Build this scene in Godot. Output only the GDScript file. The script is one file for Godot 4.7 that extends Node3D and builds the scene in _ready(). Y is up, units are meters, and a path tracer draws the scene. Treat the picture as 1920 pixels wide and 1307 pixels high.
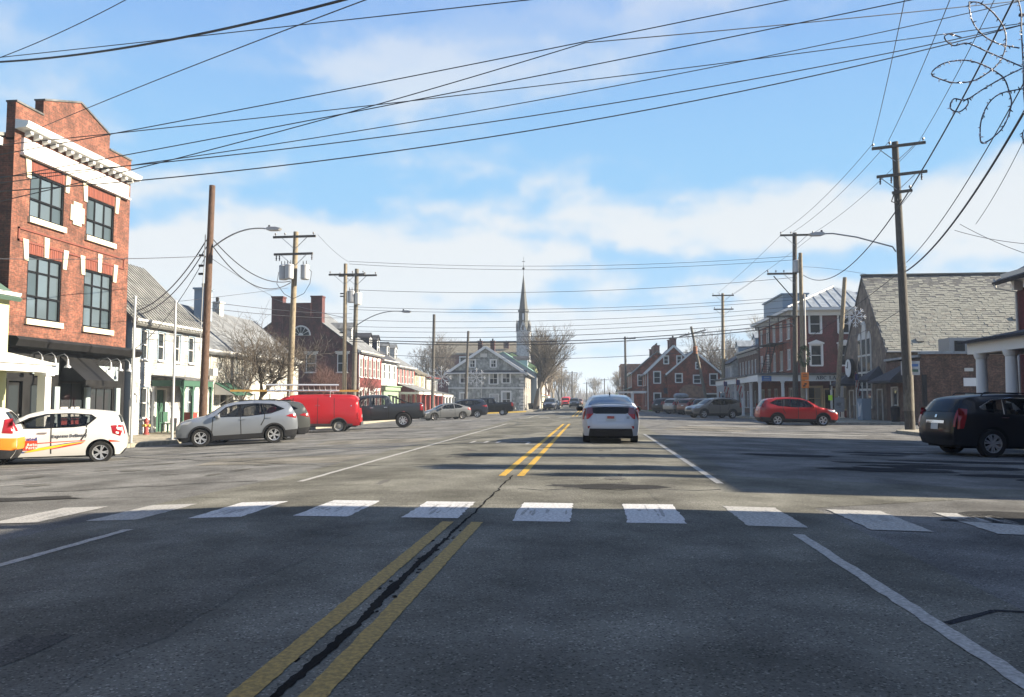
extends Node3D

const EXPO := 3.7
var M := {}
var used := {}
var rng := RandomNumberGenerator.new()

# ---------------------------------------------------------------- geometry collector
class G:
	var v := PackedVector3Array()
	var n := PackedVector3Array()
	var uv := PackedVector2Array()
	var T := Transform3D()
	func tri3(a: Vector3, b: Vector3, c: Vector3, na: Vector3, nb: Vector3, nc: Vector3):
		var g = (b - a).cross(c - a)
		if g.length_squared() < 1e-14:
			return
		a = T * a; b = T * b; c = T * c
		var q = T.basis.orthonormalized()
		na = q * na; nb = q * nb; nc = q * nc
		if (b - a).cross(c - a).dot(na + nb + nc) < 0.0:
			v.append_array([a, b, c]); n.append_array([na, nb, nc])
		else:
			v.append_array([a, c, b]); n.append_array([na, nc, nb])
	func tri(a: Vector3, b: Vector3, c: Vector3):   # counter-clockwise seen from its front
		var g = (b - a).cross(c - a).normalized()
		tri3(a, b, c, g, g, g)
	func quad(a: Vector3, b: Vector3, c: Vector3, d: Vector3):
		tri(a, b, c); tri(a, c, d)
	func box(c: Vector3, s: Vector3):
		var h = s * 0.5
		for ax in 3:
			for sg in [-1.0, 1.0]:
				var nn = Vector3(); nn[ax] = sg
				var u = Vector3(); u[(ax + 1) % 3] = h[(ax + 1) % 3]
				var w = Vector3(); w[(ax + 2) % 3] = h[(ax + 2) % 3]
				var o = c + nn * h[ax]
				if sg > 0: quad(o - u - w, o + u - w, o + u + w, o - u + w)
				else: quad(o - u - w, o - u + w, o + u + w, o + u - w)
	func bar(a: Vector3, b: Vector3, w: float, h: float, upv := Vector3.UP):   # square bar from a to b
		var d = b - a
		var l = d.length()
		if absf(d.normalized().dot(upv)) > 0.99: upv = Vector3.RIGHT
		var z = d / l
		var x = upv.cross(z).normalized()
		var y = z.cross(x)
		var keep = T
		T = keep * Transform3D(Basis(x, y, z), (a + b) * 0.5)
		box(Vector3(), Vector3(w, h, l))
		T = keep
	func cyl(a: Vector3, b: Vector3, ra: float, rb: float, k := 8, caps := true):
		var z = (b - a).normalized()
		var x = (Vector3.UP if absf(z.y) < 0.9 else Vector3.RIGHT).cross(z).normalized()
		var y = z.cross(x)
		for i in k:
			var p = TAU * i / k; var q = TAU * (i + 1) / k
			var d0 = x * cos(p) + y * sin(p); var d1 = x * cos(q) + y * sin(q)
			tri3(a + d0 * ra, a + d1 * ra, b + d1 * rb, d0, d1, d1)
			tri3(a + d0 * ra, b + d1 * rb, b + d0 * rb, d0, d1, d0)
			if caps:
				tri3(a, a + d1 * ra, a + d0 * ra, -z, -z, -z)
				tri3(b, b + d0 * rb, b + d1 * rb, z, z, z)
	func tube(p: Array, r: float, k := 5):
		var rings = []
		for i in p.size():
			var z = (p[mini(i + 1, p.size() - 1)] - p[maxi(i - 1, 0)]).normalized()
			var x = (Vector3.UP if absf(z.y) < 0.9 else Vector3.RIGHT).cross(z).normalized()
			var y = z.cross(x)
			var ring = []
			for j in k: ring.append(x * cos(TAU * j / k) + y * sin(TAU * j / k))
			rings.append(ring)
		for i in p.size() - 1:
			for j in k:
				var d0 = rings[i][j]; var d1 = rings[i][(j + 1) % k]; var e0 = rings[i + 1][j]; var e1 = rings[i + 1][(j + 1) % k]
				tri3(p[i] + d0 * r, p[i] + d1 * r, p[i + 1] + e1 * r, d0, d1, e1)
				tri3(p[i] + d0 * r, p[i + 1] + e1 * r, p[i + 1] + e0 * r, d0, e1, e0)
	func lathe(pr: Array, k := 16):   # profile of Vector2(radius, y) turned about y
		for i in pr.size() - 1:
			var a = pr[i]; var b = pr[i + 1]
			var t = (b - a).normalized()
			var nr = Vector2(t.y, -t.x)
			for j in k:
				var p = TAU * j / k; var q = TAU * (j + 1) / k
				var c0 = Vector3(cos(p), 0, sin(p)); var c1 = Vector3(cos(q), 0, sin(q))
				var n0 = c0 * nr.x + Vector3(0, nr.y, 0); var n1 = c1 * nr.x + Vector3(0, nr.y, 0)
				tri3(c0 * a.x + Vector3(0, a.y, 0), c1 * a.x + Vector3(0, a.y, 0), c1 * b.x + Vector3(0, b.y, 0), n0, n1, n1)
				tri3(c0 * a.x + Vector3(0, a.y, 0), c1 * b.x + Vector3(0, b.y, 0), c0 * b.x + Vector3(0, b.y, 0), n0, n1, n0)
	func flat(poly: PackedVector2Array, z: float, back := false):   # polygon in the xy plane
		var ix = Geometry2D.triangulate_polygon(poly)
		var nn = Vector3(0, 0, -1 if back else 1)
		for i in range(0, ix.size(), 3):
			var a = poly[ix[i]]; var b = poly[ix[i + 1]]; var c = poly[ix[i + 2]]
			tri3(Vector3(a.x, a.y, z), Vector3(b.x, b.y, z), Vector3(c.x, c.y, z), nn, nn, nn)
	func prism(poly: PackedVector2Array, z0: float, z1: float):   # xy polygon thickened from z0 to z1
		flat(poly, z1); flat(poly, z0, true)
		var ccw = not Geometry2D.is_polygon_clockwise(poly)
		for i in poly.size():
			var a = poly[i]; var b = poly[(i + 1) % poly.size()]
			if ccw: quad(Vector3(a.x, a.y, z0), Vector3(b.x, b.y, z0), Vector3(b.x, b.y, z1), Vector3(a.x, a.y, z1))
			else: quad(Vector3(a.x, a.y, z1), Vector3(b.x, b.y, z1), Vector3(b.x, b.y, z0), Vector3(a.x, a.y, z0))
	func slab(a: Vector3, b: Vector3, c: Vector3, d: Vector3, th: float):   # ccw from above, thickness below
		var o = -(b - a).cross(d - a).normalized() * th
		quad(a, b, c, d); quad(d + o, c + o, b + o, a + o)
		var p = [a, b, c, d]
		for i in 4:
			var e = p[i]; var f = p[(i + 1) % 4]
			quad(e + o, f + o, f, e)
	func mesh() -> ArrayMesh:
		var m = ArrayMesh.new()
		if v.is_empty(): return m
		var a = []
		a.resize(Mesh.ARRAY_MAX)
		a[Mesh.ARRAY_VERTEX] = v; a[Mesh.ARRAY_NORMAL] = n
		if uv.size() == v.size(): a[Mesh.ARRAY_TEX_UV] = uv
		m.add_surface_from_arrays(Mesh.PRIMITIVE_TRIANGLES, a)
		return m

# ---------------------------------------------------------------- nodes
func numbered(s: String) -> String:
	used[s] = used.get(s, 0) + 1
	return s if used[s] == 1 else "%s_%03d" % [s, used[s] - 1]

func thing(nm: String, label: String, cat: String, at := Vector3(), turn := 0.0, group := "") -> Node3D:
	var o := Node3D.new()
	o.name = numbered(nm)
	add_child(o, true)
	o.position = at; o.rotation.y = turn
	return tag(o, label, cat, group)

func tag(o, label: String, cat: String, group := ""):
	o.set_meta("label", label); o.set_meta("category", cat)
	if group != "": o.set_meta("group", group)
	return o

func part(nm: String, g, mat: Material, par: Node, xf := Transform3D()) -> MeshInstance3D:
	var o := MeshInstance3D.new()
	o.name = nm
	o.mesh = g if g is Mesh else g.mesh()
	o.material_override = mat
	o.transform = xf
	par.add_child(o, true)
	return o

func solo(nm: String, g, mat: Material, label: String, cat: String, group := "", at := Vector3()) -> MeshInstance3D:
	var o = part(numbered(nm), g, mat, self, Transform3D(Basis(), at))
	return tag(o, label, cat, group)

func struct(nm: String, g, mat: Material) -> MeshInstance3D:
	var o = part(numbered(nm), g, mat, self)
	o.set_meta("kind", "structure")
	return o

func stuffed(o): o.set_meta("kind", "stuff"); return o

# ---------------------------------------------------------------- materials
func lin(r: float, g: float, b: float) -> Color: return Color(r * 0.84, g * 0.84, b * 0.84).linear_to_srgb()

func mk(nm: String, c: Color, rough := 0.8, met := 0.0) -> StandardMaterial3D:
	var m := StandardMaterial3D.new()
	m.resource_name = nm
	m.albedo_color = c; m.roughness = rough; m.metallic = met
	M[nm] = m
	return m

func tex(m: StandardMaterial3D, alb: Texture2D, nrm: Texture2D, scale: float, ns := 1.0):
	m.uv1_triplanar = true; m.uv1_world_triplanar = true
	m.uv1_scale = Vector3.ONE * scale
	m.uv1_triplanar_sharpness = 6.0
	if alb: m.albedo_texture = alb
	if nrm:
		m.normal_enabled = true; m.normal_texture = nrm; m.normal_scale = ns

func noise_img(w: int, freq: float, sd: int, oct := 4, lo := 0.0, hi := 1.0, gain := 0.5) -> Image:   # grey, seamless, lo..hi (as sRGB values)
	var f := FastNoiseLite.new()
	f.seed = sd; f.frequency = freq; f.fractal_octaves = oct; f.fractal_gain = gain; f.noise_type = FastNoiseLite.TYPE_SIMPLEX
	var im := f.get_seamless_image(w, w)
	im.convert(Image.FORMAT_RGB8)
	if lo != 0.0 or hi != 1.0:
		var d := im.get_data()
		for i in d.size(): d[i] = int(clampf(lo + (hi - lo) * d[i] / 255.0, 0, 1) * 255)
		im = Image.create_from_data(w, w, false, Image.FORMAT_RGB8, d)
	return im

func itex(im: Image) -> ImageTexture: return ImageTexture.create_from_image(im)

func ntex(im: Image, s := 4.0) -> ImageTexture:
	var k: Image = im.duplicate()
	k.convert(Image.FORMAT_RGBA8)
	k.bump_map_to_normal_map(s)
	return itex(k)

func brick_images(bc: Color, mc: Color, vary: float, sd: int) -> Array:   # 10 x 32 bricks, fine enough to be grain at this distance
	var r := RandomNumberGenerator.new(); r.seed = sd
	var W := 640; var H := 640
	var nz := noise_img(W, 0.02, sd, 4)
	var im := Image.create(W, H, false, Image.FORMAT_RGB8)
	var hm := Image.create(W, H, false, Image.FORMAT_RGB8)
	im.fill(mc); hm.fill(Color(0.35, 0.35, 0.35))
	for row in 32:
		for col in 11:
			var k = 1.0 + r.randf_range(-vary, vary)
			var warm = r.randf_range(-0.06, 0.06) * vary * 4.0
			var c = Color(bc.r * k + warm * 0.3, bc.g * k, bc.b * k - warm * 0.1)
			var x = col * 64 - (32 if row % 2 else 0)
			im.fill_rect(Rect2i(x + 2, row * 20 + 2, 61, 17), c)
			var hh = r.randf_range(0.62, 0.75)
			hm.fill_rect(Rect2i(x + 2, row * 20 + 2, 61, 17), Color(hh, hh, hh))
	for y in H:
		for x in W:
			var s = 0.8 + 0.4 * nz.get_pixel(x, y).r
			im.set_pixel(x, y, im.get_pixel(x, y) * s)
	return [itex(im), ntex(hm, 3.0)]

# ---------------------------------------------------------------- the scene
func materials():
	mk("white", lin(0.74, 0.74, 0.72), 0.6); mk("white_old", lin(0.62, 0.61, 0.57), 0.75); mk("white_gloss", lin(0.8, 0.8, 0.8), 0.3)
	mk("cream", lin(0.62, 0.55, 0.4), 0.8); mk("tan", lin(0.45, 0.34, 0.22), 0.85); mk("pale_stone", lin(0.60, 0.54, 0.40), 0.85); mk("dark", lin(0.02, 0.02, 0.022), 0.6)
	mk("black", lin(0.006, 0.006, 0.006), 0.8); mk("gloss_black", lin(0.01, 0.01, 0.011), 0.12); mk("plastic", lin(0.022, 0.022, 0.024), 0.55); mk("dusty", lin(0.10, 0.06, 0.06), 0.7)
	mk("seam", lin(0.02, 0.02, 0.02), 0.9); mk("rubber", lin(0.018, 0.018, 0.018), 0.8); mk("alloy", lin(0.62, 0.63, 0.65), 0.3, 0.75); mk("dark_alloy", lin(0.12, 0.12, 0.13), 0.35, 0.6); mk("steel_grey", lin(0.3, 0.29, 0.27), 0.45, 0.5)
	mk("chrome", lin(0.75, 0.76, 0.78), 0.12, 0.95); mk("metal", lin(0.3, 0.31, 0.32), 0.5, 0.4); mk("lamp_grey", lin(0.42, 0.43, 0.44), 0.5, 0.2)
	mk("glass", lin(0.03, 0.036, 0.04), 0.04); mk("glass_blue", lin(0.19, 0.25, 0.29), 0.06, 0.55); mk("glass_blue_mid", lin(0.15, 0.195, 0.225), 0.06, 0.5); mk("glass_blue_dark", lin(0.09, 0.125, 0.145), 0.06, 0.45); mk("glass_curtain", lin(0.34, 0.36, 0.36), 0.15)
	mk("car_glass", lin(0.012, 0.015, 0.017), 0.03); mk("seat", lin(0.05, 0.05, 0.052), 0.9); mk("prius_glass", lin(0.06, 0.085, 0.12), 0.08, 0.3)
	mk("headlight", lin(0.45, 0.47, 0.5), 0.1, 0.4); mk("taillight", lin(0.24, 0.012, 0.016), 0.1); mk("taillight_lit", lin(0.42, 0.02, 0.02), 0.12); mk("taillight_clear", lin(0.20, 0.08, 0.09), 0.12, 0.2)
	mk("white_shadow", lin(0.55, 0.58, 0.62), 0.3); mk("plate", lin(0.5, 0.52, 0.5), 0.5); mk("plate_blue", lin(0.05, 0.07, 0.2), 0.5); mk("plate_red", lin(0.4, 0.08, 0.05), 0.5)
	mk("wire", lin(0.028, 0.028, 0.036), 0.6); mk("porcelain", lin(0.09, 0.085, 0.09), 0.35); mk("tinsel", lin(0.75, 0.76, 0.78), 0.4, 0.3); mk("bulb", lin(0.9, 0.9, 0.95), 0.15, 0.2); mk("ornament_wire", lin(0.11, 0.10, 0.125), 0.6)
	mk("red_arch", lin(0.20, 0.055, 0.035), 0.85); mk("red_arch2", lin(0.16, 0.045, 0.03), 0.85); mk("roof_steeple", lin(0.045, 0.05, 0.045), 0.7)
	mk("green_trim", lin(0.035, 0.10, 0.065), 0.6); mk("green_pale", lin(0.24, 0.34, 0.22), 0.75); mk("green_roof", lin(0.06, 0.11, 0.085), 0.8); mk("green_copper", lin(0.20, 0.34, 0.28), 0.7); mk("siding_yellow", lin(0.5, 0.52, 0.28), 0.8)
	mk("red_paint", lin(0.24, 0.035, 0.03), 0.6); mk("blue_grey", lin(0.24, 0.31, 0.38), 0.7); mk("grey_panel", lin(0.3, 0.36, 0.38), 0.7); mk("sign_blue", lin(0.04, 0.13, 0.36), 0.5); mk("store_black", lin(0.02, 0.02, 0.021), 0.55)
	mk("orange", lin(0.75, 0.19, 0.01), 0.5); mk("lime", lin(0.42, 0.75, 0.02), 0.5); mk("yellow_sign", lin(0.75, 0.55, 0.03), 0.4); mk("amber", lin(0.6, 0.4, 0.08), 0.6); mk("livery_red", lin(0.65, 0.05, 0.02), 0.35); mk("livery_blue", lin(0.03, 0.04, 0.2), 0.35); mk("flag_red", lin(0.4, 0.03, 0.035), 0.8); mk("flag_blue", lin(0.02, 0.025, 0.12), 0.8); mk("rust", lin(0.22, 0.09, 0.045), 0.8)
	mk("wood", lin(0.3, 0.2, 0.09), 0.8); mk("ladder_wood", lin(0.5, 0.3, 0.08), 0.7); mk("alu", lin(0.55, 0.56, 0.57), 0.4, 0.5); mk("wreath", lin(0.025, 0.05, 0.025), 0.9); mk("letter_dark", lin(0.05, 0.05, 0.06), 0.7)
	var pg = mk("car_pane", Color(0.03, 0.036, 0.04, 0.5), 0.03); pg.transparency = BaseMaterial3D.TRANSPARENCY_ALPHA; pg.metallic_specular = 0.35
	# paints of the cars
	for k in [["paint_white", 0.56, 0.56, 0.54, 0.0], ["paint_silver", 0.29, 0.315, 0.35, 0.65], ["paint_grey", 0.10, 0.105, 0.10, 0.5], ["paint_slate", 0.045, 0.05, 0.055, 0.4], ["paint_red_van", 0.47, 0.016, 0.022, 0.0], ["paint_red", 0.36, 0.018, 0.02, 0.2], ["paint_black", 0.008, 0.008, 0.01, 0.0], ["paint_taupe", 0.20, 0.18, 0.16, 0.45], ["paint_coupe", 0.13, 0.135, 0.14, 0.5], ["paint_navy", 0.02, 0.025, 0.04, 0.2], ["paint_pearl", 0.52, 0.55, 0.60, 0.1], ["paint_copper", 0.2, 0.09, 0.06, 0.3], ["paint_beige", 0.33, 0.31, 0.27, 0.4]]:
		var m = mk(k[0], lin(k[1], k[2], k[3]), 0.35, k[4])
		m.metallic_specular = 0.3; m.clearcoat_enabled = true; m.clearcoat = 0.55; m.clearcoat_roughness = 0.06
	for k in ["car_glass", "gloss_black", "plastic", "black", "rubber", "dark", "store_black", "glass"]: M[k].metallic_specular = 0.3
	M["paint_black"].clearcoat = 0.3
	# walls
	var br = brick_images(Color(0.475, 0.275, 0.22), Color(0.50, 0.41, 0.34), 0.14, 3)
	tex(mk("brick", Color(0.95, 0.94, 0.92), 0.85), br[0], br[1], 1 / 2.3, 0.7)
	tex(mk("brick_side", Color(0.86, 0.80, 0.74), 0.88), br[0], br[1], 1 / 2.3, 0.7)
	var bb = brick_images(Color(0.45, 0.35, 0.305), Color(0.47, 0.43, 0.38), 0.13, 8)
	tex(mk("brick_brown", Color(0.90, 0.86, 0.84), 0.88), bb[0], bb[1], 1 / 2.3, 0.8)
	tex(mk("brick_house", Color(1.16, 0.80, 0.70), 0.88), bb[0], bb[1], 1 / 2.3, 0.8)
	var bp = brick_images(Color(0.62, 0.62, 0.62), Color(0.52, 0.52, 0.52), 0.07, 5)
	tex(mk("brick_maroon", Color(0.60, 0.34, 0.33), 0.7), bp[0], bp[1], 1 / 2.3, 0.7)
	tex(mk("brick_red", Color(0.72, 0.30, 0.29), 0.7), bp[0], bp[1], 1 / 2.3, 0.7)
	tex(mk("brick_laundry", Color(0.66, 0.28, 0.31), 0.7), bp[0], bp[1], 1 / 2.3, 0.7)
	tex(mk("brick_white", Color(1.26, 1.25, 1.20), 0.8), bp[0], bp[1], 1 / 2.3, 0.9)
	var nz = noise_img(256, 0.03, 11, 5)
	var nn = ntex(nz, 3.0)
	var mott = itex(noise_img(256, 0.012, 12, 5, 0.72, 1.0))
	var fine = itex(noise_img(256, 0.09, 13, 4, 0.6, 1.0, 0.7))
	for k in [["stucco_grey", 0.60, 0.62, 0.58, 0.9], ["stone_brown", 0.34, 0.27, 0.215, 0.9], ["stone_grey", 0.33, 0.31, 0.28, 0.9], ["stucco_tan", 0.36, 0.21, 0.14, 0.9], ["clap_white", 0.74, 0.75, 0.74, 0.6], ["wall_grey_white", 0.55, 0.56, 0.56, 0.75], ["wall_dark", 0.05, 0.05, 0.055, 0.9]]:
		tex(mk(k[0], lin(k[1], k[2], k[3]), k[4]), mott, nn, 0.5, 0.3)
	for k in [["roof_metal", 0.36, 0.365, 0.35, 0.6], ["roof_metal_pale", 0.34, 0.38, 0.42, 0.5], ["roof_slate", 0.28, 0.295, 0.31, 0.8], ["roof_dark", 0.045, 0.047, 0.06, 0.85], ["roof_brown", 0.17, 0.15, 0.11, 0.9], ["roof_grey", 0.19, 0.19, 0.19, 0.85]]:
		tex(mk(k[0], lin(k[1], k[2], k[3]), k[4]), mott, nn, 0.35, 0.3)
	for i in 5:
		var k = [[0.40, 0.40, 0.345], [0.33, 0.33, 0.29], [0.46, 0.45, 0.385], [0.37, 0.35, 0.30], [0.27, 0.27, 0.245]][i]
		tex(mk("shingle_%s" % ["pale", "mid", "light", "warm", "dark"][i], lin(k[0], k[1], k[2]), 0.9), fine, nn, 1.2, 0.6)
	# wood of the poles, with vertical streaks
	var st = noise_img(256, 0.06, 21, 4, 0.55, 1.0)
	var streak = itex(st)
	for k in [["pole_brown", 0.15, 0.085, 0.055], ["pole_tan", 0.40, 0.33, 0.225], ["pole_grey", 0.24, 0.22, 0.18], ["pole_dark", 0.13, 0.12, 0.105], ["arm_wood", 0.16, 0.14, 0.12]]:
		var m = mk(k[0], lin(k[1], k[2], k[3]), 0.9)
		tex(m, streak, nn, 1.0, 0.4)
		m.uv1_scale = Vector3(2.2, 0.16, 2.2)
	for k in [["bark", 0.16, 0.13, 0.10], ["bark_pale", 0.36, 0.31, 0.24], ["bark_dark", 0.09, 0.07, 0.055], ["twig_rust", 0.15, 0.07, 0.055], ["twig_tan", 0.30, 0.25, 0.19]]: tex(mk(k[0], lin(k[1], k[2], k[3]), 0.9), fine, nn, 0.8, 0.5)
	var grime = itex(noise_img(512, 0.009, 61, 6, 0.62, 1.06, 0.62))
	for k in ["brick", "brick_side", "brick_brown", "brick_house", "brick_maroon", "brick_red", "brick_laundry", "brick_white", "stucco_grey", "stone_brown", "clap_white", "roof_metal", "roof_slate", "roof_grey", "store_black", "walk", "walk2", "walk3", "kerb"]:
		var m = M.get(k)
		if m == null: continue
		m.detail_enabled = true; m.detail_albedo = grime; m.detail_blend_mode = BaseMaterial3D.BLEND_MODE_MUL
		m.detail_uv_layer = BaseMaterial3D.DETAIL_UV_2; m.uv2_triplanar = true; m.uv2_world_triplanar = true; m.uv2_scale = Vector3(0.21, 0.13, 0.21)
	# asphalt
	var cell = FastNoiseLite.new(); cell.seed = 4; cell.noise_type = FastNoiseLite.TYPE_CELLULAR; cell.frequency = 0.11; cell.cellular_return_type = FastNoiseLite.RETURN_CELL_VALUE; cell.fractal_type = FastNoiseLite.FRACTAL_NONE
	var ci = cell.get_seamless_image(768, 768); ci.convert(Image.FORMAT_L8)
	var fi = noise_img(768, 0.35, 6, 2); fi.convert(Image.FORMAT_L8)
	var cd = ci.get_data(); var fd = fi.get_data()
	var ad = PackedByteArray(); ad.resize(768 * 768 * 3); var hd = PackedByteArray(); hd.resize(768 * 768 * 3)
	for i in cd.size():
		var cv = cd[i] / 255.0; var fv = fd[i] / 255.0
		var a = 0.60 + 0.11 * (cv - 0.5) + 0.30 * (fv - 0.5)
		if cv > 0.95: a += 0.13
		elif cv < 0.08: a -= 0.1
		var b = int(clampf(a, 0.05, 1.0) * 255)
		var h = int(clampf(0.5 + 0.5 * (cv - 0.5) + 0.4 * (fv - 0.5), 0, 1) * 255)
		for j in 3: ad[i * 3 + j] = b; hd[i * 3 + j] = h
	var at = itex(Image.create_from_data(768, 768, false, Image.FORMAT_RGB8, ad))
	var an = ntex(Image.create_from_data(768, 768, false, Image.FORMAT_RGB8, hd), 5.0)
	var big = itex(noise_img(512, 0.011, 31, 6, 0.68, 1.06, 0.6))
	for k in [["asphalt", 0.60, 0.595, 0.575], ["asphalt_warm", 0.60, 0.59, 0.515], ["asphalt_pale", 0.70, 0.665, 0.585], ["asphalt_dark", 0.2, 0.2, 0.2], ["tar", 0.13, 0.135, 0.15], ["asphalt_worn", 0.565, 0.555, 0.49], ["asphalt_oily", 0.42, 0.41, 0.38], ["crack", 0.055, 0.055, 0.055]]:
		var m = mk(k[0], lin(k[1], k[2], k[3]), 0.82)
		tex(m, at, an, 1 / 0.95, 0.6)
		m.metallic_specular = 0.15; m.roughness = 0.95
		m.detail_enabled = true; m.detail_albedo = big; m.detail_blend_mode = BaseMaterial3D.BLEND_MODE_MUL
		m.detail_uv_layer = BaseMaterial3D.DETAIL_UV_2; m.uv2_triplanar = true; m.uv2_world_triplanar = true; m.uv2_scale = Vector3(0.07, 0.07, 0.07)
	for k in [["yellow", 0.43, 0.285, 0.06], ["yellow_fresh", 0.72, 0.43, 0.03], ["white_paint", 0.74, 0.74, 0.74], ["white_worn", 0.52, 0.51, 0.48], ["white_thin", 0.44, 0.44, 0.43], ["yellow_kerb", 0.7, 0.48, 0.08]]: tex(mk(k[0], lin(k[1], k[2], k[3]), 0.75), fine, an, 1 / 1.3, 0.5)
	for k in [["walk", 0.42, 0.38, 0.29], ["walk2", 0.38, 0.345, 0.27], ["walk3", 0.46, 0.41, 0.31], ["kerb", 0.36, 0.33, 0.26], ["grout", 0.12, 0.11, 0.10], ["field", 0.11, 0.10, 0.06]]: tex(mk(k[0], lin(k[1], k[2], k[3]), 0.9), mott, nn, 0.8, 0.4)
	mk("grass", lin(0.10, 0.2, 0.03), 0.9)
	tex(mk("hill", lin(0.13, 0.10, 0.085), 1.0), mott, nn, 0.05, 0.2)

func _ready():
	rng.seed = 20
	var cam = Camera3D.new(); cam.name = "camera"
	cam.position = Vector3(0, 1.32, 0); cam.rotation_degrees = Vector3(3.698, 5.725, 0); cam.fov = 47.279; cam.near = 0.1; cam.far = 4000
	add_child(cam); cam.current = true
	var we = WorldEnvironment.new(); we.name = "world_environment"
	var env = Environment.new()
	env.background_mode = Environment.BG_SKY; env.sky = build_sky()
	env.tonemap_mode = Environment.TONE_MAPPER_LINEAR; env.tonemap_exposure = EXPO
	env.ssao_enabled = true; env.ssil_enabled = true; env.sdfgi_enabled = true
	env.fog_enabled = true; env.fog_density = 0.0006; env.fog_light_color = Color(0.82, 0.88, 0.95)
	we.environment = env; add_child(we)
	var sun = DirectionalLight3D.new(); sun.name = "sun"
	sun.light_energy = 1.6; sun.light_color = Color(1.0, 0.945, 0.85); sun.light_angular_distance = 0.5; sun.shadow_enabled = true
	sun.basis = Basis.looking_at(-Vector3(0.9055, 0.4226, -0.03))
	add_child(sun)
	materials()
	build_ground()
	left_buildings()
	far_buildings()
	right_buildings()
	trees()
	poles()
	build_wires()
	cars()
	small_things()

func win_of(cols := 1, glass := ["glass"], o := {}) -> Dictionary:
	var g = []
	for k in glass: g.append(M[k])
	var d = {"cols": cols, "glass": g}
	d.merge(o, true)
	return d

func seams(par: Node, w: float, d: float, eave: float, ridge: float, over: float, pitch: float, mat: Material, each := false, front_only := true):
	var s = (ridge - eave) / (d / 2)
	var g = G.new()
	var x = 0.0
	while x <= w:
		if each: g = G.new()
		g.bar(Vector3(x, eave - s * over + 0.02, over), Vector3(x, ridge + 0.02, -d / 2), 0.035, 0.05)
		if each: part("roof_seam", g, mat, par)
		x += pitch
	if not each: stuffed(part("roof_seams", g, mat, par))

func clapboards(par: Node, T: Transform3D, w: float, h: float, holes: Array, mat: Material, pitch := 0.13):
	var g = G.new()
	var v = 0.05
	while v < h - pitch:
		var cuts = [[0.0, w]]
		for k in holes:
			if v + pitch > k[1] - 0.08 and v < k[1] + k[3] + 0.1:
				var nx = []
				for c in cuts:
					if k[0] - 0.1 > c[0]: nx.append([c[0], minf(c[1], k[0] - 0.1)])
					if k[0] + k[2] + 0.1 < c[1]: nx.append([maxf(c[0], k[0] + k[2] + 0.1), c[1]])
				cuts = nx
		for c in cuts:
			if c[1] - c[0] < 0.02: continue
			g.quad(Vector3(c[0], v, 0.026), Vector3(c[1], v, 0.026), Vector3(c[1], v + pitch, 0.006), Vector3(c[0], v + pitch, 0.006))
			g.quad(Vector3(c[0], v, 0.002), Vector3(c[1], v, 0.002), Vector3(c[1], v, 0.026), Vector3(c[0], v, 0.026))
		v += pitch
	stuffed(part("clapboards", g, mat, par, T))

func porch(par: Node, x0: float, x1: float, out: float, h: float, posts: Array, roof: Material, trim: Material, post_mat: Material, pw := 0.14, rise := 0.5, deck := true):
	# a lean-to roof on the front wall of a house (local front at z = 0)
	var g = G.new()
	g.slab(Vector3(x0 - 0.15, h, out + 0.15), Vector3(x1 + 0.15, h, out + 0.15), Vector3(x1 + 0.15, h + rise, 0.02), Vector3(x0 - 0.15, h + rise, 0.02), 0.07)
	part("porch_roof", g, roof, par)
	g = G.new()
	g.box(Vector3((x0 + x1) / 2, h - 0.2, out), Vector3(x1 - x0 + 0.1, 0.26, 0.14)); g.box(Vector3(x0, h - 0.2, out / 2), Vector3(0.12, 0.26, out - 0.14)); g.box(Vector3(x1, h - 0.2, out / 2), Vector3(0.12, 0.26, out - 0.14))
	part("porch_beam", g, trim, par)
	for p in posts: post(par, Vector3(p, 0, out), h - 0.33, pw, post_mat, "porch_post")
	if deck:
		g = G.new(); g.box(Vector3((x0 + x1) / 2, 0.1, out / 2), Vector3(x1 - x0, 0.2, out)); part("porch_floor", g, M.walk2, par)

func dormer(par: Node, x: float, y: float, z: float, w: float, h: float, depth: float, wallm: Material, roofm: Material):
	# faces local +z
	var g = G.new()
	g.prism(PackedVector2Array([Vector2(-w / 2, 0), Vector2(w / 2, 0), Vector2(w / 2, h), Vector2(0, h + w * 0.42), Vector2(-w / 2, h)]), -depth, 0)
	var d = part("dormer", g, wallm, par, Transform3D(Basis(), Vector3(x, y, z)))
	g = G.new()
	for s in [-1.0, 1.0]:
		var a = Vector3(s * (w / 2 + 0.12), h - 0.08, 0.12); var b = Vector3(0, h + w * 0.42 + 0.03, 0.12)
		if s > 0: g.slab(a, a + Vector3(0, 0, -depth - 0.12), b + Vector3(0, 0, -depth - 0.12), b, 0.06)
		else: g.slab(b, b + Vector3(0, 0, -depth - 0.12), a + Vector3(0, 0, -depth - 0.12), a, 0.06)
	part("dormer_roof", g, roofm, d)
	g = G.new()
	g.box(Vector3(0, h * 0.5, 0.02), Vector3(w * 0.74, h * 0.92, 0.05)); part("dormer_frame", g, M.white, d)
	g = G.new()
	for k in [0.28, 0.72]: g.box(Vector3(0, h * k, 0.05), Vector3(w * 0.5, h * 0.36, 0.02))
	part("pane", g, M.glass, d)

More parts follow.
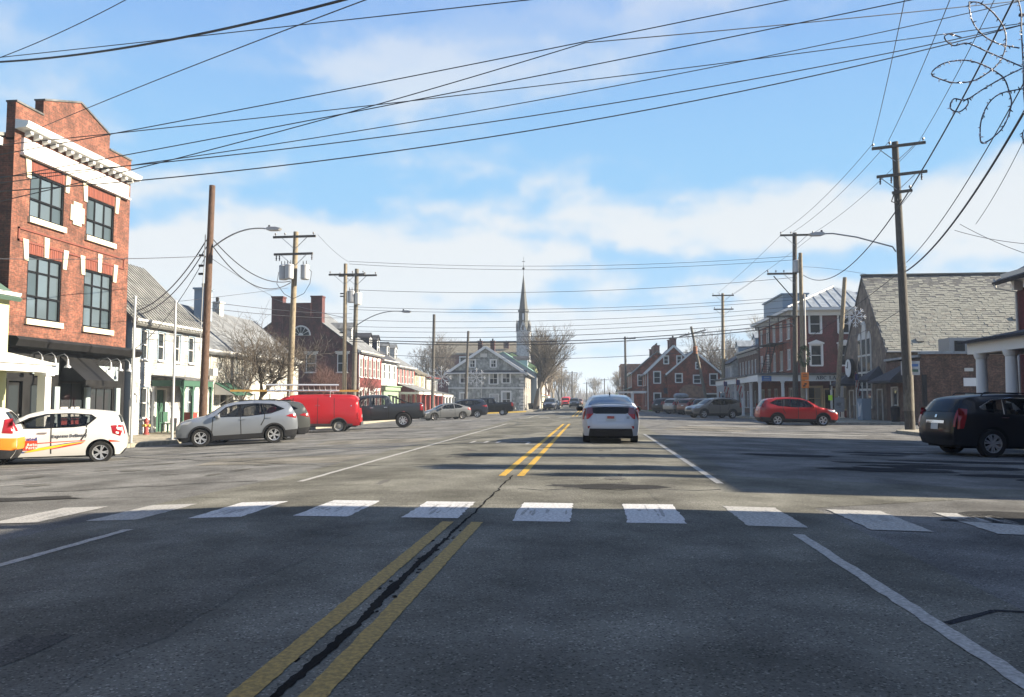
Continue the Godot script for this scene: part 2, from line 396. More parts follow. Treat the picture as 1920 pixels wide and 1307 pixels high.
func left_buildings():
	var yb = -0.42
	# --- yellow-green house at the very left, with its white porch
	var b = house("porch_house", "yellow-green sided house with green eave at the left edge, white porch in front", "house", Vector3(-21.0, yb, -17.0), PI / 2, 9.75, 8.0, 5.6, 8.2, M.siding_yellow, M.siding_yellow, M.green_roof,
		[[1.2, 3.4, 0.9, 1.5], [4.2, 3.4, 0.9, 1.5], [7.6, 3.4, 0.9, 1.5], [1.2, 0.7, 0.9, 1.6], [4.2, 0.15, 1.0, 2.1, M.grey_panel], [7.4, 0.7, 0.9, 1.6]], [], [], {"win": win_of(1, ["glass"], {"sill": M.white, "trim": M.white})})
	cornice(b, 9.75, 5.35, M.white, 0.0, 0.25, 0.35)
	porch(b, 3.0, 9.72, 1.65, 3.05, [3.2, 6.4, 9.5], M.white_old, M.white, M.white, 0.3, 0.4)
	# --- tall brick building
	b = thing("brick_building", "three-storey red brick building with white dentil cornice and stepped gable parapet", "building", Vector3(-21.5, yb, -27.3), PI / 2)
	var T = front_T()
	var par = P2([0, 3.7, 7.55, 3.7, 7.55, 12.95, 5.85, 12.95, 5.85, 13.6, 3.75, 14.3, 1.5, 13.55, 1.5, 12.95, 0, 12.95])
	var wins = [[0.92, 8.78, 2.0, 1.76], [4.38, 8.78, 1.98, 1.7], [0.95, 4.85, 1.98, 2.5], [4.37, 4.85, 2.0, 2.48]]
	wall(b, T, par, wins, M.brick, "wall", 0.22)
	var G0 = G.new()
	G0.prism(P2([0, 12.97, 1.5, 12.97, 1.5, 13.57, 3.75, 14.32, 5.85, 13.62, 5.85, 12.97, 7.55, 12.97, 7.55, 11.5, 0, 11.5]), -0.36, -0.004)
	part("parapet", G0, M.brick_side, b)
	var G1 = G.new()
	for k in [[0.0, 12.99, 1.5, 12.99], [1.5, 13.6, 3.75, 14.34], [3.75, 14.34, 5.85, 13.64], [5.85, 12.99, 7.55, 12.99]]: G1.bar(Vector3(k[0], k[1], -0.18), Vector3(k[2], k[3], -0.18), 0.46, 0.07)
	part("coping", G1, M.roof_grey, b)
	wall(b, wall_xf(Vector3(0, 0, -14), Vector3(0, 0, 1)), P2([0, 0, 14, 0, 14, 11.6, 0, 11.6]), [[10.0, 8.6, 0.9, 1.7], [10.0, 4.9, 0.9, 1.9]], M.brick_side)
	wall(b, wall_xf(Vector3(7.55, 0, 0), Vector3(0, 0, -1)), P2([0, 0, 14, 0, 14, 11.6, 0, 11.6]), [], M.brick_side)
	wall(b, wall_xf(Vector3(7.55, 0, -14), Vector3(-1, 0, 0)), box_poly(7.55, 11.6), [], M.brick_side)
	G1 = G.new(); G1.slab(Vector3(-0.3, 11.7, -0.4), Vector3(3.775, 12.9, -0.4), Vector3(3.775, 12.9, -14.2), Vector3(-0.3, 11.7, -14.2), 0.12); G1.slab(Vector3(3.775, 12.9, -0.4), Vector3(7.85, 11.7, -0.4), Vector3(7.85, 11.7, -14.2), Vector3(3.775, 12.9, -14.2), 0.12)
	part("roof", G1, M.roof_metal, b)
	G1 = G.new(); G1.box(Vector3(-0.16, 11.42, -7.2), Vector3(0.32, 0.3, 13.5)); part("side_eave", G1, M.white, b)
	for i in 4:
		var h: Array = wins[i]
		var wo = win_of(3, ["glass_blue", "glass_blue_mid", "glass_blue_dark", "glass_blue", "glass_blue_mid"], {"frame": M.gloss_black, "fw": 0.08, "mw": 0.075, "split": 0.42 if i < 2 else 0.36, "sill": M.pale_stone, "sill_h": 0.22, "sill_out": 0.08})
		if i > 1: wo.rails = [0.74]
		window(b, T, h, wo)
		# keystones at the corners of the flat arch
		for k in ([0, 2] if i < 2 else [0, 1, 2]):
			var s = G.new()
			var cx: float = h[0] + [-0.12, h[2] / 2, h[2] + 0.12][k]
			var lean: float = [-0.07, 0.0, 0.07][k]
			var y0: float = h[1] + h[3] + (-0.28 if k != 1 else 0.0)
			s.prism(PackedVector2Array([Vector2(cx - 0.11, y0), Vector2(cx + 0.11, y0), Vector2(cx + 0.15 + lean, y0 + 0.8), Vector2(cx - 0.15 + lean, y0 + 0.8)]), 0.0, 0.05)
			part("keystone", s, M.pale_stone, b)
		# upright bricks of the flat arch, one by one
		var nb = 17
		for k in nb:
			var s = G.new()
			var x0: float = h[0] + 0.04 + (h[2] - 0.08) * k / nb
			if i > 1 and absf(x0 - h[0] - h[2] / 2 + 0.05) < 0.22: continue
			s.box(Vector3(x0 + 0.05, h[1] + h[3] + 0.22, 0.006), Vector3(0.094, 0.42, 0.02))
			part("brick", s, M.red_arch if k % 3 else M.red_arch2, b)
	G1 = G.new(); G1.prism(P2([3.28, 9.2, 3.45, 9.2, 3.45, 9.05, 4.0, 9.05, 4.0, 9.2, 4.17, 9.2, 4.17, 9.85, 4.0, 9.85, 4.0, 10.02, 3.45, 10.02, 3.45, 9.85, 3.28, 9.85]), 0, 0.06)
	part("stone_plaque", G1, M.pale_stone, b)
	for k in [[0.35, 7.75, 7.2, 7.82], [0.35, 8.2, 7.2, 8.27], [0.35, 7.75, 0.42, 8.27], [7.13, 7.75, 7.2, 8.27]]:
		G1 = G.new(); G1.box(Vector3((k[0] + k[2]) / 2, (k[1] + k[3]) / 2, 0.02), Vector3(k[2] - k[0], k[3] - k[1], 0.05)); part("brick_band", G1, M.red_arch2, b)
	# white cornice
	G1 = G.new(); G1.box(Vector3(3.8, 11.37, 0.06), Vector3(6.9, 0.62, 0.12)); G1.box(Vector3(3.8, 11.06, 0.1), Vector3(7.0, 0.08, 0.2)); part("frieze", G1, M.white, b)
	G1 = G.new(); G1.prism(P2([0, 0, 0.44, 0.05, 0.52, 0.15, 0.54, 0.28, 0, 0.36]), 0, 7.6)
	part("cornice", G1, M.white, b, Transform3D(Basis(Vector3(0, 0, 1), Vector3(0, 1, 0), Vector3(-1, 0, 0)), Vector3(7.6, 11.93, 0)))
	for i in 15:
		G1 = G.new(); G1.prism(P2([0.12, 11.74, 0.36, 11.83, 0.36, 11.93, 0.12, 11.93]), -0.08, 0.08)
		part("modillion", G1, M.white, b, Transform3D(Basis(Vector3(0, 0, 1), Vector3(0, 1, 0), Vector3(-1, 0, 0)), Vector3(0.45 + i * 0.478, 0, 0)))
	# shop front
	wall(b, T, P2([0, 0, 7.55, 0, 7.55, 3.7, 0, 3.7]), [[0.15, 0.1, 0.75, 2.35], [1.35, 0.55, 1.25, 1.85], [3.15, 0.08, 1.55, 2.4], [5.0, 0.55, 1.75, 1.75]], M.store_black, "shop_front", 0.5)
	window(b, T, [1.35, 0.55, 1.25, 1.85], win_of(2, ["glass"], {"frame": M.store_black, "split": 0.0}))
	window(b, T, [5.0, 0.55, 1.75, 1.75], win_of(3, ["glass"], {"frame": M.store_black, "split": 0.0}))
	window(b, T, [3.15, 0.9, 1.55, 1.58], win_of(2, ["glass"], {"frame": M.store_black, "split": 0.0}))
	door(b, T, [0.15, 0.1, 0.75, 2.35], M.store_black, M.store_black, true)
	for u in [2.8, 4.78, 6.95]:
		G1 = G.new(); G1.box(Vector3(u, 1.15, 0.05), Vector3(0.3, 2.25, 0.1)); G1.box(Vector3(u, 1.7, 0.11), Vector3(0.2, 1.0, 0.02)); part("pilaster", G1, M.grey_panel, b)
	for k in [[3.4, "OPEN"], [4.15, "SALON"]]:
		G1 = G.new(); G1.box(Vector3(k[0], 1.25, -0.05), Vector3(0.55, 0.4, 0.02)); part("window_display", G1, M.white_old, b)
		G1 = G.new(); G1.box(Vector3(k[0], 0.85, -0.045), Vector3(0.5, 0.25, 0.02)); part("window_display", G1, M.red_paint, b)
	G1 = G.new(); G1.prism(P2([0, 0, 0.5, 0.06, 0.62, 0.3, 0.5, 0.42, 0, 0.46]), 0, 8.1)
	part("shop_cornice", G1, M.store_black, b, Transform3D(Basis(Vector3(0, 0, 1), Vector3(0, 1, 0), Vector3(-1, 0, 0)), Vector3(7.95, 3.68, 0.0)))
	# awning over the door
	G1 = G.new(); G1.slab(Vector3(3.0, 2.55, 1.15), Vector3(5.0, 2.55, 1.15), Vector3(5.0, 3.5, 0.03), Vector3(3.0, 3.5, 0.03), 0.03)
	G1.box(Vector3(4.0, 2.44, 1.14), Vector3(2.0, 0.22, 0.03))
	for x in [3.0, 5.0]: G1.prism(P2([0.03, 2.34, 1.15, 2.34, 1.15, 2.55, 0.03, 3.5]), -0.01, 0.01) if false else G1.tri(Vector3(x, 2.5, 0.03), Vector3(x, 2.5, 1.14), Vector3(x, 3.48, 0.03))
	part("awning", G1, M.store_black, b)
	for k in [[1.3, 2.75, 1.5, 0.48, ["HAIR"]], [5.1, 2.6, 1.75, 0.62, ["CORNER", "BARBER SHOP"]]]:
		G1 = G.new(); G1.box(Vector3(k[0] + k[2] / 2, k[1] + k[3] / 2, 0.09), Vector3(k[2], k[3], 0.06))
		var sg = part("shop_sign", G1, M.grey_panel, b)
		if k[4].size() > 1:
			for j in 2: sign_text(sg, k[4][j], Transform3D(Basis(), Vector3(k[0] + k[2] / 2, k[1] + [0.44, 0.17][j], 0.125)), 0.17, M.white, "Droid Serif", [0.7, 1.15][j], true)
		else:
			var s2 = G.new(); s2.box(Vector3(k[0] + 0.75, k[1] + 0.28, 0.125), Vector3(0.8, 0.07, 0.01)); part("lettering", s2, M.white, sg)
	for u in [0.9, 1.65, 2.4, 5.25, 5.95, 6.65]:
		G1 = G.new()
		G1.tube([Vector3(u, 3.25, 0.02), Vector3(u, 3.5, 0.35), Vector3(u, 3.56, 0.62), Vector3(u, 3.45, 0.75), Vector3(u, 3.3, 0.78)], 0.018, 5)
		var lamp = part("gooseneck_lamp", G1, M.metal, b)
		var s = G.new(); s.lathe([Vector2(0.13, 0), Vector2(0.12, 0.05), Vector2(0.05, 0.12), Vector2(0.03, 0.34), Vector2(0.0, 0.36)], 12); part("lamp_shade", s, M.alu, lamp, Transform3D(Basis(), Vector3(u, 3.02, 0.78)))
	# --- white clapboard house
	var hw = [[0.77, 3.7, 0.6, 1.42], [2.28, 3.7, 0.6, 1.42], [3.8, 3.7, 0.6, 1.42], [5.3, 3.7, 0.6, 1.42], [0.83, 0.85, 0.63, 1.5], [2.2, 0.05, 0.85, 2.2, M.green_trim], [5.38, 0.88, 0.58, 1.46]]
	b = house("clapboard_house", "white clapboard house with ribbed metal roof and green porch beside the brick building", "house", Vector3(-21.5, yb, -35.35), PI / 2, 6.75, 7.0, 5.65, 9.0, M.clap_white, M.blue_grey, M.roof_metal, hw, [], [],
		{"win": win_of(1, ["glass", "glass_curtain"], {"frame": M.white_old, "sill": M.white, "trim": M.blue_grey, "tw": 0.07}), "side": 0.12, "door_frame": M.white_old})  # blue-grey trim colours in the shadow of the window reveals
	clapboards(b, T, 6.75, 5.6, hw, M.clap_white)
	clapboards(b, wall_xf(Vector3(0, 0, -7), Vector3(0, 0, 1)), 7.0, 5.6, [], M.blue_grey)  # white end wall; its bluish shade is put into the colour
	cornice(b, 6.75, 5.38, M.white, 0.0, 0.2, 0.32)
	seams(b, 6.75, 7.0, 5.7, 9.1, 0.35, 0.3, M.roof_metal)
	for i in 16:
		for r in 2:
			var s = G.new(); s.tube([Vector3(-0.07, 0, 0), Vector3(-0.06, 0.1, 0.0), Vector3(0.06, 0.1, 0), Vector3(0.07, 0, 0)], 0.014, 4)
			part("snow_guard", s, M.metal, b, Transform3D(Basis(), Vector3(0.2 + i * 0.42 + r * 0.2, 5.86 + 0.32 * r, 0.14 - 0.34 * r)))
	G1 = G.new(); G1.slab(Vector3(1.7, 2.78, 1.75), Vector3(4.75, 2.78, 1.75), Vector3(4.75, 2.98, 0.02), Vector3(1.7, 2.98, 0.02), 0.08); part("porch_roof", G1, M.roof_grey, b)
	G1 = G.new(); G1.box(Vector3(3.22, 2.56, 1.66), Vector3(3.0, 0.3, 0.1)); G1.box(Vector3(1.76, 2.56, 0.82), Vector3(0.1, 0.3, 1.5)); G1.box(Vector3(4.68, 2.56, 0.82), Vector3(0.1, 0.3, 1.5)); part("porch_beam", G1, M.green_trim, b)
	for k in [[1.8, 1.62], [2.7, 1.62], [3.75, 1.62], [4.65, 1.62], [1.8, 0.1], [4.65, 0.1]]:
		var p = post(b, Vector3(k[0], 0, k[1]), 2.42, 0.11, M.green_trim if k[1] > 1 else M.white, "porch_post")
		var s = G.new()
		for sd in [-1.0, 1.0]: s.tube([Vector3(0, 1.85, 0), Vector3(0.1 * sd, 2.1, 0), Vector3(0.3 * sd, 2.38, 0)], 0.025, 4); s.tube([Vector3(0.05 * sd, 2.2, 0), Vector3(0.16 * sd, 2.32, 0), Vector3(0.1 * sd, 2.4, 0)], 0.02, 4)
		part("bracket", s, M.green_trim if k[1] > 1 else M.white, p)
	G1 = G.new(); G1.box(Vector3(3.22, 0.08, 0.85), Vector3(3.2, 0.16, 1.7)); part("porch_floor", G1, M.walk, b)
	# --- white painted brick house
	hw = [[0.25, 3.45, 0.55, 1.05], [1.65, 3.4, 0.55, 1.05], [3.9, 3.4, 0.6, 1.05], [6.1, 3.4, 0.6, 1.05], [8.4, 3.4, 0.6, 1.05], [10.6, 3.4, 0.6, 1.05], [12.8, 3.4, 0.6, 1.05], [2.0, 0.1, 0.95, 2.1, M.wall_dark], [4.2, 0.8, 0.65, 1.4], [6.4, 0.8, 0.65, 1.4], [8.8, 0.8, 0.65, 1.4], [11.4, 0.8, 0.65, 1.4]]
	b = house("painted_brick_house", "long low white painted brick house with pale slate roof behind the bare trees", "house", Vector3(-21.5, yb, -42.35), PI / 2, 14.4, 7.0, 4.65, 7.5, M.brick_white, M.brick_white, M.roof_slate, hw, [], [], {"win": win_of(1, ["glass_curtain", "glass"], {"frame": M.white_old, "sill": M.white, "trim": M.white_old, "tw": 0.06})})
	cornice(b, 14.4, 4.4, M.white, 0.0, 0.18, 0.28)
	chimney(b, Vector3(4.3, 6.6, -2.3), 0.95, 1.9, 0.7, M.blue_grey)
	chimney(b, Vector3(8.6, 7.0, -3.5), 0.6, 1.2, 0.6, M.brick_white)
	G1 = G.new(); G1.slab(Vector3(1.3, 2.05, 1.3), Vector3(3.7, 2.05, 1.3), Vector3(3.7, 2.75, 0.02), Vector3(1.3, 2.75, 0.02), 0.05); part("awning", G1, M.green_trim, b)
	for x in [1.3, 3.7]:
		G1 = G.new(); G1.tri(Vector3(x, 2.04, 0.02), Vector3(x, 2.02, 1.28), Vector3(x, 2.7, 0.02)); G1.tube([Vector3(x, 1.3, 0.02), Vector3(x, 2.0, 1.2)], 0.015, 4); part("awning_side", G1, M.white_old, b)
	G1 = G.new(); G1.box(Vector3(0.52, 3.3, 0.2), Vector3(0.5, 0.4, 0.5)); part("air_conditioner", G1, M.white_old, b)
	G1 = G.new(); G1.tube([Vector3(4.9, 0, 0.06), Vector3(4.9, 4.4, 0.06)], 0.04, 5); part("downpipe", G1, M.white, b)
	# --- red brick house with the big chimney gable
	hw = []
	for i in 5: hw.append([0.55 + i * 1.52, 3.9, 0.72, 1.75])
	hw.append_array([[0.6, 0.75, 0.75, 1.9], [2.1, 0.75, 0.75, 1.9], [3.7, 0.1, 1.0, 2.4, M.white], [5.2, 0.75, 0.75, 1.9], [6.7, 0.75, 0.75, 1.9]])
	var wo = win_of(1, ["glass", "glass_curtain"], {"frame": M.white, "sill": M.white, "trim": M.white, "tw": 0.08, "lintel": M.white})
	b = house("chimney_gable_house", "red brick house with two tall chimneys on its dark windowed gable", "house", Vector3(-21.5, yb, -71.8), PI / 2, 8.2, 12.0, 6.35, 10.7, M.brick_red, M.brick_maroon, M.roof_slate, hw, [[7.0, 4.3, 1.0, 1.7], [10.0, 4.3, 1.0, 1.7]], [], {"win": wo, "nwin": win_of(1, ["glass"], {"frame": M.white, "sill": M.white, "lintel": M.white_old}), "side": 0.0})
	for x in [-4.05, -7.85]:
		G1 = G.new(); G1.box(Vector3(0.36, 9.85, x), Vector3(0.8, 3.0, 1.08)); G1.box(Vector3(0.36, 11.4, x), Vector3(0.9, 0.14, 1.18))
		part("chimney", G1, M.brick_maroon, b)
	G1 = G.new(); G1.box(Vector3(0.1, 10.2, -5.95), Vector3(0.5, 1.2, 2.8)); part("parapet", G1, M.brick_maroon, b)
	var fan = PackedVector2Array()
	for i in 13: fan.append(Vector2(cos(PI * i / 12.0), sin(PI * i / 12.0)) * 0.95)
	var XF = wall_xf(Vector3(-0.02, 7.75, -5.5), Vector3(0, 0, 1))
	G1 = G.new(); G1.prism(fan, 0.0, 0.05); var fl = part("fanlight", G1, M.white_old, b, XF)
	G1 = G.new()
	for i in 6:
		var a0 = PI * (i + 0.08) / 6.0; var a1 = PI * (i + 0.92) / 6.0
		G1.quad(Vector3(cos(a0) * 0.25, sin(a0) * 0.25, 0.056), Vector3(cos(a0) * 0.82, sin(a0) * 0.82, 0.056), Vector3(cos(a1) * 0.82, sin(a1) * 0.82, 0.056), Vector3(cos(a1) * 0.25, sin(a1) * 0.25, 0.056))
	part("pane", G1, M.glass, fl)
	cornice(b, 8.2, 6.1, M.white_old, 0.0, 0.22, 0.3)
	G1 = G.new(); G1.tube([Vector3(0.08, 0, 0.08), Vector3(0.08, 6.2, 0.08)], 0.05, 5); part("downpipe", G1, M.white, b)
	dormer(b, 3.6, 7.2, -1.6, 1.3, 1.5, 2.4, M.wall_grey_white, M.roof_slate)
	# --- the row going on towards the far end of the square
	wo = win_of(1, ["glass", "glass"], {"frame": M.white, "trim": M.white, "tw": 0.08, "sill": M.white})
	b = house("grey_shop_house", "grey-white row house with dark roof, dark dormers and green shop front below", "house", Vector3(-21.5, yb, -80.05), PI / 2, 6.4, 10, 5.95, 9.2, M.wall_grey_white, M.wall_grey_white, M.roof_dark, [[0.7, 3.9, 0.8, 1.6], [2.8, 3.9, 0.8, 1.6], [4.9, 3.9, 0.8, 1.6]], [], [], {"win": wo, "side": 0.0})
	G1 = G.new(); G1.box(Vector3(3.2, 1.35, 0.12), Vector3(6.2, 2.7, 0.24)); part("shop_front", G1, M.green_pale, b)
	for u in [0.9, 2.3, 3.9, 5.3]:
		G1 = G.new(); G1.box(Vector3(u, 1.4, 0.26), Vector3(0.85, 1.6, 0.04)); part("shop_window", G1, M.glass, b)
	G1 = G.new(); G1.box(Vector3(3.2, 2.95, 0.2), Vector3(6.4, 0.45, 0.5)); G1.box(Vector3(3.2, 3.2, 0.28), Vector3(6.5, 0.08, 0.7)); part("shop_cornice", G1, M.green_pale, b)
	for k in 14: G1 = G.new(); G1.box(Vector3(0.35 + k * 0.44, 2.78, 0.4), Vector3(0.14, 0.2, 0.14)); part("dentil", G1, M.green_pale, b)
	for x in [1.4, 4.4]: dormer(b, x, 6.6, -1.6, 1.1, 1.7, 2.6, M.roof_dark, M.roof_dark)
	cornice(b, 6.4, 5.7, M.white, 0.0, 0.2, 0.3)
	hw = []
	for i in 5: hw.append([0.5 + i * 1.7, 3.6, 0.85, 1.65])
	hw.append_array([[1.0, 0.6, 0.9, 1.7], [4.2, 0.1, 1.0, 2.2, M.white], [6.4, 0.6, 0.9, 1.7]])
	b = house("red_row_house", "red painted row house with five white framed windows and a grey porch roof", "house", Vector3(-21.5, yb, -86.5), PI / 2, 8.9, 10, 5.6, 8.6, M.red_paint, M.red_paint, M.roof_slate, hw, [], [], {"win": wo, "side": 0.0})
	porch(b, 0.3, 8.6, 2.4, 2.7, [0.6, 3.2, 5.8, 8.3], M.roof_metal, M.white_old, M.red_paint, 0.4, 0.9)
	for x in [2.2, 5.8]: dormer(b, x, 6.4, -1.6, 1.0, 1.5, 2.4, M.wall_grey_white, M.roof_slate)
	cornice(b, 8.9, 5.35, M.white, 0.0, 0.2, 0.3)
	b = house("cream_row_house", "small cream and brown row house with tan shutters right of the red row house", "house", Vector3(-21.5, yb, -95.5), PI / 2, 6.0, 9, 5.1, 7.6, M.cream, M.stone_brown, M.roof_brown, [[0.9, 3.3, 0.8, 1.4], [3.9, 3.3, 0.8, 1.4], [0.9, 0.7, 0.8, 1.5], [3.8, 0.1, 0.9, 2.1, M.white]], [], [], {"win": wo, "side": 0.0})
	for u in [0.6, 1.95, 3.6, 4.95]: G1 = G.new(); G1.box(Vector3(u, 4.0, 0.05), Vector3(0.34, 1.45, 0.06)); part("shutter", G1, M.tan, b)
	porch(b, 0.0, 6.0, 2.2, 2.6, [0.4, 3.0, 5.6], M.roof_grey, M.white, M.red_paint, 0.3, 0.6)
	hw = []
	for i in 5: hw.append([0.5 + i * 1.4, 3.0, 0.7, 1.3])
	b = house("white_row_house", "low white row house with red roof edge, last of the left row", "house", Vector3(-21.3, yb, -101.6), PI / 2, 7.4, 9, 4.7, 6.6, M.clap_white, M.clap_white, M.roof_grey, hw, [], [], {"win": wo, "side": 0.0})
	G1 = G.new(); G1.box(Vector3(3.7, 4.68, 0.2), Vector3(7.5, 0.12, 0.5)); part("roof_edge", G1, M.red_paint, b)
	porch(b, 0.0, 7.2, 2.2, 2.5, [0.3, 2.4, 4.8, 7.0], M.roof_grey, M.white, M.white, 0.4, 0.5)

func far_buildings():
	# --- grey stuccoed gable house that closes the left side of the square
	var yb = -0.42
	var b = house("grey_gable_house", "grey stucco house with white trimmed gable facing the square and white corner blocks", "house", Vector3(-9.4, yb, -110), PI / 2, 13, 10.6, 5.6, 9.0, M.stone_grey, M.stucco_grey, M.roof_slate, [[1.2, 3.6, 0.9, 1.6], [4.4, 3.6, 0.9, 1.6], [8.0, 3.6, 0.9, 1.6], [1.2, 0.8, 0.9, 1.7], [5, 0.1, 1.0, 2.3, M.white]],
		[[1.71, 4.1, 1.05, 1.35], [5.84, 3.95, 1.1, 1.55], [7.63, 4.1, 1.05, 1.35], [1.7, 0.5, 1.0, 2.2], [5.9, 0.1, 1.15, 2.4, M.wall_grey_white], [7.6, 0.75, 1.15, 2.1], [3.05, 6.3, 0.72, 1.0], [6.0, 6.3, 0.72, 1.0]], [], {"win": win_of(1, ["glass"], {"sill": M.white, "trim": M.white, "tw": 0.14}), "nwin": win_of(2, ["glass", "glass", "glass_curtain"], {"sill": M.white, "trim": M.white, "tw": 0.16, "mw": 0.04}), "side": 0.4, "over": 0.6})
	var X = wall_xf(Vector3(0, 0, -10.6), Vector3(0, 0, 1))
	var g = G.new(); g.box(Vector3(5.3, 3.4, 0.02), Vector3(10.6, 0.14, 0.1)); part("band", g, M.white, b, X)
	g = G.new(); g.slab(Vector3(-0.5, 5.55, 0.55), Vector3(11.1, 5.55, 0.55), Vector3(11.1, 5.85, 0.0), Vector3(-0.5, 5.85, 0.0), 0.05); part("pent_roof", g, M.roof_dark, b, X)
	g = G.new(); g.box(Vector3(5.3, 5.45, 0.3), Vector3(11.6, 0.14, 0.6)); part("pent_eave", g, M.white, b, X)
	for s in [[-0.55, 5.22, 5.3, 9.12], [11.15, 5.22, 5.3, 9.12]]:
		g = G.new(); g.bar(Vector3(s[0], s[1], 0.42), Vector3(s[2], s[3], 0.42), 0.08, 0.34, Vector3(0, 1, 0)); part("rake_board", g, M.white, b, X)
	for i in 12:
		g = G.new(); g.box(Vector3(10.6 - (0.22 if i % 2 else 0.32), 0.3 + i * 0.44, 0.03), Vector3(0.44 if i % 2 else 0.64, 0.3, 0.06)); part("corner_block", g, M.white_old, b, X)
	g = G.new(); g.box(Vector3(5.0, 7.95, 0.03), Vector3(0.95, 0.5, 0.06)); part("attic_vent", g, M.white_old, b, X)
	g = G.new(); g.tube([Vector3(4.75, 0, 0.08), Vector3(4.75, 5.4, 0.08)], 0.06, 5); part("downpipe", g, M.white_old, b, X)
	for x in [4.4, 6.2]: chimney(b, Vector3(3.0, 8.2, -x - 0.3), 0.7, 1.9, 0.6, M.brick_maroon)
	# --- houses further along the left side of the street
	var wo = win_of(1, ["glass", "glass_curtain"], {"trim": M.white, "sill": M.white})
	var rows = [["copper_roof_house", "pale blue-white house with green metal roof just beyond the grey gable house", -123.6, 9.0, 10.6, 5.7, 9.1, "wall_grey_white", "blue_grey", "green_copper"], ["yellow_house", "cream yellow narrow house beyond the green metal roof", -133.2, 6.5, 8, 7.4, 9.6, "siding_yellow", "siding_yellow", "roof_grey"], ["white_far_house", "small white house with red porch roof behind the big bare tree", -140.4, 8.0, 8, 4.2, 6.6, "clap_white", "clap_white", "roof_slate"], ["cream_far_house", "cream house partly hidden behind the big bare tree trunk", -151.0, 9.0, 8, 6.0, 8.6, "cream", "cream", "roof_brown"], ["white_last_house", "white house farthest along the left side of the street", -166.0, 10.0, 9, 6.2, 8.8, "clap_white", "clap_white", "roof_grey"]]
	for r in rows:
		b = house(r[0], r[1], "house", Vector3(-8.5 if r[0] == "copper_roof_house" else -9.4, -0.3, r[2]), PI / 2, r[3], r[4], r[5], r[6], M[r[7]], M[r[8]], M[r[9]], [[0.8, 3.3, 0.8, 1.4], [r[3] - 2.0, 3.3, 0.8, 1.4], [0.8, 0.8, 0.8, 1.5], [r[3] - 2.4, 0.1, 0.9, 2.1, M.white]], [[r[4] - 2.4, 3.3, 0.8, 1.4], [1.6, 3.3, 0.8, 1.4]], [], {"win": wo})
		if r[0] == "copper_roof_house": dormer(b, 2.2, 6.6, -1.6, 1.3, 1.4, 2.4, M.blue_grey, M.roof_dark)
		if r[0] == "white_far_house": porch(b, 0.5, 7.5, 1.6, 2.4, [0.8, 4, 7.2], M.red_paint, M.white, M.white)
	# --- red church and its steeple
	b = house("red_church", "long maroon church with olive roof rising behind the grey gable house", "church", Vector3(-33.5, -0.42, -165), 0, 23.5, 11, 11.4, 14.2, M.brick_laundry, M.brick_laundry, M.roof_brown, [[1.5, 7.8, 1.3, 2.9], [6, 7.8, 1.3, 2.9], [10.5, 7.8, 1.3, 2.9], [15, 7.8, 1.3, 2.9], [19.5, 7.8, 1.3, 2.9]], [], [], {"win": win_of(1, ["glass"], {"trim": M.white, "sill": M.white, "tw": 0.18}), "over": 0.3})
	g = G.new(); g.bar(Vector3(-0.2, 14.36, -5.5), Vector3(23.7, 14.36, -5.5), 0.4, 0.16); part("ridge_cap", g, M.roof_dark, b)
	chimney(b, Vector3(15.6, 12.6, -1.6), 1.1, 1.2, 0.8, M.brick_maroon)
	var t = thing("steeple", "slender grey steeple with white base and ball finial behind the grey gable house", "steeple", Vector3(-14.05, -0.42, -164.2))
	t.scale = Vector3(0.84, 1.0, 0.84)
	g = G.new(); g.box(Vector3(0, 7.8, 0), Vector3(3.2, 15.8, 3.2)); part("tower", g, M.wall_grey_white, t)
	g = G.new(); g.box(Vector3(0, 15.75, 0), Vector3(3.5, 0.2, 3.5)); part("tower_cornice", g, M.white, t)
	for i in 4:
		var B = Basis(Vector3.UP, PI / 2 * i)
		g = G.new(); g.prism(PackedVector2Array([Vector2(-1.0, 15.85), Vector2(1.0, 15.85), Vector2(0, 18.2)]), 1.2, 1.62); var ga = part("gablet", g, M.wall_grey_white, t, Transform3D(B, Vector3()))
		g = G.new(); g.box(Vector3(0, 16.6, 1.63), Vector3(0.35, 1.0, 0.04)); part("louvre", g, M.dark, ga)
		g = G.new(); g.box(Vector3(1.5, 16.5, 1.5), Vector3(0.42, 1.5, 0.42)); g.cyl(Vector3(1.5, 17.2, 1.5), Vector3(1.5, 18.3, 1.5), 0.26, 0.02, 4); part("pinnacle", g, M.roof_grey, t, Transform3D(B, Vector3()))
		g = G.new(); g.box(Vector3(0, 18.6, 1.12), Vector3(0.34, 2.0, 0.06)); part("louvre", g, M.white, t, Transform3D(B, Vector3()))
	g = G.new()
	var prof = [[1.28, 15.85], [1.2, 20.1]]
	for i in 8:
		var a0 = TAU * (i - 0.5) / 8; var a1 = TAU * (i + 0.5) / 8
		var c0 = Vector3(sin(a0), 0, cos(a0)); var c1 = Vector3(sin(a1), 0, cos(a1))
		var u = func(r, y): return [c0 * r + Vector3(0, y, 0), c1 * r + Vector3(0, y, 0)]
		var q = [u.call(1.28, 15.8), u.call(1.22, 20.0), u.call(1.45, 20.05), u.call(1.4, 20.4), u.call(1.12, 20.5), u.call(0.03, 28.0)]
		for k in 5: g.quad(q[k][0], q[k][1], q[k + 1][1], q[k + 1][0])
	part("spire", g, M.roof_steeple, t)
	g = G.new(); g.cyl(Vector3(0, 27.6, 0), Vector3(0, 31.6, 0), 0.06, 0.03, 6); part("finial_rod", g, M.dark, t)
	g = G.new(); g.lathe([Vector2(0, -0.32), Vector2(0.23, -0.23), Vector2(0.32, 0), Vector2(0.23, 0.23), Vector2(0, 0.32)], 12); part("finial_ball", g, M.dark, t, Transform3D(Basis(), Vector3(0, 29.1, 0)))
	g = G.new(); g.box(Vector3(0, 30.6, 0), Vector3(0.7, 0.1, 0.08)); part("finial_cross", g, M.dark, t)
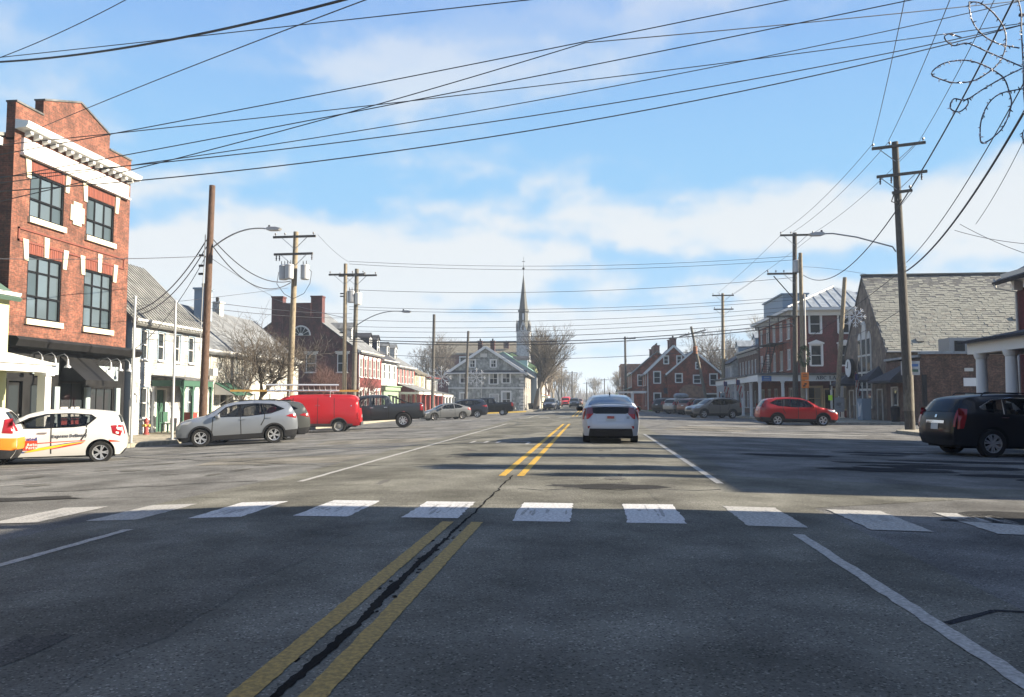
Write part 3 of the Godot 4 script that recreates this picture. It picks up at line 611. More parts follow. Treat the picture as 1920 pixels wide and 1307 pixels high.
	# --- wooded rise at the end of the street
	g = G.new()
	var pr = []
	var hn = FastNoiseLite.new(); hn.seed = 3; hn.frequency = 0.004
	for i in 81:
		var x = -1600.0 + i * 40.0
		pr.append(Vector3(x, 9 + 7 * hn.get_noise_1d(x), -900))
	for i in 80:
		g.quad(Vector3(pr[i].x, -1, -520), Vector3(pr[i + 1].x, -1, -520), pr[i + 1], pr[i])
		g.quad(pr[i], pr[i + 1], Vector3(pr[i + 1].x, -1, -1500), Vector3(pr[i].x, -1, -1500))
	struct("hills", g, M.hill)

func right_buildings():
	var yb = -0.2
	var wo = win_of(1, ["glass", "glass_curtain"], {"frame": M.white, "trim": M.white, "sill": M.white, "tw": 0.09})
	var Q = -PI / 2
	# --- brick houses at the far right corner of the square
	var b = house("brick_gable_house", "brown brick house with white rake boards and two ridge chimneys facing the square", "house", Vector3(6.8, yb, -110), Q, 10, 6.6, 4.95, 8.2, M.brick_house, M.brick_house, M.roof_slate, [[7.2, 3.4, 0.9, 1.5], [3.4, 3.4, 0.9, 1.5], [7.2, 0.8, 0.9, 1.5]], [], [[0.85, 3.6, 0.8, 1.42], [0.85, 0.85, 0.8, 1.5], [2.1, 6.0, 0.55, 0.95], [3.7, 6.0, 0.55, 0.95]], {"win": wo, "side": 0.3})
	var XR = wall_xf(Vector3(10, 0, 0), Vector3(0, 0, -1))
	for s in [[-0.35, 4.72], [6.95, 4.72]]:
		var g0 = G.new(); g0.bar(Vector3(s[0], s[1], 0.32), Vector3(3.3, 8.22, 0.32), 0.06, 0.26); part("rake_board", g0, M.white, b, XR)
	for z in [9.2, 6.6]: chimney(b, Vector3(z, 7.4, -3.3), 0.6, 1.7, 0.8, M.brick_maroon)
	var g = G.new(); g.tube([Vector3(0.1, 0, 0.07), Vector3(0.1, 5, 0.07)], 0.06, 5); part("downpipe", g, M.white, b, XR)
	porch(b, 5.5, 9.9, 1.7, 2.7, [5.7, 7.7, 9.7], M.roof_dark, M.white, M.white, 0.16, 0.5)
	g = G.new(); g.slab(Vector3(2.0, 2.35, 0.9), Vector3(3.6, 2.35, 0.9), Vector3(3.6, 3.0, 0.02), Vector3(2.0, 3.0, 0.02), 0.05); part("awning", g, M.roof_dark, b, XR)
	b = house("wide_brick_house", "wider reddish brick house with a lighter patch on its windowed gable", "house", Vector3(9.25, yb, -108.4), Q, 9.9, 6.2, 4.75, 7.5, M.brick_house, M.brick_house, M.roof_slate, [], [], [[0.9, 3.65, 0.78, 1.05], [3.05, 3.55, 0.85, 0.95], [5.0, 3.3, 0.85, 1.35], [3.35, 5.3, 0.45, 0.75], [4.5, 1.1, 1.4, 1.15]], {"win": wo, "side": 0.2})
	XR = wall_xf(Vector3(9.9, 0, 0), Vector3(0, 0, -1))
	for s in [[-0.3, 4.6], [6.5, 4.6]]:
		g = G.new(); g.bar(Vector3(s[0], s[1], 0.22), Vector3(3.1, 7.52, 0.22), 0.06, 0.2); part("rake_board", g, M.white, b, XR)
	g = G.new(); g.prism(P2([1.3, 0, 4.4, 0, 4.4, 3.0, 3.6, 3.2, 2.85, 3.45, 1.9, 3.3, 1.3, 2.7]), 0.0, 0.02); part("render_patch", g, M.stucco_tan, b, XR)
	g = G.new(); g.box(Vector3(2.5, 0.5, 2.2), Vector3(1.4, 1.2, 1.2)); part("bulkhead", g, M.grey_panel, b, XR)
	b = house("white_trim_house", "brick house with white trim and front porch, set behind the two chimneys", "house", Vector3(5.6, yb, -124), Q, 11.5, 7.0, 5.3, 8.3, M.brick_house, M.brick_house, M.roof_slate, [[9.4, 3.4, 0.9, 1.5], [5.4, 3.4, 0.9, 1.5], [1.4, 3.4, 0.9, 1.5]], [], [[0.8, 3.5, 0.8, 1.5], [2.4, 3.5, 0.8, 1.5]], {"win": wo, "side": 0.3})
	for z in [10.6, 8.6, 2.0]: chimney(b, Vector3(z, 7.4, -3.5), 0.6, 1.7, 0.8, M.brick_maroon)
	cornice(b, 11.5, 5.05, M.white, 0.0, 0.3, 0.4)
	porch(b, 0.4, 11.3, 1.9, 2.8, [0.6, 4, 7.6, 11.0], M.green_copper, M.white, M.white, 0.18, 0.5)
	b = thing("orange_brick_block", "plain orange brick block rising behind the brick houses on the right", "building", Vector3(4.9, yb, -134), 0)
	g = G.new(); g.box(Vector3(5, 3.7, -5), Vector3(10, 7.4, 10)); part("wall", g, M.stucco_tan, b)
	g = G.new(); g.box(Vector3(5, 7.46, -5), Vector3(10.2, 0.12, 10.2)); part("coping", g, M.rust, b)
	for k in 3: g = G.new(); g.box(Vector3(-0.02, 4.6, -1.6 - k * 3), Vector3(0.06, 1.5, 0.9)); part("window", g, M.glass, b)
	for k in [["far_grey_house", "grey house with dark roof, far along the right side", -152.0, 8.0], ["far_white_house", "white house farthest along the right side of the street", -170.0, 12.0]]:
		b = house(k[0], k[1], "house", Vector3(6.4, yb, k[2]), Q, k[3], 8, 5.0, 7.4, M.wall_grey_white, M.wall_grey_white, M.roof_grey, [[1, 3, 0.9, 1.4], [5, 3, 0.9, 1.4]], [], [], {"win": wo})
		porch(b, 0.4, k[3] - 0.4, 1.5, 2.5, [0.6, k[3] - 0.6], M.roof_grey, M.white, M.white)
	# --- shaded row along the right side of the square
	var hw = []
	for i in 6: hw.append([0.7 + i * 1.75, 4.3, 0.75, 1.55])
	for i in 5: hw.append([0.9 + i * 2.0, 0.7, 0.9, 1.8])
	b = house("brown_row_house", "shaded brown brick row house with dark roof left of the laundromat", "house", Vector3(17.3, yb, -96.5), Q, 11.6, 9, 7.0, 9.4, M.brick_brown, M.wall_grey_white, M.roof_dark, hw, [], [], {"win": win_of(1, ["glass_curtain"], {"frame": M.white, "sill": M.white}), "side": 0.1})
	cornice(b, 11.6, 6.7, M.white_old, 0.0, 0.3, 0.45)
	for i in 9: g = G.new(); g.box(Vector3(0.6 + i * 1.3, 6.55, 0.14), Vector3(0.18, 0.3, 0.28)); part("eave_bracket", g, M.white_old, b)
	for x in [2.5, 6.5]: dormer(b, x, 7.5, -1.4, 1.3, 1.2, 2.4, M.blue_grey, M.roof_metal_pale)
	chimney(b, Vector3(10.6, 8.6, -4.5), 1.0, 1.3, 0.7, M.brick_maroon)
	hw = []
	for i in 4: hw.append([0.5 + i * 1.3, 3.6, 0.7, 1.9])
	b = house("white_narrow_house", "narrow white house with tall close windows beside the brick gable houses", "house", Vector3(16.6, yb, -103.0), Q, 6.3, 8, 6.1, 8.6, M.wall_grey_white, M.wall_grey_white, M.roof_dark, hw, [], [[1.0, 3.6, 0.7, 1.7], [3.0, 3.6, 0.7, 1.7]], {"win": wo})
	dormer(b, 3.2, 6.4, -1.2, 1.6, 1.7, 2.4, M.blue_grey, M.roof_metal_pale)
	# --- laundromat building on the corner
	b = thing("laundromat_building", "three-storey maroon brick corner building with hipped metal roof above the laundromat porch", "building", Vector3(17.3, yb, -70.0), 0)
	var W = 9.0; var D = 14.7; var H = 9.2
	var T = front_T()
	var lw = [[1.27, 7.2, 0.9, 1.6], [3.65, 7.2, 0.9, 1.6], [6.0, 7.2, 0.9, 1.6], [1.3, 4.45, 0.9, 1.75], [3.65, 4.45, 0.9, 1.75], [6.0, 4.45, 0.9, 1.75], [1.0, 0.7, 1.1, 1.9], [3.4, 0.7, 1.1, 1.9], [2.35, 0.1, 0.8, 2.3, M.red_paint]]
	wall(b, T, box_poly(W, H), lw, M.brick_laundry)
	for i in lw.size():
		if lw[i].size() > 4: door(b, T, lw[i], M.wall_dark, M.cream, true); continue
		var o = win_of(2 if i > 5 else 1, ["glass", "glass_curtain"], {"frame": M.white if i < 6 else M.cream, "trim": M.white if i < 6 else M.cream, "sill": M.white if i < 6 else M.cream, "tw": 0.12})
		if i < 3: o.lintel = M.white
		elif i < 6: o.pediment = M.white
		window(b, T, lw[i], o)
	for i in 3:   # dark arched hoods between the windows of the top floor
		g = G.new(); var hp = PackedVector2Array()
		for k in 9: hp.append(Vector2(0.55 * cos(PI * k / 8.0), 0.5 * sin(PI * k / 8.0)))
		g.prism(hp, 0.0, 0.05); part("arch_hood", g, M.brick_maroon, b, Transform3D(Basis(), Vector3(0.52 + i * 2.35, 8.2, 0)))
	var TL = wall_xf(Vector3(0, 0, -D), Vector3(0, 0, 1))
	var sw = []
	for i in 5: sw.append_array([[1.0 + i * 2.8, 6.9, 0.8, 1.6], [1.0 + i * 2.8, 4.2, 0.8, 1.7], [1.2 + i * 2.8, 0.7, 1.0, 1.8]])
	wall(b, TL, box_poly(D, H), sw, M.brick_house)
	for h in sw: window(b, TL, h, win_of(1, ["glass_curtain", "glass"], {"frame": M.white, "sill": M.white, "trim": M.white_old}))
	wall(b, wall_xf(Vector3(W, 0, 0), Vector3(0, 0, -1)), box_poly(D, H), [], M.brick_laundry); wall(b, wall_xf(Vector3(W, 0, -D), Vector3(-1, 0, 0)), box_poly(W, H), [], M.brick_laundry)
	g = G.new(); g.box(Vector3(W / 2, 8.95, 0.1), Vector3(W + 0.4, 0.45, 0.2)); g.box(Vector3(W / 2, 9.25, -D / 2), Vector3(W + 1.4, 0.22, D + 1.4)); g.box(Vector3(-0.1, 8.95, -D / 2), Vector3(0.2, 0.45, D)); part("cornice", g, M.white, b)
	for i in 14: g = G.new(); g.box(Vector3(-0.32, 8.95, -0.5 - i * 1.05), Vector3(0.35, 0.36, 0.2)); part("eave_bracket", g, M.white_old, b)
	g = G.new()
	var e = 0.72; var ry = 11.75
	var r0 = Vector3(W / 2, ry, -4.2); var r1 = Vector3(W / 2, ry, -D + 4.2)
	var c0 = Vector3(-e, 9.37, e); var c1 = Vector3(W + e, 9.37, e); var c2 = Vector3(W + e, 9.37, -D - e); var c3 = Vector3(-e, 9.37, -D - e)
	g.tri(c0, c1, r0); g.quad(c1, c2, r1, r0); g.tri(c2, c3, r1); g.quad(c3, c0, r0, r1)
	part("roof", g, M.roof_metal_pale, b)
	for i in 13:
		var x = -e + 0.8 * (i + 0.5)
		var f = 1.0 - absf(x - W / 2) / (W / 2 + e)
		g = G.new(); g.bar(Vector3(x, 9.39, e), Vector3(x, 9.39 + (ry - 9.37) * f, e - (e + 4.2) * f), 0.05, 0.07); part("roof_seam", g, M.roof_metal_pale, b)
	g = G.new(); g.bar(c0 + Vector3(0, 0.05, 0), r0 + Vector3(0, 0.05, 0), 0.14, 0.1); part("hip_cap", g, M.white, b)
	g = G.new(); g.box(Vector3(1.2, 10.2, -8.5), Vector3(2.2, 1.9, 8.0)); g.box(Vector3(1.2, 11.2, -8.5), Vector3(2.5, 0.12, 8.3)); part("roof_house", g, M.blue_grey, b)
	# fire escape on the street side
	for y in [3.95, 6.6]:
		g = G.new(); g.box(Vector3(-0.75, y, -5.6), Vector3(1.3, 0.08, 4.6)); part("landing", g, M.dark, b)
		for k in 7: g = G.new(); g.tube([Vector3(-1.38, y, -3.4 - k * 0.73), Vector3(-1.38, y + 1.0, -3.4 - k * 0.73)], 0.02, 4); part("baluster", g, M.dark, b)
		g = G.new(); g.tube([Vector3(-1.38, y + 1.0, -3.3), Vector3(-1.38, y + 1.0, -7.9)], 0.025, 4); part("handrail", g, M.dark, b)
	for k in 12: g = G.new(); g.box(Vector3(-1.0, 3.95 + k * 0.22, -7.4 + k * 0.28), Vector3(0.6, 0.04, 0.22)); part("stair_tread", g, M.dark, b)
	g = G.new(); g.bar(Vector3(-1.32, 3.95, -7.5), Vector3(-1.32, 6.6, -4.1), 0.05, 0.18); g.bar(Vector3(-0.7, 3.95, -7.5), Vector3(-0.7, 6.6, -4.1), 0.05, 0.18); part("stair_stringer", g, M.dark, b)
	for k in [[-1.38, -3.3], [-1.38, -7.9]]: g = G.new(); g.tube([Vector3(k[0], 3.6, k[1]), Vector3(k[0], 8.4, k[1])], 0.05, 5); part("fire_escape_post", g, M.dark, b)
	# wrap-around porch
	g = G.new(); g.box(Vector3(2.6, 3.62, 2.05), Vector3(13.2, 0.16, 4.5)); g.box(Vector3(-2.0, 3.62, -9.2), Vector3(4.3, 0.16, 18.0)); part("porch_roof", g, M.roof_grey, b)
	g = G.new(); g.box(Vector3(2.6, 3.28, 4.0), Vector3(13.2, 0.5, 0.2)); g.box(Vector3(-3.9, 3.28, -7.0), Vector3(0.2, 0.5, 21.8)); part("porch_fascia", g, M.white, b)
	for i in 7: post(b, Vector3(-3.8, 0.0, 3.9 - i * 3.6), 3.05, 0.2, M.white, "porch_post")
	for x in [-2.0, 2.6, 4.9]: post(b, Vector3(x, 0.0, 3.9), 3.05, 0.2 if x < 4 else 0.28, M.white if x < 4 else M.cream, "porch_post")
	sign_text(b, "ABC  LAUNDROMAT", Transform3D(Basis(), Vector3(2.55, 3.29, 4.11)), 0.27, M.letter_dark, "Droid Serif", 4.0, true)
	g = G.new(); g.box(Vector3(-3.3, 3.25, 4.14), Vector3(0.75, 0.42, 0.06)); var bs = part("blue_sign", g, M.sign_blue, b)
	g = G.new(); g.box(Vector3(-3.3, 3.14, 4.175), Vector3(0.5, 0.05, 0.01)); g.box(Vector3(-3.3, 3.32, 4.175), Vector3(0.4, 0.09, 0.01)); part("lettering", g, M.grey_panel, bs)
	# --- stone church with the shingled roof
	b = house("stone_church", "brown stone church with steep pale shingled roof and dark gable to the street", "church", Vector3(20.0, yb, -56.5), 0, 14.5, 8.9, 5.05, 10.65, M.stone_brown, M.stone_brown, M.roof_grey, [], [], [], {"over": 0.25, "side": 0.06})
	var roof_len = Vector2(4.45 + 0.25, 5.6 * (4.45 + 0.25) / 4.45).length()
	var dirv = Vector3(0, 5.6, -4.45).normalized(); var nrm = dirv.cross(Vector3.LEFT).normalized()
	if nrm.y < 0: nrm = -nrm
	var start = Vector3(-0.06, 5.1 - 5.6 / 4.45 * 0.25, 0.25)
	var rest = G.new(); var cnt = 0
	var nrow = int(roof_len / 0.19)
	var sm = [M.shingle_pale, M.shingle_mid, M.shingle_light, M.shingle_warm, M.shingle_dark]
	var pool = []
	for k in 4:
		var s = G.new(); s.box(Vector3(0, 0.12, 0), Vector3([0.30, 0.35, 0.40, 0.26][k], 0.24, 0.03)); pool.append(s.mesh())
	for r in nrow:
		var x = -0.04 + rng.randf_range(0, 0.2)
		while x < 14.5:
			var k = rng.randi() % 4
			var w: float = [0.30, 0.35, 0.40, 0.26][k]
			var tilt = rng.randf_range(0.06, 0.10)
			var bz = nrm; var by = dirv
			var B = Basis(Vector3.RIGHT, by, bz) * Basis(Vector3.RIGHT, -tilt) * Basis(Vector3(0, 0, 1), rng.randf_range(-0.02, 0.02))
			var p = start + dirv * (r * 0.19) + Vector3.RIGHT * (x + w / 2) + nrm * rng.randf_range(0.01, 0.03)
			if cnt < 300 and x < 9.2 and r % 2 == 0:
				part("shingle", pool[k], sm[[0, 1, 3, 0, 1, 2, 3, 4][rng.randi() % 8]], b, Transform3D(B, p)); cnt += 1
			else:
				rest.T = Transform3D(B, p); rest.box(Vector3(0, 0.12, 0), Vector3(w, 0.24, 0.03))
			x += w + 0.012
	stuffed(part("shingles", rest, M.shingle_pale, b))
	g = G.new(); g.bar(Vector3(-0.1, 10.78, -4.45), Vector3(14.6, 10.78, -4.45), 0.3, 0.08); part("ridge_cap", g, M.shingle_mid, b)
	g = G.new(); g.tube([Vector3(-0.1, 4.78, 0.34), Vector3(14.6, 4.76, 0.34)], 0.07, 6); part("gutter", g, M.metal, b)
	for k in [[9.3, 3.0], [10.2, 3.0], [2.4, 1.0]]:
		g = G.new(); g.box(Vector3(), Vector3(0.5, 0.3, 0.12)); part("roof_vent", g, M.shingle_dark, b, Transform3D(Basis(Vector3.RIGHT, dirv, nrm), start + dirv * k[1] + Vector3.RIGHT * k[0] + nrm * 0.06))
	TL = wall_xf(Vector3(0, 0, -8.9), Vector3(0, 0, 1))
	# tall traceried window, doors, clock and small roofs on the gable
	for k in [[3.3, 0.9, 0.75, 5.6], [4.25, 0.9, 0.85, 6.4], [5.3, 0.9, 0.75, 5.6]]:
		var ap = PackedVector2Array([Vector2(0, 0), Vector2(k[2], 0), Vector2(k[2], k[3] - 0.7), Vector2(k[2] * 0.82, k[3] - 0.25), Vector2(k[2] / 2, k[3]), Vector2(k[2] * 0.18, k[3] - 0.25), Vector2(0, k[3] - 0.7)])
		g = G.new(); g.prism(ap, 0.0, 0.09); var fr = part("window_frame", g, M.white_old, b, TL * Transform3D(Basis(), Vector3(k[0], k[1], 0)))
		for j in 4:
			g = G.new(); g.box(Vector3(k[2] / 2, 0.75 + j * 1.25, 0.1), Vector3(k[2] - 0.2, 1.1, 0.03)); part("pane", g, M.glass, fr)
	g = G.new(); g.cyl(Vector3(0, 0, 0.05), Vector3(0, 0, 0.3), 0.75, 0.75, 24); var ck = part("clock", g, M.dark, b, TL * Transform3D(Basis(), Vector3(2.0, 3.95, 0.1)))
	g = G.new(); g.cyl(Vector3(0, 0, 0.3), Vector3(0, 0, 0.33), 0.68, 0.68, 24); part("clock_face", g, M.white, ck)
	g = G.new(); g.bar(Vector3(0, 0, 0.35), Vector3(0.1, 0.5, 0.35), 0.05, 0.02); g.bar(Vector3(0, 0, 0.35), Vector3(-0.33, 0.1, 0.35), 0.06, 0.02); part("clock_hands", g, M.dark, ck)
	for k in [[0.35, 2.75, 2.1], [6.2, 2.9, 2.6]]:
		g = G.new()
		var w2: float = k[2]
		var a = Vector3(k[0], k[1], 1.3); var bq = Vector3(k[0] + w2, k[1], 1.3); var c = Vector3(k[0] + w2, k[1], 0.02); var dq = Vector3(k[0], k[1], 0.02); var pk = Vector3(k[0] + w2 / 2, k[1] + 1.0, 0.02)
		g.tri(a, bq, pk); g.tri(bq, c, pk); g.tri(dq, a, pk); g.box(Vector3(k[0] + w2 / 2, k[1] - 0.07, 0.66), Vector3(w2 + 0.08, 0.12, 1.34)); part("entrance_roof", g, M.roof_dark, b, TL)
		door(b, TL, [k[0] + w2 / 2 - 0.45, 0.1, 0.9, 2.1], M.wall_grey_white, M.white_old, true)
		g = G.new(); g.tube([Vector3(k[0] + 0.1, 0, 1.2), Vector3(k[0] + 0.1, k[1] - 0.1, 1.2)], 0.05, 6); part("entrance_post", g, M.white_old, b, TL)
	# --- flat brick annex
	b = thing("brick_annex", "low flat-roofed brown brick annex with pale coping in front of the church roof", "building", Vector3(19.9, yb, -50.6), 0)
	wall(b, T, box_poly(13, 4.3), [], M.brick_brown); 
	TL = wall_xf(Vector3(0, 0, -5.8), Vector3(0, 0, 1))
	wall(b, TL, box_poly(5.8, 4.0), [[1.0, 0.1, 1.0, 2.2, M.wall_grey_white], [2.9, 0.2, 0.7, 2.1]], M.brick_brown)
	door(b, TL, [1.0, 0.1, 1.0, 2.2], M.wall_grey_white, M.white_old, true); window(b, TL, [2.9, 0.2, 0.7, 2.1], win_of(2, ["glass_curtain"], {"frame": M.white_old}))
	g = G.new(); g.box(Vector3(6.5, 4.2, -2.9), Vector3(12.9, 0.1, 5.7)); part("roof", g, M.roof_grey, b)
	g = G.new(); g.box(Vector3(6.5, 4.38, 0.02), Vector3(13.2, 0.16, 0.3)); g.box(Vector3(0.02, 4.2, -2.95), Vector3(0.3, 0.14, 5.7)); part("coping", g, M.roof_metal_pale, b)
	g = G.new(); var aw = [Vector3(0.6, 2.75, 1.4), Vector3(4.6, 2.75, 1.4), Vector3(4.6, 2.75, 0.02), Vector3(0.6, 2.75, 0.02), Vector3(4.4, 4.0, 0.02), Vector3(2.0, 3.6, 0.02)]
	g.quad(aw[0], aw[1], aw[4], aw[5]); g.tri(aw[1], aw[2], aw[4]); g.tri(aw[3], aw[0], aw[5]); g.box(Vector3(2.6, 2.68, 0.7), Vector3(4.1, 0.12, 1.45)); part("entrance_roof", g, M.roof_dark, b, TL)
	g = G.new(); g.box(Vector3(-0.65, 3.45, 0.1), Vector3(1.05, 0.85, 0.14)); var asn = part("hanging_sign", g, M.wall_grey_white, b)
	for k in 2: g = G.new(); g.box(Vector3(-0.6, [3.62, 3.3][k], 0.18), Vector3(0.75, 0.16, 0.01)); part("lettering", g, [M.sign_blue, M.green_trim][k], asn)
	g = G.new(); g.box(Vector3(0.14, 2.1, 0.08), Vector3(0.24, 1.9, 0.16)); part("wall_box", g, M.dark, b)
	for k in [[2.75, 3.35, 0.5, 0.2, "white_old"], [2.8, 2.6, 0.75, 0.5, "tinsel"], [2.75, 1.75, 0.5, 0.32, "grey_panel"]]:
		g = G.new(); g.box(Vector3(k[0], k[1], 0.03), Vector3(k[2], k[3], 0.05)); part("wall_plaque", g, M[k[4]], b)
	g = G.new(); g.box(Vector3(3.6, 4.85, -2.2), Vector3(2.6, 1.1, 1.6)); var ac = part("roof_unit", g, M.metal, b)
	for k in 3: g = G.new(); g.box(Vector3(2.9 + k * 0.75, 4.85, -1.38), Vector3(0.6, 0.7, 0.04)); part("grille", g, M.dark, ac)
	# --- brick house with columned porch at the right edge
	hw = []
	for i in 5: hw.append_array([[1.6 + i * 3.6, 4.0, 1.0, 1.7], [1.6 + i * 3.6, 0.8, 1.0, 1.9]])
	b = house("columned_brick_house", "red brick house with bracketed white eave and round porch columns at the right edge", "house", Vector3(15.9, yb, -31.4), Q, 18.4, 10, 6.3, 8.9, M.brick_laundry, M.brick_laundry, M.roof_dark, hw, [[3, 4, 1.0, 1.7], [6.5, 4, 1, 1.7]], [], {"win": wo, "over": 0.7, "side": 0.45})
	cornice(b, 18.4, 5.9, M.white, 0.0, 0.34, 0.5)
	for i in 24: g = G.new(); g.box(Vector3(0.3 + i * 0.78, 5.78, 0.16), Vector3(0.16, 0.36, 0.3)); part("eave_bracket", g, M.white, b)
	g = G.new(); g.tube([Vector3(-0.35, 6.1, 0.65), Vector3(-0.35, 5.75, 0.6), Vector3(0.1, 5.55, 0.1), Vector3(0.1, 0.2, 0.1)], 0.05, 6); part("downpipe", g, M.white_old, b)
	g = G.new(); g.slab(Vector3(2.0, 3.55, 3.1), Vector3(18, 3.55, 3.1), Vector3(18, 4.15, 0.02), Vector3(2.0, 4.15, 0.02), 0.1); part("porch_roof", g, M.roof_dark, b)
	g = G.new(); g.box(Vector3(10, 3.3, 2.7), Vector3(15.6, 0.4, 0.3)); g.box(Vector3(2.3, 3.3, 1.35), Vector3(0.3, 0.4, 2.4)); part("porch_beam", g, M.white, b)
	for x in [2.75, 4.7, 7.7, 11, 14.2, 17.4]:
		g = G.new(); g.lathe([Vector2(0.24, 0), Vector2(0.24, 0.16), Vector2(0.2, 0.2), Vector2(0.19, 1.2), Vector2(0.165, 2.85), Vector2(0.2, 2.9), Vector2(0.23, 3.0), Vector2(0.23, 3.1), Vector2(0, 3.1)], 18); part("porch_column", g, M.white, b, Transform3D(Basis(), Vector3(x, 0.05, 2.65)))
	g = G.new(); g.box(Vector3(10, 0.1, 1.45), Vector3(16, 0.3, 2.9)); part("porch_floor", g, M.walk2, b)
	for k in [[5.3, 2.95, 1.15], [8.6, 2.1, 0.5], [11.5, 2.95, 1.1], [14.95, 3.0, 1.1], [16.5, 1.9, 0.55]]: chimney(b, Vector3(k[0], 8.1, -4.9), k[2], k[1], 0.8, M.brick_maroon)
	# --- house on the near corner whose shadow covers the foreground
	hw = []
	for i in 9: hw.append_array([[1.4 + i * 3.6, 3.8, 1.0, 1.7], [1.4 + i * 3.6, 0.7, 1.1, 1.8]])
	b = house("near_corner_house", "long brick house on the near right corner, shading the foreground", "house", Vector3(8.6, 0.0, -10.1), Q, 34, 9, 6.0, 8.9, M.brick_brown, M.brick_brown, M.roof_dark, hw, [], [], {"win": wo, "over": 0.3})
	b = house("added_left_house", "added unseen brick house at near left, cutting skylight on the foreground", "house", Vector3(-11.2, -0.3, 26), PI / 2, 34, 9, 10.4, 12.6, M.brick_brown, M.brick_brown, M.roof_dark, hw, [], [], {"win": wo, "over": 0.3})  # added out of view, kept tall to block skylight over the foreground
	for x in [6.0, 18.0]: chimney(b, Vector3(x, 8.2, -4.5), 0.9, 1.6, 0.8, M.brick_maroon)

func trees():
	tree("bare_tree", "big fan-shaped bare tree at the kerb beyond the grey gable house", Vector3(-7.75, -0.1, -111), {"seed": 5, "depth": 6, "len": 3.1, "rad": 0.52, "kids": 3, "kids0": 7, "ang": 0.37, "shr": 0.80, "wob": 0.10, "up": 0.05, "side": 0.75, "rs": 0.5, "mat": M.bark, "twig_mat": M.bark, "lean": 0.08, "min_r": 0.016}, "bare winter trees")
	tree("bare_tree", "tall round bare tree rising left of the maroon church roof", Vector3(-29, -0.4, -142), {"seed": 9, "depth": 6, "len": 4.0, "rad": 0.5, "kids": 3, "kids0": 6, "ang": 0.55, "shr": 0.74, "wob": 0.14, "up": 0.05, "rs": 0.5, "mat": M.bark, "min_r": 0.02}, "bare winter trees")
	tree("bare_tree", "small gnarled bare tree in front of the low white painted house", Vector3(-20.7, -0.3, -47.2), {"seed": 14, "depth": 6, "len": 2.0, "rad": 0.17, "kids": 3, "kids0": 4, "ang": 0.7, "shr": 0.76, "wob": 0.28, "up": 0.03, "side": 0.8, "rs": 0.6, "mat": M.bark, "min_r": 0.008}, "bare winter trees")
	tree("bare_tree", "slender bare tree left of the gnarled one, against the white painted wall", Vector3(-20.2, -0.3, -44.6), {"seed": 33, "depth": 5, "len": 1.6, "rad": 0.08, "kids": 3, "ang": 0.6, "shr": 0.76, "wob": 0.2, "up": 0.08, "side": 0.7, "mat": M.bark, "min_r": 0.007}, "bare winter trees")
	var s = [["rust-brown bare shrub tree nearest the red van's roof ladder", -20.6, -60.0, 21, 1.3], ["taller rust-brown bare tree against the chimney gable wall", -22.6, -65.0, 22, 1.5], ["rust-brown bare shrub tree beside the paired utility poles", -19.8, -66.0, 23, 1.25], ["low rust-brown bare bush at the end of the white painted house", -21.8, -59.2, 24, 1.0]]
	for k in s: tree("shrub_tree", k[0], Vector3(k[1], -0.4, k[2]), {"seed": k[3], "depth": 4, "len": k[4], "rad": 0.06, "kids": 4, "kids0": 6, "ang": 0.55, "shr": 0.78, "wob": 0.16, "up": 0.07, "side": 0.7, "mat": M.twig_rust, "min_r": 0.009}, "rusty bare shrubs by the chimney gable")
	tree("bare_tree", "spreading bare tree with thick limbs behind the wide brick house", Vector3(20.0, -0.2, -124), {"seed": 41, "depth": 6, "len": 3.4, "rad": 0.5, "kids": 3, "kids0": 5, "ang": 0.6, "shr": 0.78, "wob": 0.16, "up": 0.02, "rs": 0.56, "mat": M.bark, "min_r": 0.022}, "bare winter trees")
	tree("bare_tree", "pale bare tree showing above the brown row house roof", Vector3(27.5, -0.2, -128), {"seed": 43, "depth": 6, "len": 3.8, "rad": 0.4, "kids": 3, "kids0": 5, "ang": 0.4, "shr": 0.76, "wob": 0.1, "up": 0.08, "rs": 0.55, "mat": M.bark_pale, "min_r": 0.022}, "bare winter trees")
	tree("bare_tree", "bare tree whose twig tips show above the shingled church roof", Vector3(40, -0.2, -82), {"seed": 44, "depth": 5, "len": 3.4, "rad": 0.3, "kids": 3, "kids0": 5, "ang": 0.5, "shr": 0.75, "wob": 0.12, "up": 0.06, "rs": 0.55, "mat": M.bark, "min_r": 0.018}, "bare winter trees")
	# further along the street, copied from two kinds
	var a = tree("bare_tree", "bare street tree just beyond the big fan-shaped tree", Vector3(-8.0, -0.1, -146), {"seed": 51, "depth": 5, "len": 2.6, "rad": 0.28, "kids": 3, "kids0": 5, "ang": 0.42, "shr": 0.8, "wob": 0.12, "up": 0.06, "rs": 0.55, "mat": M.bark_pale, "min_r": 0.025}, "bare winter trees")
	var more = [["tall bare street tree in front of the white last house", -8.2, -172, 1.15, 1.0], ["pale bare tree farther along the left pavement", -8.0, -200, 1.1, 2.2], ["rounded bare tree by the far right pavement", 7.4, -196, 1.0, 4.0], ["bare tree beyond the far right white house", 8.6, -225, 1.2, 0.4], ["bare tree farthest along the left side", -8.4, -240, 1.2, 5.1], ["bare tree closing the view at the end of the street", 1.5, -330, 1.3, 3.0], ["low bare tree at the end of the street, left of the poles", -6.5, -300, 1.0, 1.7], ["bare tree at the end of the street on the right", 10, -290, 1.2, 2.9]]
	for k in more:
		var c: Node3D = a.duplicate()
		c.name = numbered("bare_tree"); add_child(c, true)
		c.position = Vector3(k[1], -0.3, k[2]); c.scale = Vector3.ONE * k[3]; c.rotation.y = k[4]
		tag(c, k[0], "tree", "bare winter trees")
	# far wood on the rise
	var g = G.new()
	var r = RandomNumberGenerator.new(); r.seed = 8
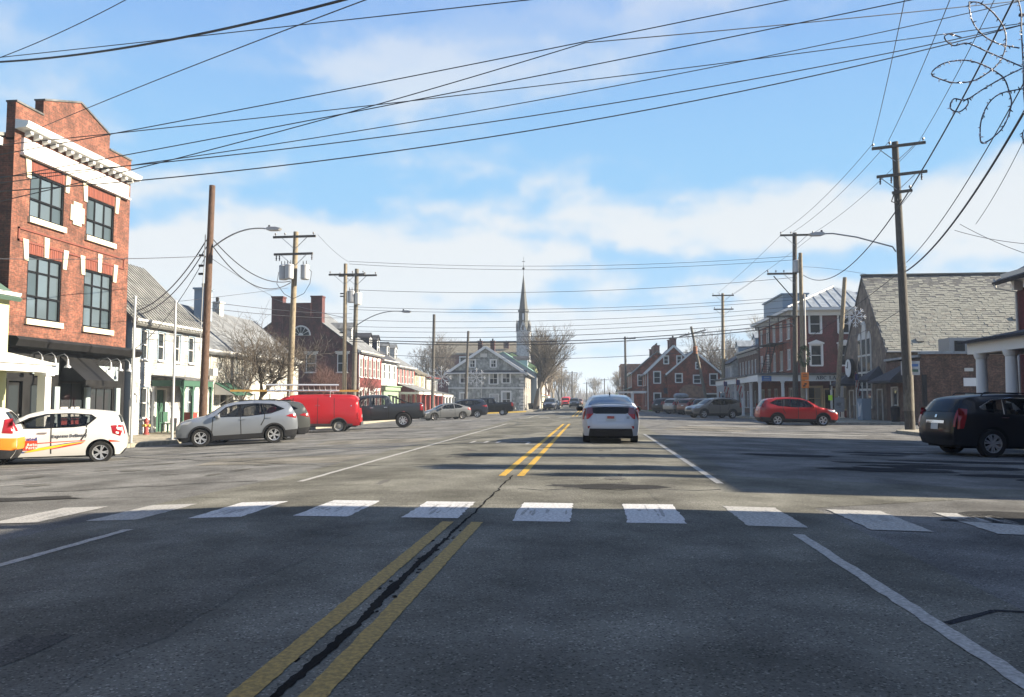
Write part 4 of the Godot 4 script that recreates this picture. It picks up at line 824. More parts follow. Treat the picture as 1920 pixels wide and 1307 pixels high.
	for i in 5200:
		var x = r.randf_range(-700, 700); var z = r.randf_range(-620, -500)
		var h = r.randf_range(5, 13)
		var p = Vector3(x, 0, z)
		for k in 3:
			var q = p + Vector3(r.randf_range(-2.2, 2.2), h * r.randf_range(0.6, 1), r.randf_range(-2, 2))
			g.cyl(p, q, 0.35, 0.05, 3, false)
	stuffed(tag(part(numbered("far_wood"), g, M.bark, self), "brown leafless wood on the rise at the end of the street", "wood"))

func poles():
	var X = Vector3.RIGHT
	var p = pole("bare brown pole with a street lamp arm, rising behind the silver car", Vector3(-18.48, -0.33, -36.4), Vector3(-18.26, 11.7, -36.4), 0.19, 0.14, M.pole_brown)
	lamp_arm(p, arc(Vector3(0.2, 8.9, 0), Vector3(3.0, 9.85, 0), 0.35), X)
	for y in [8.6, 8.1, 7.7]:
		var g = G.new(); g.box(Vector3(-0.2, y, 0.1), Vector3(0.2, 0.1, 0.1)); part("cable_clamp", g, M.dark, p)
	var g0 = G.new(); g0.tube([Vector3(-0.1, 4, 0.2), Vector3(0.0, 9.6, 0.14)], 0.025, 4); part("conduit", g0, M.metal, p)
	p = pole("pale pole carrying three grey transformers behind the red van", Vector3(-17.98, -0.33, -46.0), Vector3(-17.72, 11.45, -46.0), 0.2, 0.15, M.pole_tan, [[11.45, 1.35, 1.35, Vector3(1, 0, 0.05), false, [-1.2, -0.6, 1.2]], [10.4, 1.25, 1.2, Vector3(1, 0, 0.05), true, [-1.1, -0.9, 1.15]]])
	for k in [[-0.62, 0.15], [-0.14, 0.42], [0.72, 0.15]]: transformer(p, Vector3(k[0] + 0.2, 8.85, k[1]), M.lamp_grey)
	for k in [-0.9, 1.15]:
		var g = G.new(); g.tube([Vector3(k * 0.6 + 0.2, 9.7, 0.2), Vector3(k + 0.2, 9.3, 0.2), Vector3(k + 0.1, 8.6, 0.2), Vector3(k * 0.6 + 0.2, 8.0, 0.2), Vector3(0.2, 7.7, 0.15)], 0.018, 4); part("jumper_cable", g, M.wire, p)
	p = pole("left one of the paired poles behind the red van", Vector3(-18.08, -0.33, -57.0), Vector3(-18.12, 11.4, -57.0), 0.17, 0.13, M.pole_tan, [[10.9, 1.2, 1.5, Vector3(1, 0, 0), false, [-1.1, 0.6, 1.4]]])
	for y in [9.5, 9.3, 6.6, 6.3]:
		var g = G.new(); g.box(Vector3(-0.22, y, 0.05), Vector3(0.35, 0.08, 0.1)); part("cable_clamp", g, M.dark, p)
	p = pole("right one of the paired poles, with transformer and long lamp arm", Vector3(-17.58, -0.33, -57.6), Vector3(-17.44, 11.1, -57.6), 0.2, 0.15, M.pole_grey, [[10.9, 1.3, 1.6, Vector3(1, 0, 0), false, [-1.2, 0.7, 1.5]]])
	transformer(p, Vector3(-0.15, 8.85, 0.42), M.lamp_grey)
	transformer(p, Vector3(0.36, 8.7, 0.3), M.white_old)
	lamp_arm(p, arc(Vector3(0.2, 7.2, 0), Vector3(3.6, 8.2, 0), 0.35), X)
	pole("plain pole between the red row houses and the dark pickup", Vector3(-18.0, -0.33, -89), Vector3(-17.84, 11.05, -89), 0.2, 0.16, M.pole_dark)
	pole("pole with a snowflake in front of the grey gable house", Vector3(-15.65, -0.3, -98), Vector3(-15.3, 9.9, -98), 0.2, 0.15, M.pole_dark)
	p = pole("tall leaning pole at the right corner with two crossarms and a lamp arm", Vector3(14.93, -0.1, -39.4), Vector3(14.64, 13.75, -39.4), 0.235, 0.15, M.pole_dark, [[13.6, 1.1, 1.3, Vector3(1, 0.07, 0.1), false, [-1.05, -0.3, 1.2]], [12.2, 0.95, 1.3, Vector3(1, 0.07, 0.1), true, [-0.8, -0.3, 1.05]], [11.35, 0.3, 0.6, Vector3(1, 0.1, 0.1), false, [0.5]]])
	lamp_arm(p, [Vector3(-0.4, 8.5, 0), Vector3(-0.55, 8.75, 0), Vector3(-2.2, 9.25, 0), Vector3(-3.3, 9.45, 0), Vector3(-3.7, 9.45, 0)], -X)
	for k in 2:
		var g = G.new(); g.tube([Vector3(-0.45, 11.3, 0.15), Vector3(-0.6, 10.9, 0.2), Vector3(-0.3, 10.75, 0.25), Vector3(-0.15 - k * 0.2, 11.0, 0.2)], 0.03, 5); part("cutout_fuse", g, M.dark, p)
	g0 = G.new(); g0.cyl(Vector3(-0.03, 0.9, 0), Vector3(-0.03, 2.6, 0), 0.237, 0.23, 12, false); part("guard", g0, M.pole_grey, p)
	p = pole("main pole of the pair in front of the laundromat porch", Vector3(14.2, -0.1, -57.8), Vector3(14.44, 13.2, -57.8), 0.2, 0.15, M.pole_dark, [[13.1, 1.05, 1.35, X, false, [-1.0, -0.3, 1.2]], [10.35, 1.95, 0.1, X, false, [-1.9, -1.35, -0.8]], [7.3, 2.0, 0.1, X, true, [-1.8, -1.2]]])
	g0 = G.new(); g0.bar(Vector3(-1.3, 10.2, 0.1), Vector3(0.1, 8.5, 0.1), 0.06, 0.06); part("long_brace", g0, M.arm_wood, p)
	transformer(p, Vector3(0.28, 10.4, 0.3), M.lamp_grey)
	p = pole("shorter pale pole with wreath and orange signs by the laundromat", Vector3(14.55, -0.1, -57.0), Vector3(14.6, 11.6, -57.0), 0.17, 0.13, M.pole_tan)
	var g1 = G.new(); g1.tube([Vector3(0.2, 0.1, 0.1), Vector3(0.24, 8.8, 0.1)], 0.05, 6); part("conduit", g1, M.white_old, p)
	pole("bare leaning pole in front of the maroon brick wall", Vector3(17.14, -0.1, -58.5), Vector3(18.02, 10.05, -58.5), 0.19, 0.14, M.pole_tan)
	pole("tall straight pole with crossarm beside the narrow white house", Vector3(14.05, -0.1, -87.6), Vector3(14.17, 12.85, -87.6), 0.22, 0.15, M.pole_tan, [[12.7, 1.15, 1.15, X, false, [-1.05, -0.4, 1.0]], [11.2, 1.0, 1.1, X, false, [-0.9, 0.9]]])
	p = pole("leaning pole with rusty transformer before the wide brick house", Vector3(13.6, -0.1, -95), Vector3(11.67, 9.95, -95), 0.19, 0.14, M.pole_grey, [[9.4, 1.6, 1.6, Vector3(1, 0.25, 0), false, [-1.4, -0.5, 1.4]]])
	transformer(p, Vector3(-1.55, 6.8, 0.3), M.rust)
	p = pole("distant pole with short crossarm beyond the white car", Vector3(4.84, -0.1, -115), Vector3(4.78, 10.4, -115), 0.2, 0.14, M.pole_dark, [[10.2, 0.3, 1.5, X, false, [0.3, 1.4]]])
	for k in [["far pole near the end of the street, left one", -4.9, -200, 8.5], ["far pole in the gap at the end of the street", -1.7, -262, 7.2], ["far pole right of the gap at the end of the street", 3.9, -250, 8.0], ["far thin pole beside the last left trees", -6.8, -180, 9.0]]:
		pole(k[0], Vector3(k[1], -0.1, k[2]), Vector3(k[1], k[3], k[2]), 0.2, 0.15, M.pole_dark, [[k[3] - 0.3, 1.3, 1.3, X, false, []]])
	pole("near pole right of the road carrying the bundle of street wires", Vector3(14.6, -0.1, -24.9), Vector3(14.6, 13.6, -24.9), 0.2, 0.15, M.pole_dark)
	pole("near pole left of the road carrying the bundle of street wires", Vector3(-18.2, -0.3, -20.6), Vector3(-18.2, 11.6, -20.6), 0.2, 0.15, M.pole_brown)
	# slim metal posts on the left pavement
	for k in [["slim pale metal post beside the brick building's corner", -17.52, -28.95, 5.6], ["slim pale metal post in front of the green porch", -17.3, -31.55, 5.75]]:
		var g = G.new(); g.cyl(Vector3(0, 0, 0), Vector3(0, k[3], 0), 0.055, 0.045, 10)
		var t = thing("metal_post", k[0], "post", Vector3(k[1], -0.34, k[2]), 0, "metal posts on the left pavement")
		part("shaft", g, M.alu, t)
		g = G.new(); g.lathe([Vector2(0, 0), Vector2(0.07, 0.0), Vector2(0.07, 0.05), Vector2(0, 0.1)], 10); part("cap", g, M.alu, t, Transform3D(Basis(), Vector3(0, k[3], 0)))
		g = G.new(); g.cyl(Vector3(0, 0, 0), Vector3(0, 0.04, 0), 0.13, 0.13, 10); part("base_plate", g, M.metal, t)

func car_by_wheel(s: Dictionary, wheel: Vector2, idx: int, side: float, head: float) -> Vector2:
	var f = Vector2(cos(deg_to_rad(head)), -sin(deg_to_rad(head)))
	var r = Vector2(-f.y, f.x)
	return wheel - f * (s.xw[idx] - s.L / 2) - r * side * (s.W / 2 - 0.1)

func cars():
	var S = specs()
	var C = func(s, nm, label, cat, wheel, idx, side, head, paint, group): return car(s, nm, label, cat, car_by_wheel(s, wheel, idx, side, head), head, paint, group)
	var LG = "cars parked nose-in along the left kerb"
	# left kerb, from the near end
	var s1: Dictionary = S.suv2.duplicate(true)
	s1.extra = [[0.02, 0.78, 0.02, 0.46, 0.5, 0.5, 1.4, 0.56, 4.3, 0.56, 4.4, 0.74, 2.0, 0.8, 0.7, 0.8]]; s1.extra_mat = M.orange
	s1.strip.append(["wrap", Vector2(0.02, 0.78), Vector2(0.01, 0.5), [-1.0, 1.0], [-1.0, 1.0], "orange", false, 0.008])
	C.call(s1, "delivery_suv", "white and orange delivery SUV cut off by the left edge", "car", Vector2(-16.0, -19.3), 0, -1.0, 208.0, M.paint_white, LG)
	var h: Dictionary = S.hatch
	var o: Node3D = C.call(h, "delivery_hatchback", "white delivery hatchback with auto parts lettering in front of the brick building", "car", Vector2(-13.96, -21.57), 0, -1.0, 209.0, M.paint_white, LG)
	livery(o, h)
	C.call(S.suv, "silver_suv", "silver SUV parked in front of the bare brown pole", "car", Vector2(-12.45, -30.4), 0, -1.0, 206.0, M.paint_silver, LG)
	C.call(S.suv, "grey_suv", "grey SUV half hidden between the silver SUV and the red van", "car", Vector2(-12.95, -33.2), 0, -1.0, 206.0, M.paint_grey, LG)
	var v: Node3D = C.call(S.van, "red_van", "red cargo van with ladders on its roof rack", "van", Vector2(-13.8, -42.6), 0, -1.0, 192.0, M.paint_red_van, LG)
	plate(v, -2.87, 0.9, M.plate)
	for k in [-1.2, 1.0]:
		var g = G.new(); g.tube([Vector3(k, 1.95, -0.86), Vector3(k, 2.24, -0.8), Vector3(k, 2.24, 0.8), Vector3(k, 1.95, 0.86)], 0.025, 5); part("roof_rack", g, M.alu, v)
	var lt = Transform3D(Basis(Vector3(0, 0, 1), 0.0), Vector3(-0.1, 2.24, -0.5))
	for k in [["aluminium_ladder", "aluminium ladder lying on the red van's rack", M.alu, 3.9, 0.0, 0.06], ["wooden_ladder", "long yellow wooden ladder lying on the red van's rack", M.ladder_wood, 6.9, 0.52, 0.0]]:
		var t = thing(k[0], k[1], "ladder", Vector3())
		t.transform = v.transform * Transform3D(Basis(Vector3.RIGHT, 0.9 if k[5] > 0 else 0.0), Vector3(0.3 if k[5] > 0 else 0.8, 2.3 + k[5] * 2.6, -0.62 + k[4]))
		for s in [-0.2, 0.2]:
			var g = G.new(); g.box(Vector3(0, 0, s), Vector3(k[3], 0.11, 0.04)); part("rail", g, k[2], t)
		for i in int(k[3] / 0.3): var g = G.new(); g.cyl(Vector3(-k[3] / 2 + 0.15 + i * 0.3, 0, -0.2), Vector3(-k[3] / 2 + 0.15 + i * 0.3, 0, 0.2), 0.02, 0.02, 6); part("rung", g, k[2], t)
	o = C.call(S.truck, "slate_pickup", "dark slate lifted crew-cab pickup right of the red van", "pickup truck", Vector2(-11.1, -46.4), 0, -1.0, 190.0, M.paint_slate, LG)
	for sd in [-1.0, 1.0]:
		var g = G.new(); g.tube([Vector3(-0.85, 1.95, 0.62 * sd), Vector3(-1.1, 1.9, 0.72 * sd), Vector3(-1.9, 1.5, 0.86 * sd), Vector3(-2.3, 1.42, 0.86 * sd)], 0.035, 6); part("roll_bar", g, M.plastic, o)
	C.call(S.coupe, "silver_coupe", "low silver-grey coupe parked alone in front of the row houses", "car", Vector2(-11.0, -67.5), 0, -1.0, 212.0, M.paint_coupe, LG)
	C.call(S.suv, "dark_suv", "dark navy SUV between the silver coupe and the black pickup", "car", Vector2(-10.35, -71.8), 0, -1.0, 186.0, M.paint_navy, LG)
	var s2: Dictionary = S.truck.duplicate(true)
	s2.wr = 0.36; s2.ar = 0.42; s2.z0 = 0.42; s2.wheel_in = 0.02
	o = C.call(s2, "black_pickup", "black pickup truck in front of the grey gable house", "pickup truck", Vector2(-8.8, -79.5), 0, -1.0, 178.0, M.paint_black, LG)
	o.scale = Vector3.ONE * 0.92
	# parked and moving cars further along the street
	car(S.suv2, "dark_parked_car", "dark SUV parked under the big bare tree, facing the square", "car", Vector2(-5.85, -112.5), 268.0, M.paint_navy, "far cars")
	car(S.coupe, "blue_parked_car", "dark car parked just behind the one under the big bare tree", "car", Vector2(-5.7, -120.5), 269.0, M.paint_slate, "far cars")
	car(S.suv2, "oncoming_car", "dark SUV driving towards the square in the oncoming lane", "car", Vector2(-3.1, -141), 270.0, M.paint_black, "far cars")
	car(S.van, "far_red_van", "small red vehicle far along the left side of the street", "van", Vector2(-5.4, -168), 270.0, M.paint_red_van, "far cars")
	car(S.suv2, "far_brown_car", "small brown car far away in the oncoming lane", "car", Vector2(-3.0, -190), 270.0, M.paint_copper, "far cars")
	car(S.suv2, "far_black_car", "small dark car driving away ahead of the white hatchback", "car", Vector2(0.7, -175), 90.0, M.paint_black, "far cars")
	# the white car ahead in our lane
	var pr = car(S.prius, "white_hatchback", "pearl white liftback driving ahead in the right lane, seen from behind", "car", Vector2(0.56, -26.6), 90.0, M.paint_pearl)
	var g2 = G.new(); g2.prism(P2([0, 0, 0.16, 0, 0.02, 0.11, 0, 0.1]), -0.02, 0.02); part("roof_antenna", g2, M.gloss_black, pr, Transform3D(Basis(), Vector3(-0.95, 1.455, 0)))
	var gs = G.new(); gs.box(Vector3(0, 0, 0), Vector3(0.1, 0.018, 1.16)); part("spoiler", gs, M.paint_pearl, pr, Transform3D(Basis(Vector3(0, 0, 1), 0.12), Vector3(-2.06, 1.145, 0)))
	# right side of the square
	o = C.call(S.srx, "black_suv", "black SUV with chrome strip parked in the shade at the right edge", "car", Vector2(10.35, -22.0), 0, 1.0, 10.0, M.paint_black, "cars on the right side")
	var rv: Dictionary = S.suv2.duplicate(true); rv.L = 4.6
	C.call(rv, "red_suv", "red SUV turning into the side street, half in shadow", "car", Vector2(10.9, -48.6), 0, 1.0, 2.0, M.paint_red, "cars on the right side")
	C.call(S.suv2, "taupe_suv", "taupe SUV parked facing left in front of the laundromat porch", "car", Vector2(9.0, -65.9), 1, -1.0, 203.0, M.paint_taupe, "cars on the right side")
	var rw = [["parked_suv", "black SUV leftmost in the row of parked cars on the right", 6.9, -86.5, "paint_black"], ["parked_suv", "beige SUV with a pale roof box in the row on the right", 7.8, -83.2, "paint_beige"], ["parked_suv", "copper coloured SUV third in the row on the right", 8.9, -80.2, "paint_copper"], ["parked_suv", "dark SUV of the row nearest the taupe one", 10.0, -77.6, "paint_navy"]]
	var first: Node3D = null
	for k in rw:
		var hd = 42.0
		var ctr = Vector2(k[2], k[3]) + Vector2(cos(deg_to_rad(hd)), -sin(deg_to_rad(hd))) * 2.2
		var q: Node3D
		if first == null:
			first = car(S.suv2, k[0], k[1], "car", ctr, hd, M[k[4]], "SUVs parked nose-in on the right"); q = first
		else:
			q = first.duplicate(); q.name = numbered(k[0]); add_child(q, true)
			q.position = Vector3(ctr.x, hg(ctr.x), ctr.y); tag(q, k[1], "car", "SUVs parked nose-in on the right")
			q.get_node("body").material_override = M[k[4]]
		if k[4] == "paint_beige":
			var g = G.new(); g.T = Transform3D(Basis(Vector3(0, 0, 1), -PI / 2).scaled(Vector3(1, 1, 1)), Vector3(-0.3, 1.86, 0))
			g.lathe([Vector2(0, -1.0), Vector2(0.2, -0.95), Vector2(0.3, -0.7), Vector2(0.31, 0.6), Vector2(0.2, 0.95), Vector2(0, 1.05)], 12)
			var t = solo("roof_box", g, M.roof_metal_pale, "pale rounded roof box on the beige parked SUV", "roof box")
			t.transform = q.transform

func livery(o: Node3D, h: Dictionary):
	var c: Shell = shells[o.name]
	var dec = func(nm, poly, mat, off): var g = G.new(); c.side(g, P2(poly), -1.0, off, 0.1); part(nm, g, mat, o)
	dec.call("red_stripe", [2.2, 0.575, 1.6, 0.615, 1.0, 0.645, 1.0, 0.66, 1.6, 0.635, 2.2, 0.6], M.livery_red, 0.005)
	dec.call("blue_stripe", [2.85, 0.36, 2.5, 0.36, 2.1, 0.47, 1.5, 0.58, 1.02, 0.635, 1.0, 0.63, 1.5, 0.56, 2.0, 0.44, 2.5, 0.33, 2.85, 0.32], M.livery_blue, 0.005)
	dec.call("yellow_stripe", [2.5, 0.35, 2.15, 0.46, 1.5, 0.56, 1.0, 0.625, 1.05, 0.605, 1.5, 0.52, 2.0, 0.41, 2.4, 0.345], M.yellow_sign, 0.007)
	dec.call("orange_stripe", [1.86, 0.43, 1.5, 0.515, 1.03, 0.6, 1.1, 0.56, 1.5, 0.48, 1.86, 0.415], M.livery_red, 0.008)
	dec.call("orange_stripe", [0.42, 0.66, 0.2, 0.63, 0.1, 0.6, 0.38, 0.6], M.livery_red, 0.006)
	dec.call("logo_yellow", [2.8, 0.66, 2.55, 0.66, 2.66, 0.4, 2.8, 0.4], M.yellow_sign, 0.007)
	dec.call("logo_red", [2.55, 0.66, 2.18, 0.66, 2.18, 0.4, 2.66, 0.4], M.livery_red, 0.007)
	dec.call("logo_flash", [2.6, 0.6, 2.56, 0.56, 2.68, 0.46, 2.72, 0.45, 2.62, 0.55], M.white, 0.009)
	var B = Basis(Vector3(-1, 0, 0), Vector3.UP, Vector3(0, 0, -1))
	var put = func(txt, x, y, hh, w, mat, font, rot):
		var z = c.Y(Vector2(x, y)) + 0.006
		var n3 = c.N(Vector2(x, y)); n3.z = -n3.z
		var yy = (Vector3.UP - n3 * n3.y).normalized()
		var bx = Basis(yy.cross(n3), yy, n3) * Basis(Vector3(0, 0, 1), rot)
		sign_text(o, txt, Transform3D(bx, Vector3(x - h.L / 2, y, -z)), hh, mat, font, w, true)
	put.call("Federated", 2.49, 0.705, 0.085, 0.62, M.livery_blue, "Droid Serif", 0.0)
	put.call("Auto", 2.31, 0.555, 0.075, 0.24, M.white, "Droid Sans", 0.0)
	put.call("Parts", 2.32, 0.47, 0.075, 0.27, M.white, "Droid Sans", 0.0)
	put.call("Express Delivery", 1.4, 0.785, 0.085, 0.86, M.letter_dark, "Droid Sans", 0.03)

func sign_on_post(nm: String, label: String, at: Vector3, h: float, shapes: Array, turn := 0.0, post_mat: Material = null):
	var t = thing(nm, label, "sign", at, turn)
	var g = G.new(); g.cyl(Vector3(0, 0, 0), Vector3(0, h, 0), 0.035, 0.035, 8); part("post", g, post_mat if post_mat else M.alu, t)
	for s in shapes:
		g = G.new(); g.prism(P2(s[1]), 0.04, 0.055)
		var pl = part(s[0], g, s[2], t)
		if s.size() > 3:
			g = G.new(); g.prism(P2(s[3]), 0.055, 0.06); part("symbol", g, M.dark, pl)

func flag(label: String, at: Vector3, turn: float):
	var t = thing("flag", label, "flag", at, turn, "striped flags on the right")
	var g = G.new(); g.cyl(Vector3(0, 0, 0), Vector3(1.1, 1.0, 0), 0.02, 0.015, 6); part("staff", g, M.white_old, t)
	for i in 7:
		g = G.new()
		var x0 = 0.3 + i * 0.11
		for k in 6:
			var y0 = -k * 0.17; var z0 = sin(k * 1.1 + i) * 0.05; var z1 = sin((k + 1) * 1.1 + i) * 0.05
			g.quad(Vector3(x0, x0 * 0.9 + y0 - 0.17, z1), Vector3(x0 + 0.11, (x0 + 0.11) * 0.9 + y0 - 0.17, z1), Vector3(x0 + 0.11, (x0 + 0.11) * 0.9 + y0, z0), Vector3(x0, x0 * 0.9 + y0, z0))
		part("stripe", g, M.flag_red if i % 2 == 0 else M.white_old, t)
	g = G.new(); g.box(Vector3(0.85, 0.62, 0.0), Vector3(0.34, 0.42, 0.13)); part("canton", g, M.flag_blue, t)

func small_things():
	var dia = [0, -0.42, 0.42, 0, 0, 0.42, -0.42, 0]
	var off = func(a, y): var r = []; for i in range(0, a.size(), 2): r.append_array([a[i], a[i + 1] + y]); return r
	sign_on_post("crossing_sign", "lime green diamond sign before the laundromat, seen nearly edge-on", Vector3(16.3, -0.1, -56.6), 2.7, [["plate", off.call(dia, 2.3), M.lime, [-0.06, 2.1, 0.06, 2.1, 0.1, 2.45, -0.1, 2.45]], ["plate", [-0.18, 1.4, 0.18, 1.4, 0.18, 1.75, -0.18, 1.75], M.lime]], -1.05)
	sign_on_post("crossing_sign", "small lime green diamond sign right behind the white car's roof", Vector3(3.55, 0, -116), 3.1, [["plate", off.call(dia, 2.7), M.lime, [-0.06, 2.5, 0.06, 2.5, 0.1, 2.85, -0.1, 2.85]], ["plate", [-0.25, 1.9, 0.25, 1.9, 0.25, 2.2, -0.25, 2.2], M.lime]], 0.1)
	sign_on_post("crossing_sign", "lime green sign beside the slate pickup's cab", Vector3(-17.2, -0.3, -60.5), 2.5, [["plate", off.call(dia, 2.1), M.lime]], 0.2)
	sign_on_post("orange_sign", "orange diamond work sign beside the distant pole", Vector3(4.4, 0, -113), 3.4, [["plate", off.call([0, -0.5, 0.5, 0, 0, 0.5, -0.5, 0], 3.0), M.orange, [-0.3, 2.95, 0.3, 2.95, 0.3, 3.05, -0.3, 3.05]]], 0.1)
	sign_on_post("sign_back", "grey back of a diamond sign at the kerb under the big tree", Vector3(-6.9, 0, -105), 2.9, [["plate", off.call([0, -0.5, 0.5, 0, 0, 0.5, -0.5, 0], 2.5), M.metal]])
	sign_on_post("street_sign", "white sign plates on a post before the brick houses", Vector3(12.7, -0.1, -79.5), 2.9, [["plate", [-0.45, 2.2, 0.45, 2.2, 0.45, 2.8, -0.45, 2.8], M.white_old], ["plate", [-0.25, 1.4, 0.25, 1.4, 0.25, 2.1, -0.25, 2.1], M.grey_panel, [-0.08, 1.6, 0.08, 1.6, 0.08, 1.85, -0.08, 1.85]]], 0.1)
	sign_on_post("street_sign", "grey box sign on a post beside the leaning pole", Vector3(17.0, -0.1, -57.2), 1.7, [["plate", [-0.35, 0.6, 0.35, 0.6, 0.35, 1.6, -0.35, 1.6], M.metal], ["notice", [-0.12, 0.95, 0.12, 0.95, 0.12, 1.25, -0.12, 1.25], M.white]], 0.1)
	# orange plates and wreath on the shorter pole
	var t = thing("orange_notice", "pair of orange notice plates on the shorter pole by the laundromat", "sign", Vector3(14.62, 2.4, -56.78))
	for k in 2:
		var g = G.new(); g.box(Vector3(0.04, k * 0.56, 0), Vector3(0.5, 0.52, 0.03)); var pl = part("plate", g, M.orange, t)
		g = G.new()
		if k: g.box(Vector3(0.04, 0.56, 0.02), Vector3(0.3, 0.06, 0.01)); g.box(Vector3(0.04, 0.68, 0.02), Vector3(0.3, 0.05, 0.01))
		else: g.prism(P2([-0.12, -0.16, 0.05, -0.16, 0.05, -0.02, 0.14, -0.02, 0.14, 0.08, -0.02, 0.08, -0.02, -0.06, -0.12, -0.06]), 0.016, 0.022)
		part("symbol", g, M.dark if k == 0 else M.rust, pl)
	t = thing("wreath", "dark green wreath hung on the shorter pole above the orange plates", "wreath", Vector3(14.62, 4.35, -56.75))
	var gw = G.new(); var r = RandomNumberGenerator.new(); r.seed = 2
	for i in 420:
		var a = r.randf() * TAU; var c = Vector3(cos(a) * 0.3, sin(a) * 0.62, 0)
		var d = Vector3(r.randf_range(-1, 1), r.randf_range(-1, 1), r.randf_range(-0.6, 1)).normalized() * 0.16
		gw.tri(c, c + d.rotated(Vector3(0, 0, 1), 0.2), c + d.rotated(Vector3(0, 0, 1), -0.2))
	stuffed(part("needles", gw, M.wreath, t))
	# snowflakes on the left poles and the bigger wire ornament at the near right pole
	snowflake("silver snowflake on the plain pole, before the maroon church wall", Vector3(-16.9, 3.9, -88.6), 1.25)
	snowflake("silver snowflake on the pole before the grey gable house", Vector3(-14.2, 4.1, -97.6), 1.2)
	snowflake("pale snowflake hung on the leaning pole against the church gable", Vector3(18.6, 7.2, -58.3), 0.75)
	ornament()
	flag("striped flag on the porch post nearest the laundromat corner", Vector3(13.1, 2.2, -70.5), -2.4)
	flag("striped flag farther along the shaded porch", Vector3(13.1, 2.2, -77), -2.4)
	flag("striped flag beside the church doorway", Vector3(18.9, 2.3, -58.4), -2.2)
	# things at the green porch
	t = thing("porch_bench", "small dark bench left of the green door", "bench", Vector3(-20.7, -0.26, -37.3), PI / 2)
	var g = G.new(); g.box(Vector3(0, 0.42, 0), Vector3(0.6, 0.05, 0.4)); part("seat", g, M.green_trim, t)
	g = G.new(); g.box(Vector3(0, 0.75, -0.2), Vector3(0.6, 0.5, 0.05)); part("backrest", g, M.green_trim, t)
	for k in [[-0.26, -0.16], [0.26, -0.16], [-0.26, 0.16], [0.26, 0.16]]: g = G.new(); g.box(Vector3(k[0], 0.2, k[1]), Vector3(0.05, 0.4, 0.05)); part("leg", g, M.green_trim, t)
	t = thing("red_planter", "red wooden box beside the porch door", "box", Vector3(-20.6, -0.26, -39.3), PI / 2)
	g = G.new(); g.box(Vector3(0, 0.45, 0), Vector3(0.6, 0.9, 0.45)); part("box", g, M.red_paint, t); g = G.new(); g.box(Vector3(0, 0.92, 0), Vector3(0.66, 0.05, 0.5)); part("lid", g, M.rust, t)
	t = thing("pumpkin", "orange pumpkin at the foot of the red porch box", "pumpkin", Vector3(-20.35, -0.27, -38.7))
	g = G.new(); g.lathe([Vector2(0, 0), Vector2(0.14, 0.02), Vector2(0.19, 0.12), Vector2(0.13, 0.23), Vector2(0, 0.22)], 12); part("fruit", g, M.orange, t); g = G.new(); g.cyl(Vector3(0, 0.2, 0), Vector3(0.03, 0.3, 0), 0.03, 0.02, 6); part("stalk", g, M.green_trim, t)
	t = thing("red_hydrant", "red fire hydrant at the brick building's right corner", "hydrant", Vector3(-20.4, -0.27, -34.9))
	g = G.new(); g.lathe([Vector2(0.14, 0), Vector2(0.14, 0.06), Vector2(0.1, 0.08), Vector2(0.1, 0.55), Vector2(0.13, 0.58), Vector2(0.1, 0.68), Vector2(0.03, 0.76), Vector2(0, 0.76)], 12); part("barrel", g, M.red_paint, t)
	g = G.new(); g.cyl(Vector3(-0.18, 0.42, 0), Vector3(0.18, 0.42, 0), 0.055, 0.055, 8); g.cyl(Vector3(0, 0.42, 0), Vector3(0, 0.42, 0.18), 0.065, 0.065, 8); part("nozzle", g, M.amber, t)
	t = thing("white_pipe", "white bent vent pipe between the brick building and the white house", "pipe", Vector3(-21.3, -0.3, -35.05))
	g = G.new(); g.tube([Vector3(0, 0, 0), Vector3(0, 1.6, 0), Vector3(0.08, 1.85, 0), Vector3(0.25, 1.92, 0), Vector3(0.36, 1.8, 0), Vector3(0.36, 1.5, 0)], 0.06, 8); part("pipe", g, M.white, t)
	# by the church
	t = thing("vending_box", "blue-white printed box standing before the church window", "box", Vector3(18.9, -0.08, -57.9), -PI / 2)
	g = G.new(); g.box(Vector3(0, 0.75, 0), Vector3(1.0, 1.5, 0.6)); part("cabinet", g, M.blue_grey, t); g = G.new(); g.prism(P2([-0.3, 0.2, 0.1, 0.3, 0.4, 1.2, 0.0, 0.9, -0.35, 1.3]), 0.3, 0.31); part("print", g, M.tinsel, t)
	t = thing("handrail", "grey handrail at the church steps", "railing", Vector3(19.0, -0.08, -59.6))
	g = G.new(); g.tube([Vector3(0, 0, -0.9), Vector3(0, 1.0, -0.9), Vector3(0, 1.0, 0.9), Vector3(0, 0, 0.9)], 0.03, 6); part("rail", g, M.metal, t)
	t = thing("recycling_bin", "dark bin beside the annex doorway", "bin", Vector3(19.2, -0.08, -53.0))
	g = G.new(); g.lathe([Vector2(0, 0), Vector2(0.24, 0), Vector2(0.3, 0.85), Vector2(0.31, 0.9), Vector2(0.2, 1.0), Vector2(0, 1.02)], 12); part("bin", g, M.dark, t)
	t = thing("planter", "dark planter at the right corner of the grey gable house", "planter", Vector3(-8.6, 0.02, -112.5))
	g = G.new(); g.lathe([Vector2(0, 0), Vector2(0.3, 0), Vector2(0.42, 0.8), Vector2(0.45, 0.85), Vector2(0, 0.8)], 10); part("pot", g, M.dark, t)
	t = thing("manhole_cover", "dark manhole cover in the patched asphalt at the right edge", "manhole cover", Vector3(6.0, hg(6.0) + 0.012, -9.75))
	g = G.new(); g.cyl(Vector3(0, 0, 0), Vector3(0, 0.012, 0), 0.42, 0.41, 24); part("lid", g, M.dark, t)

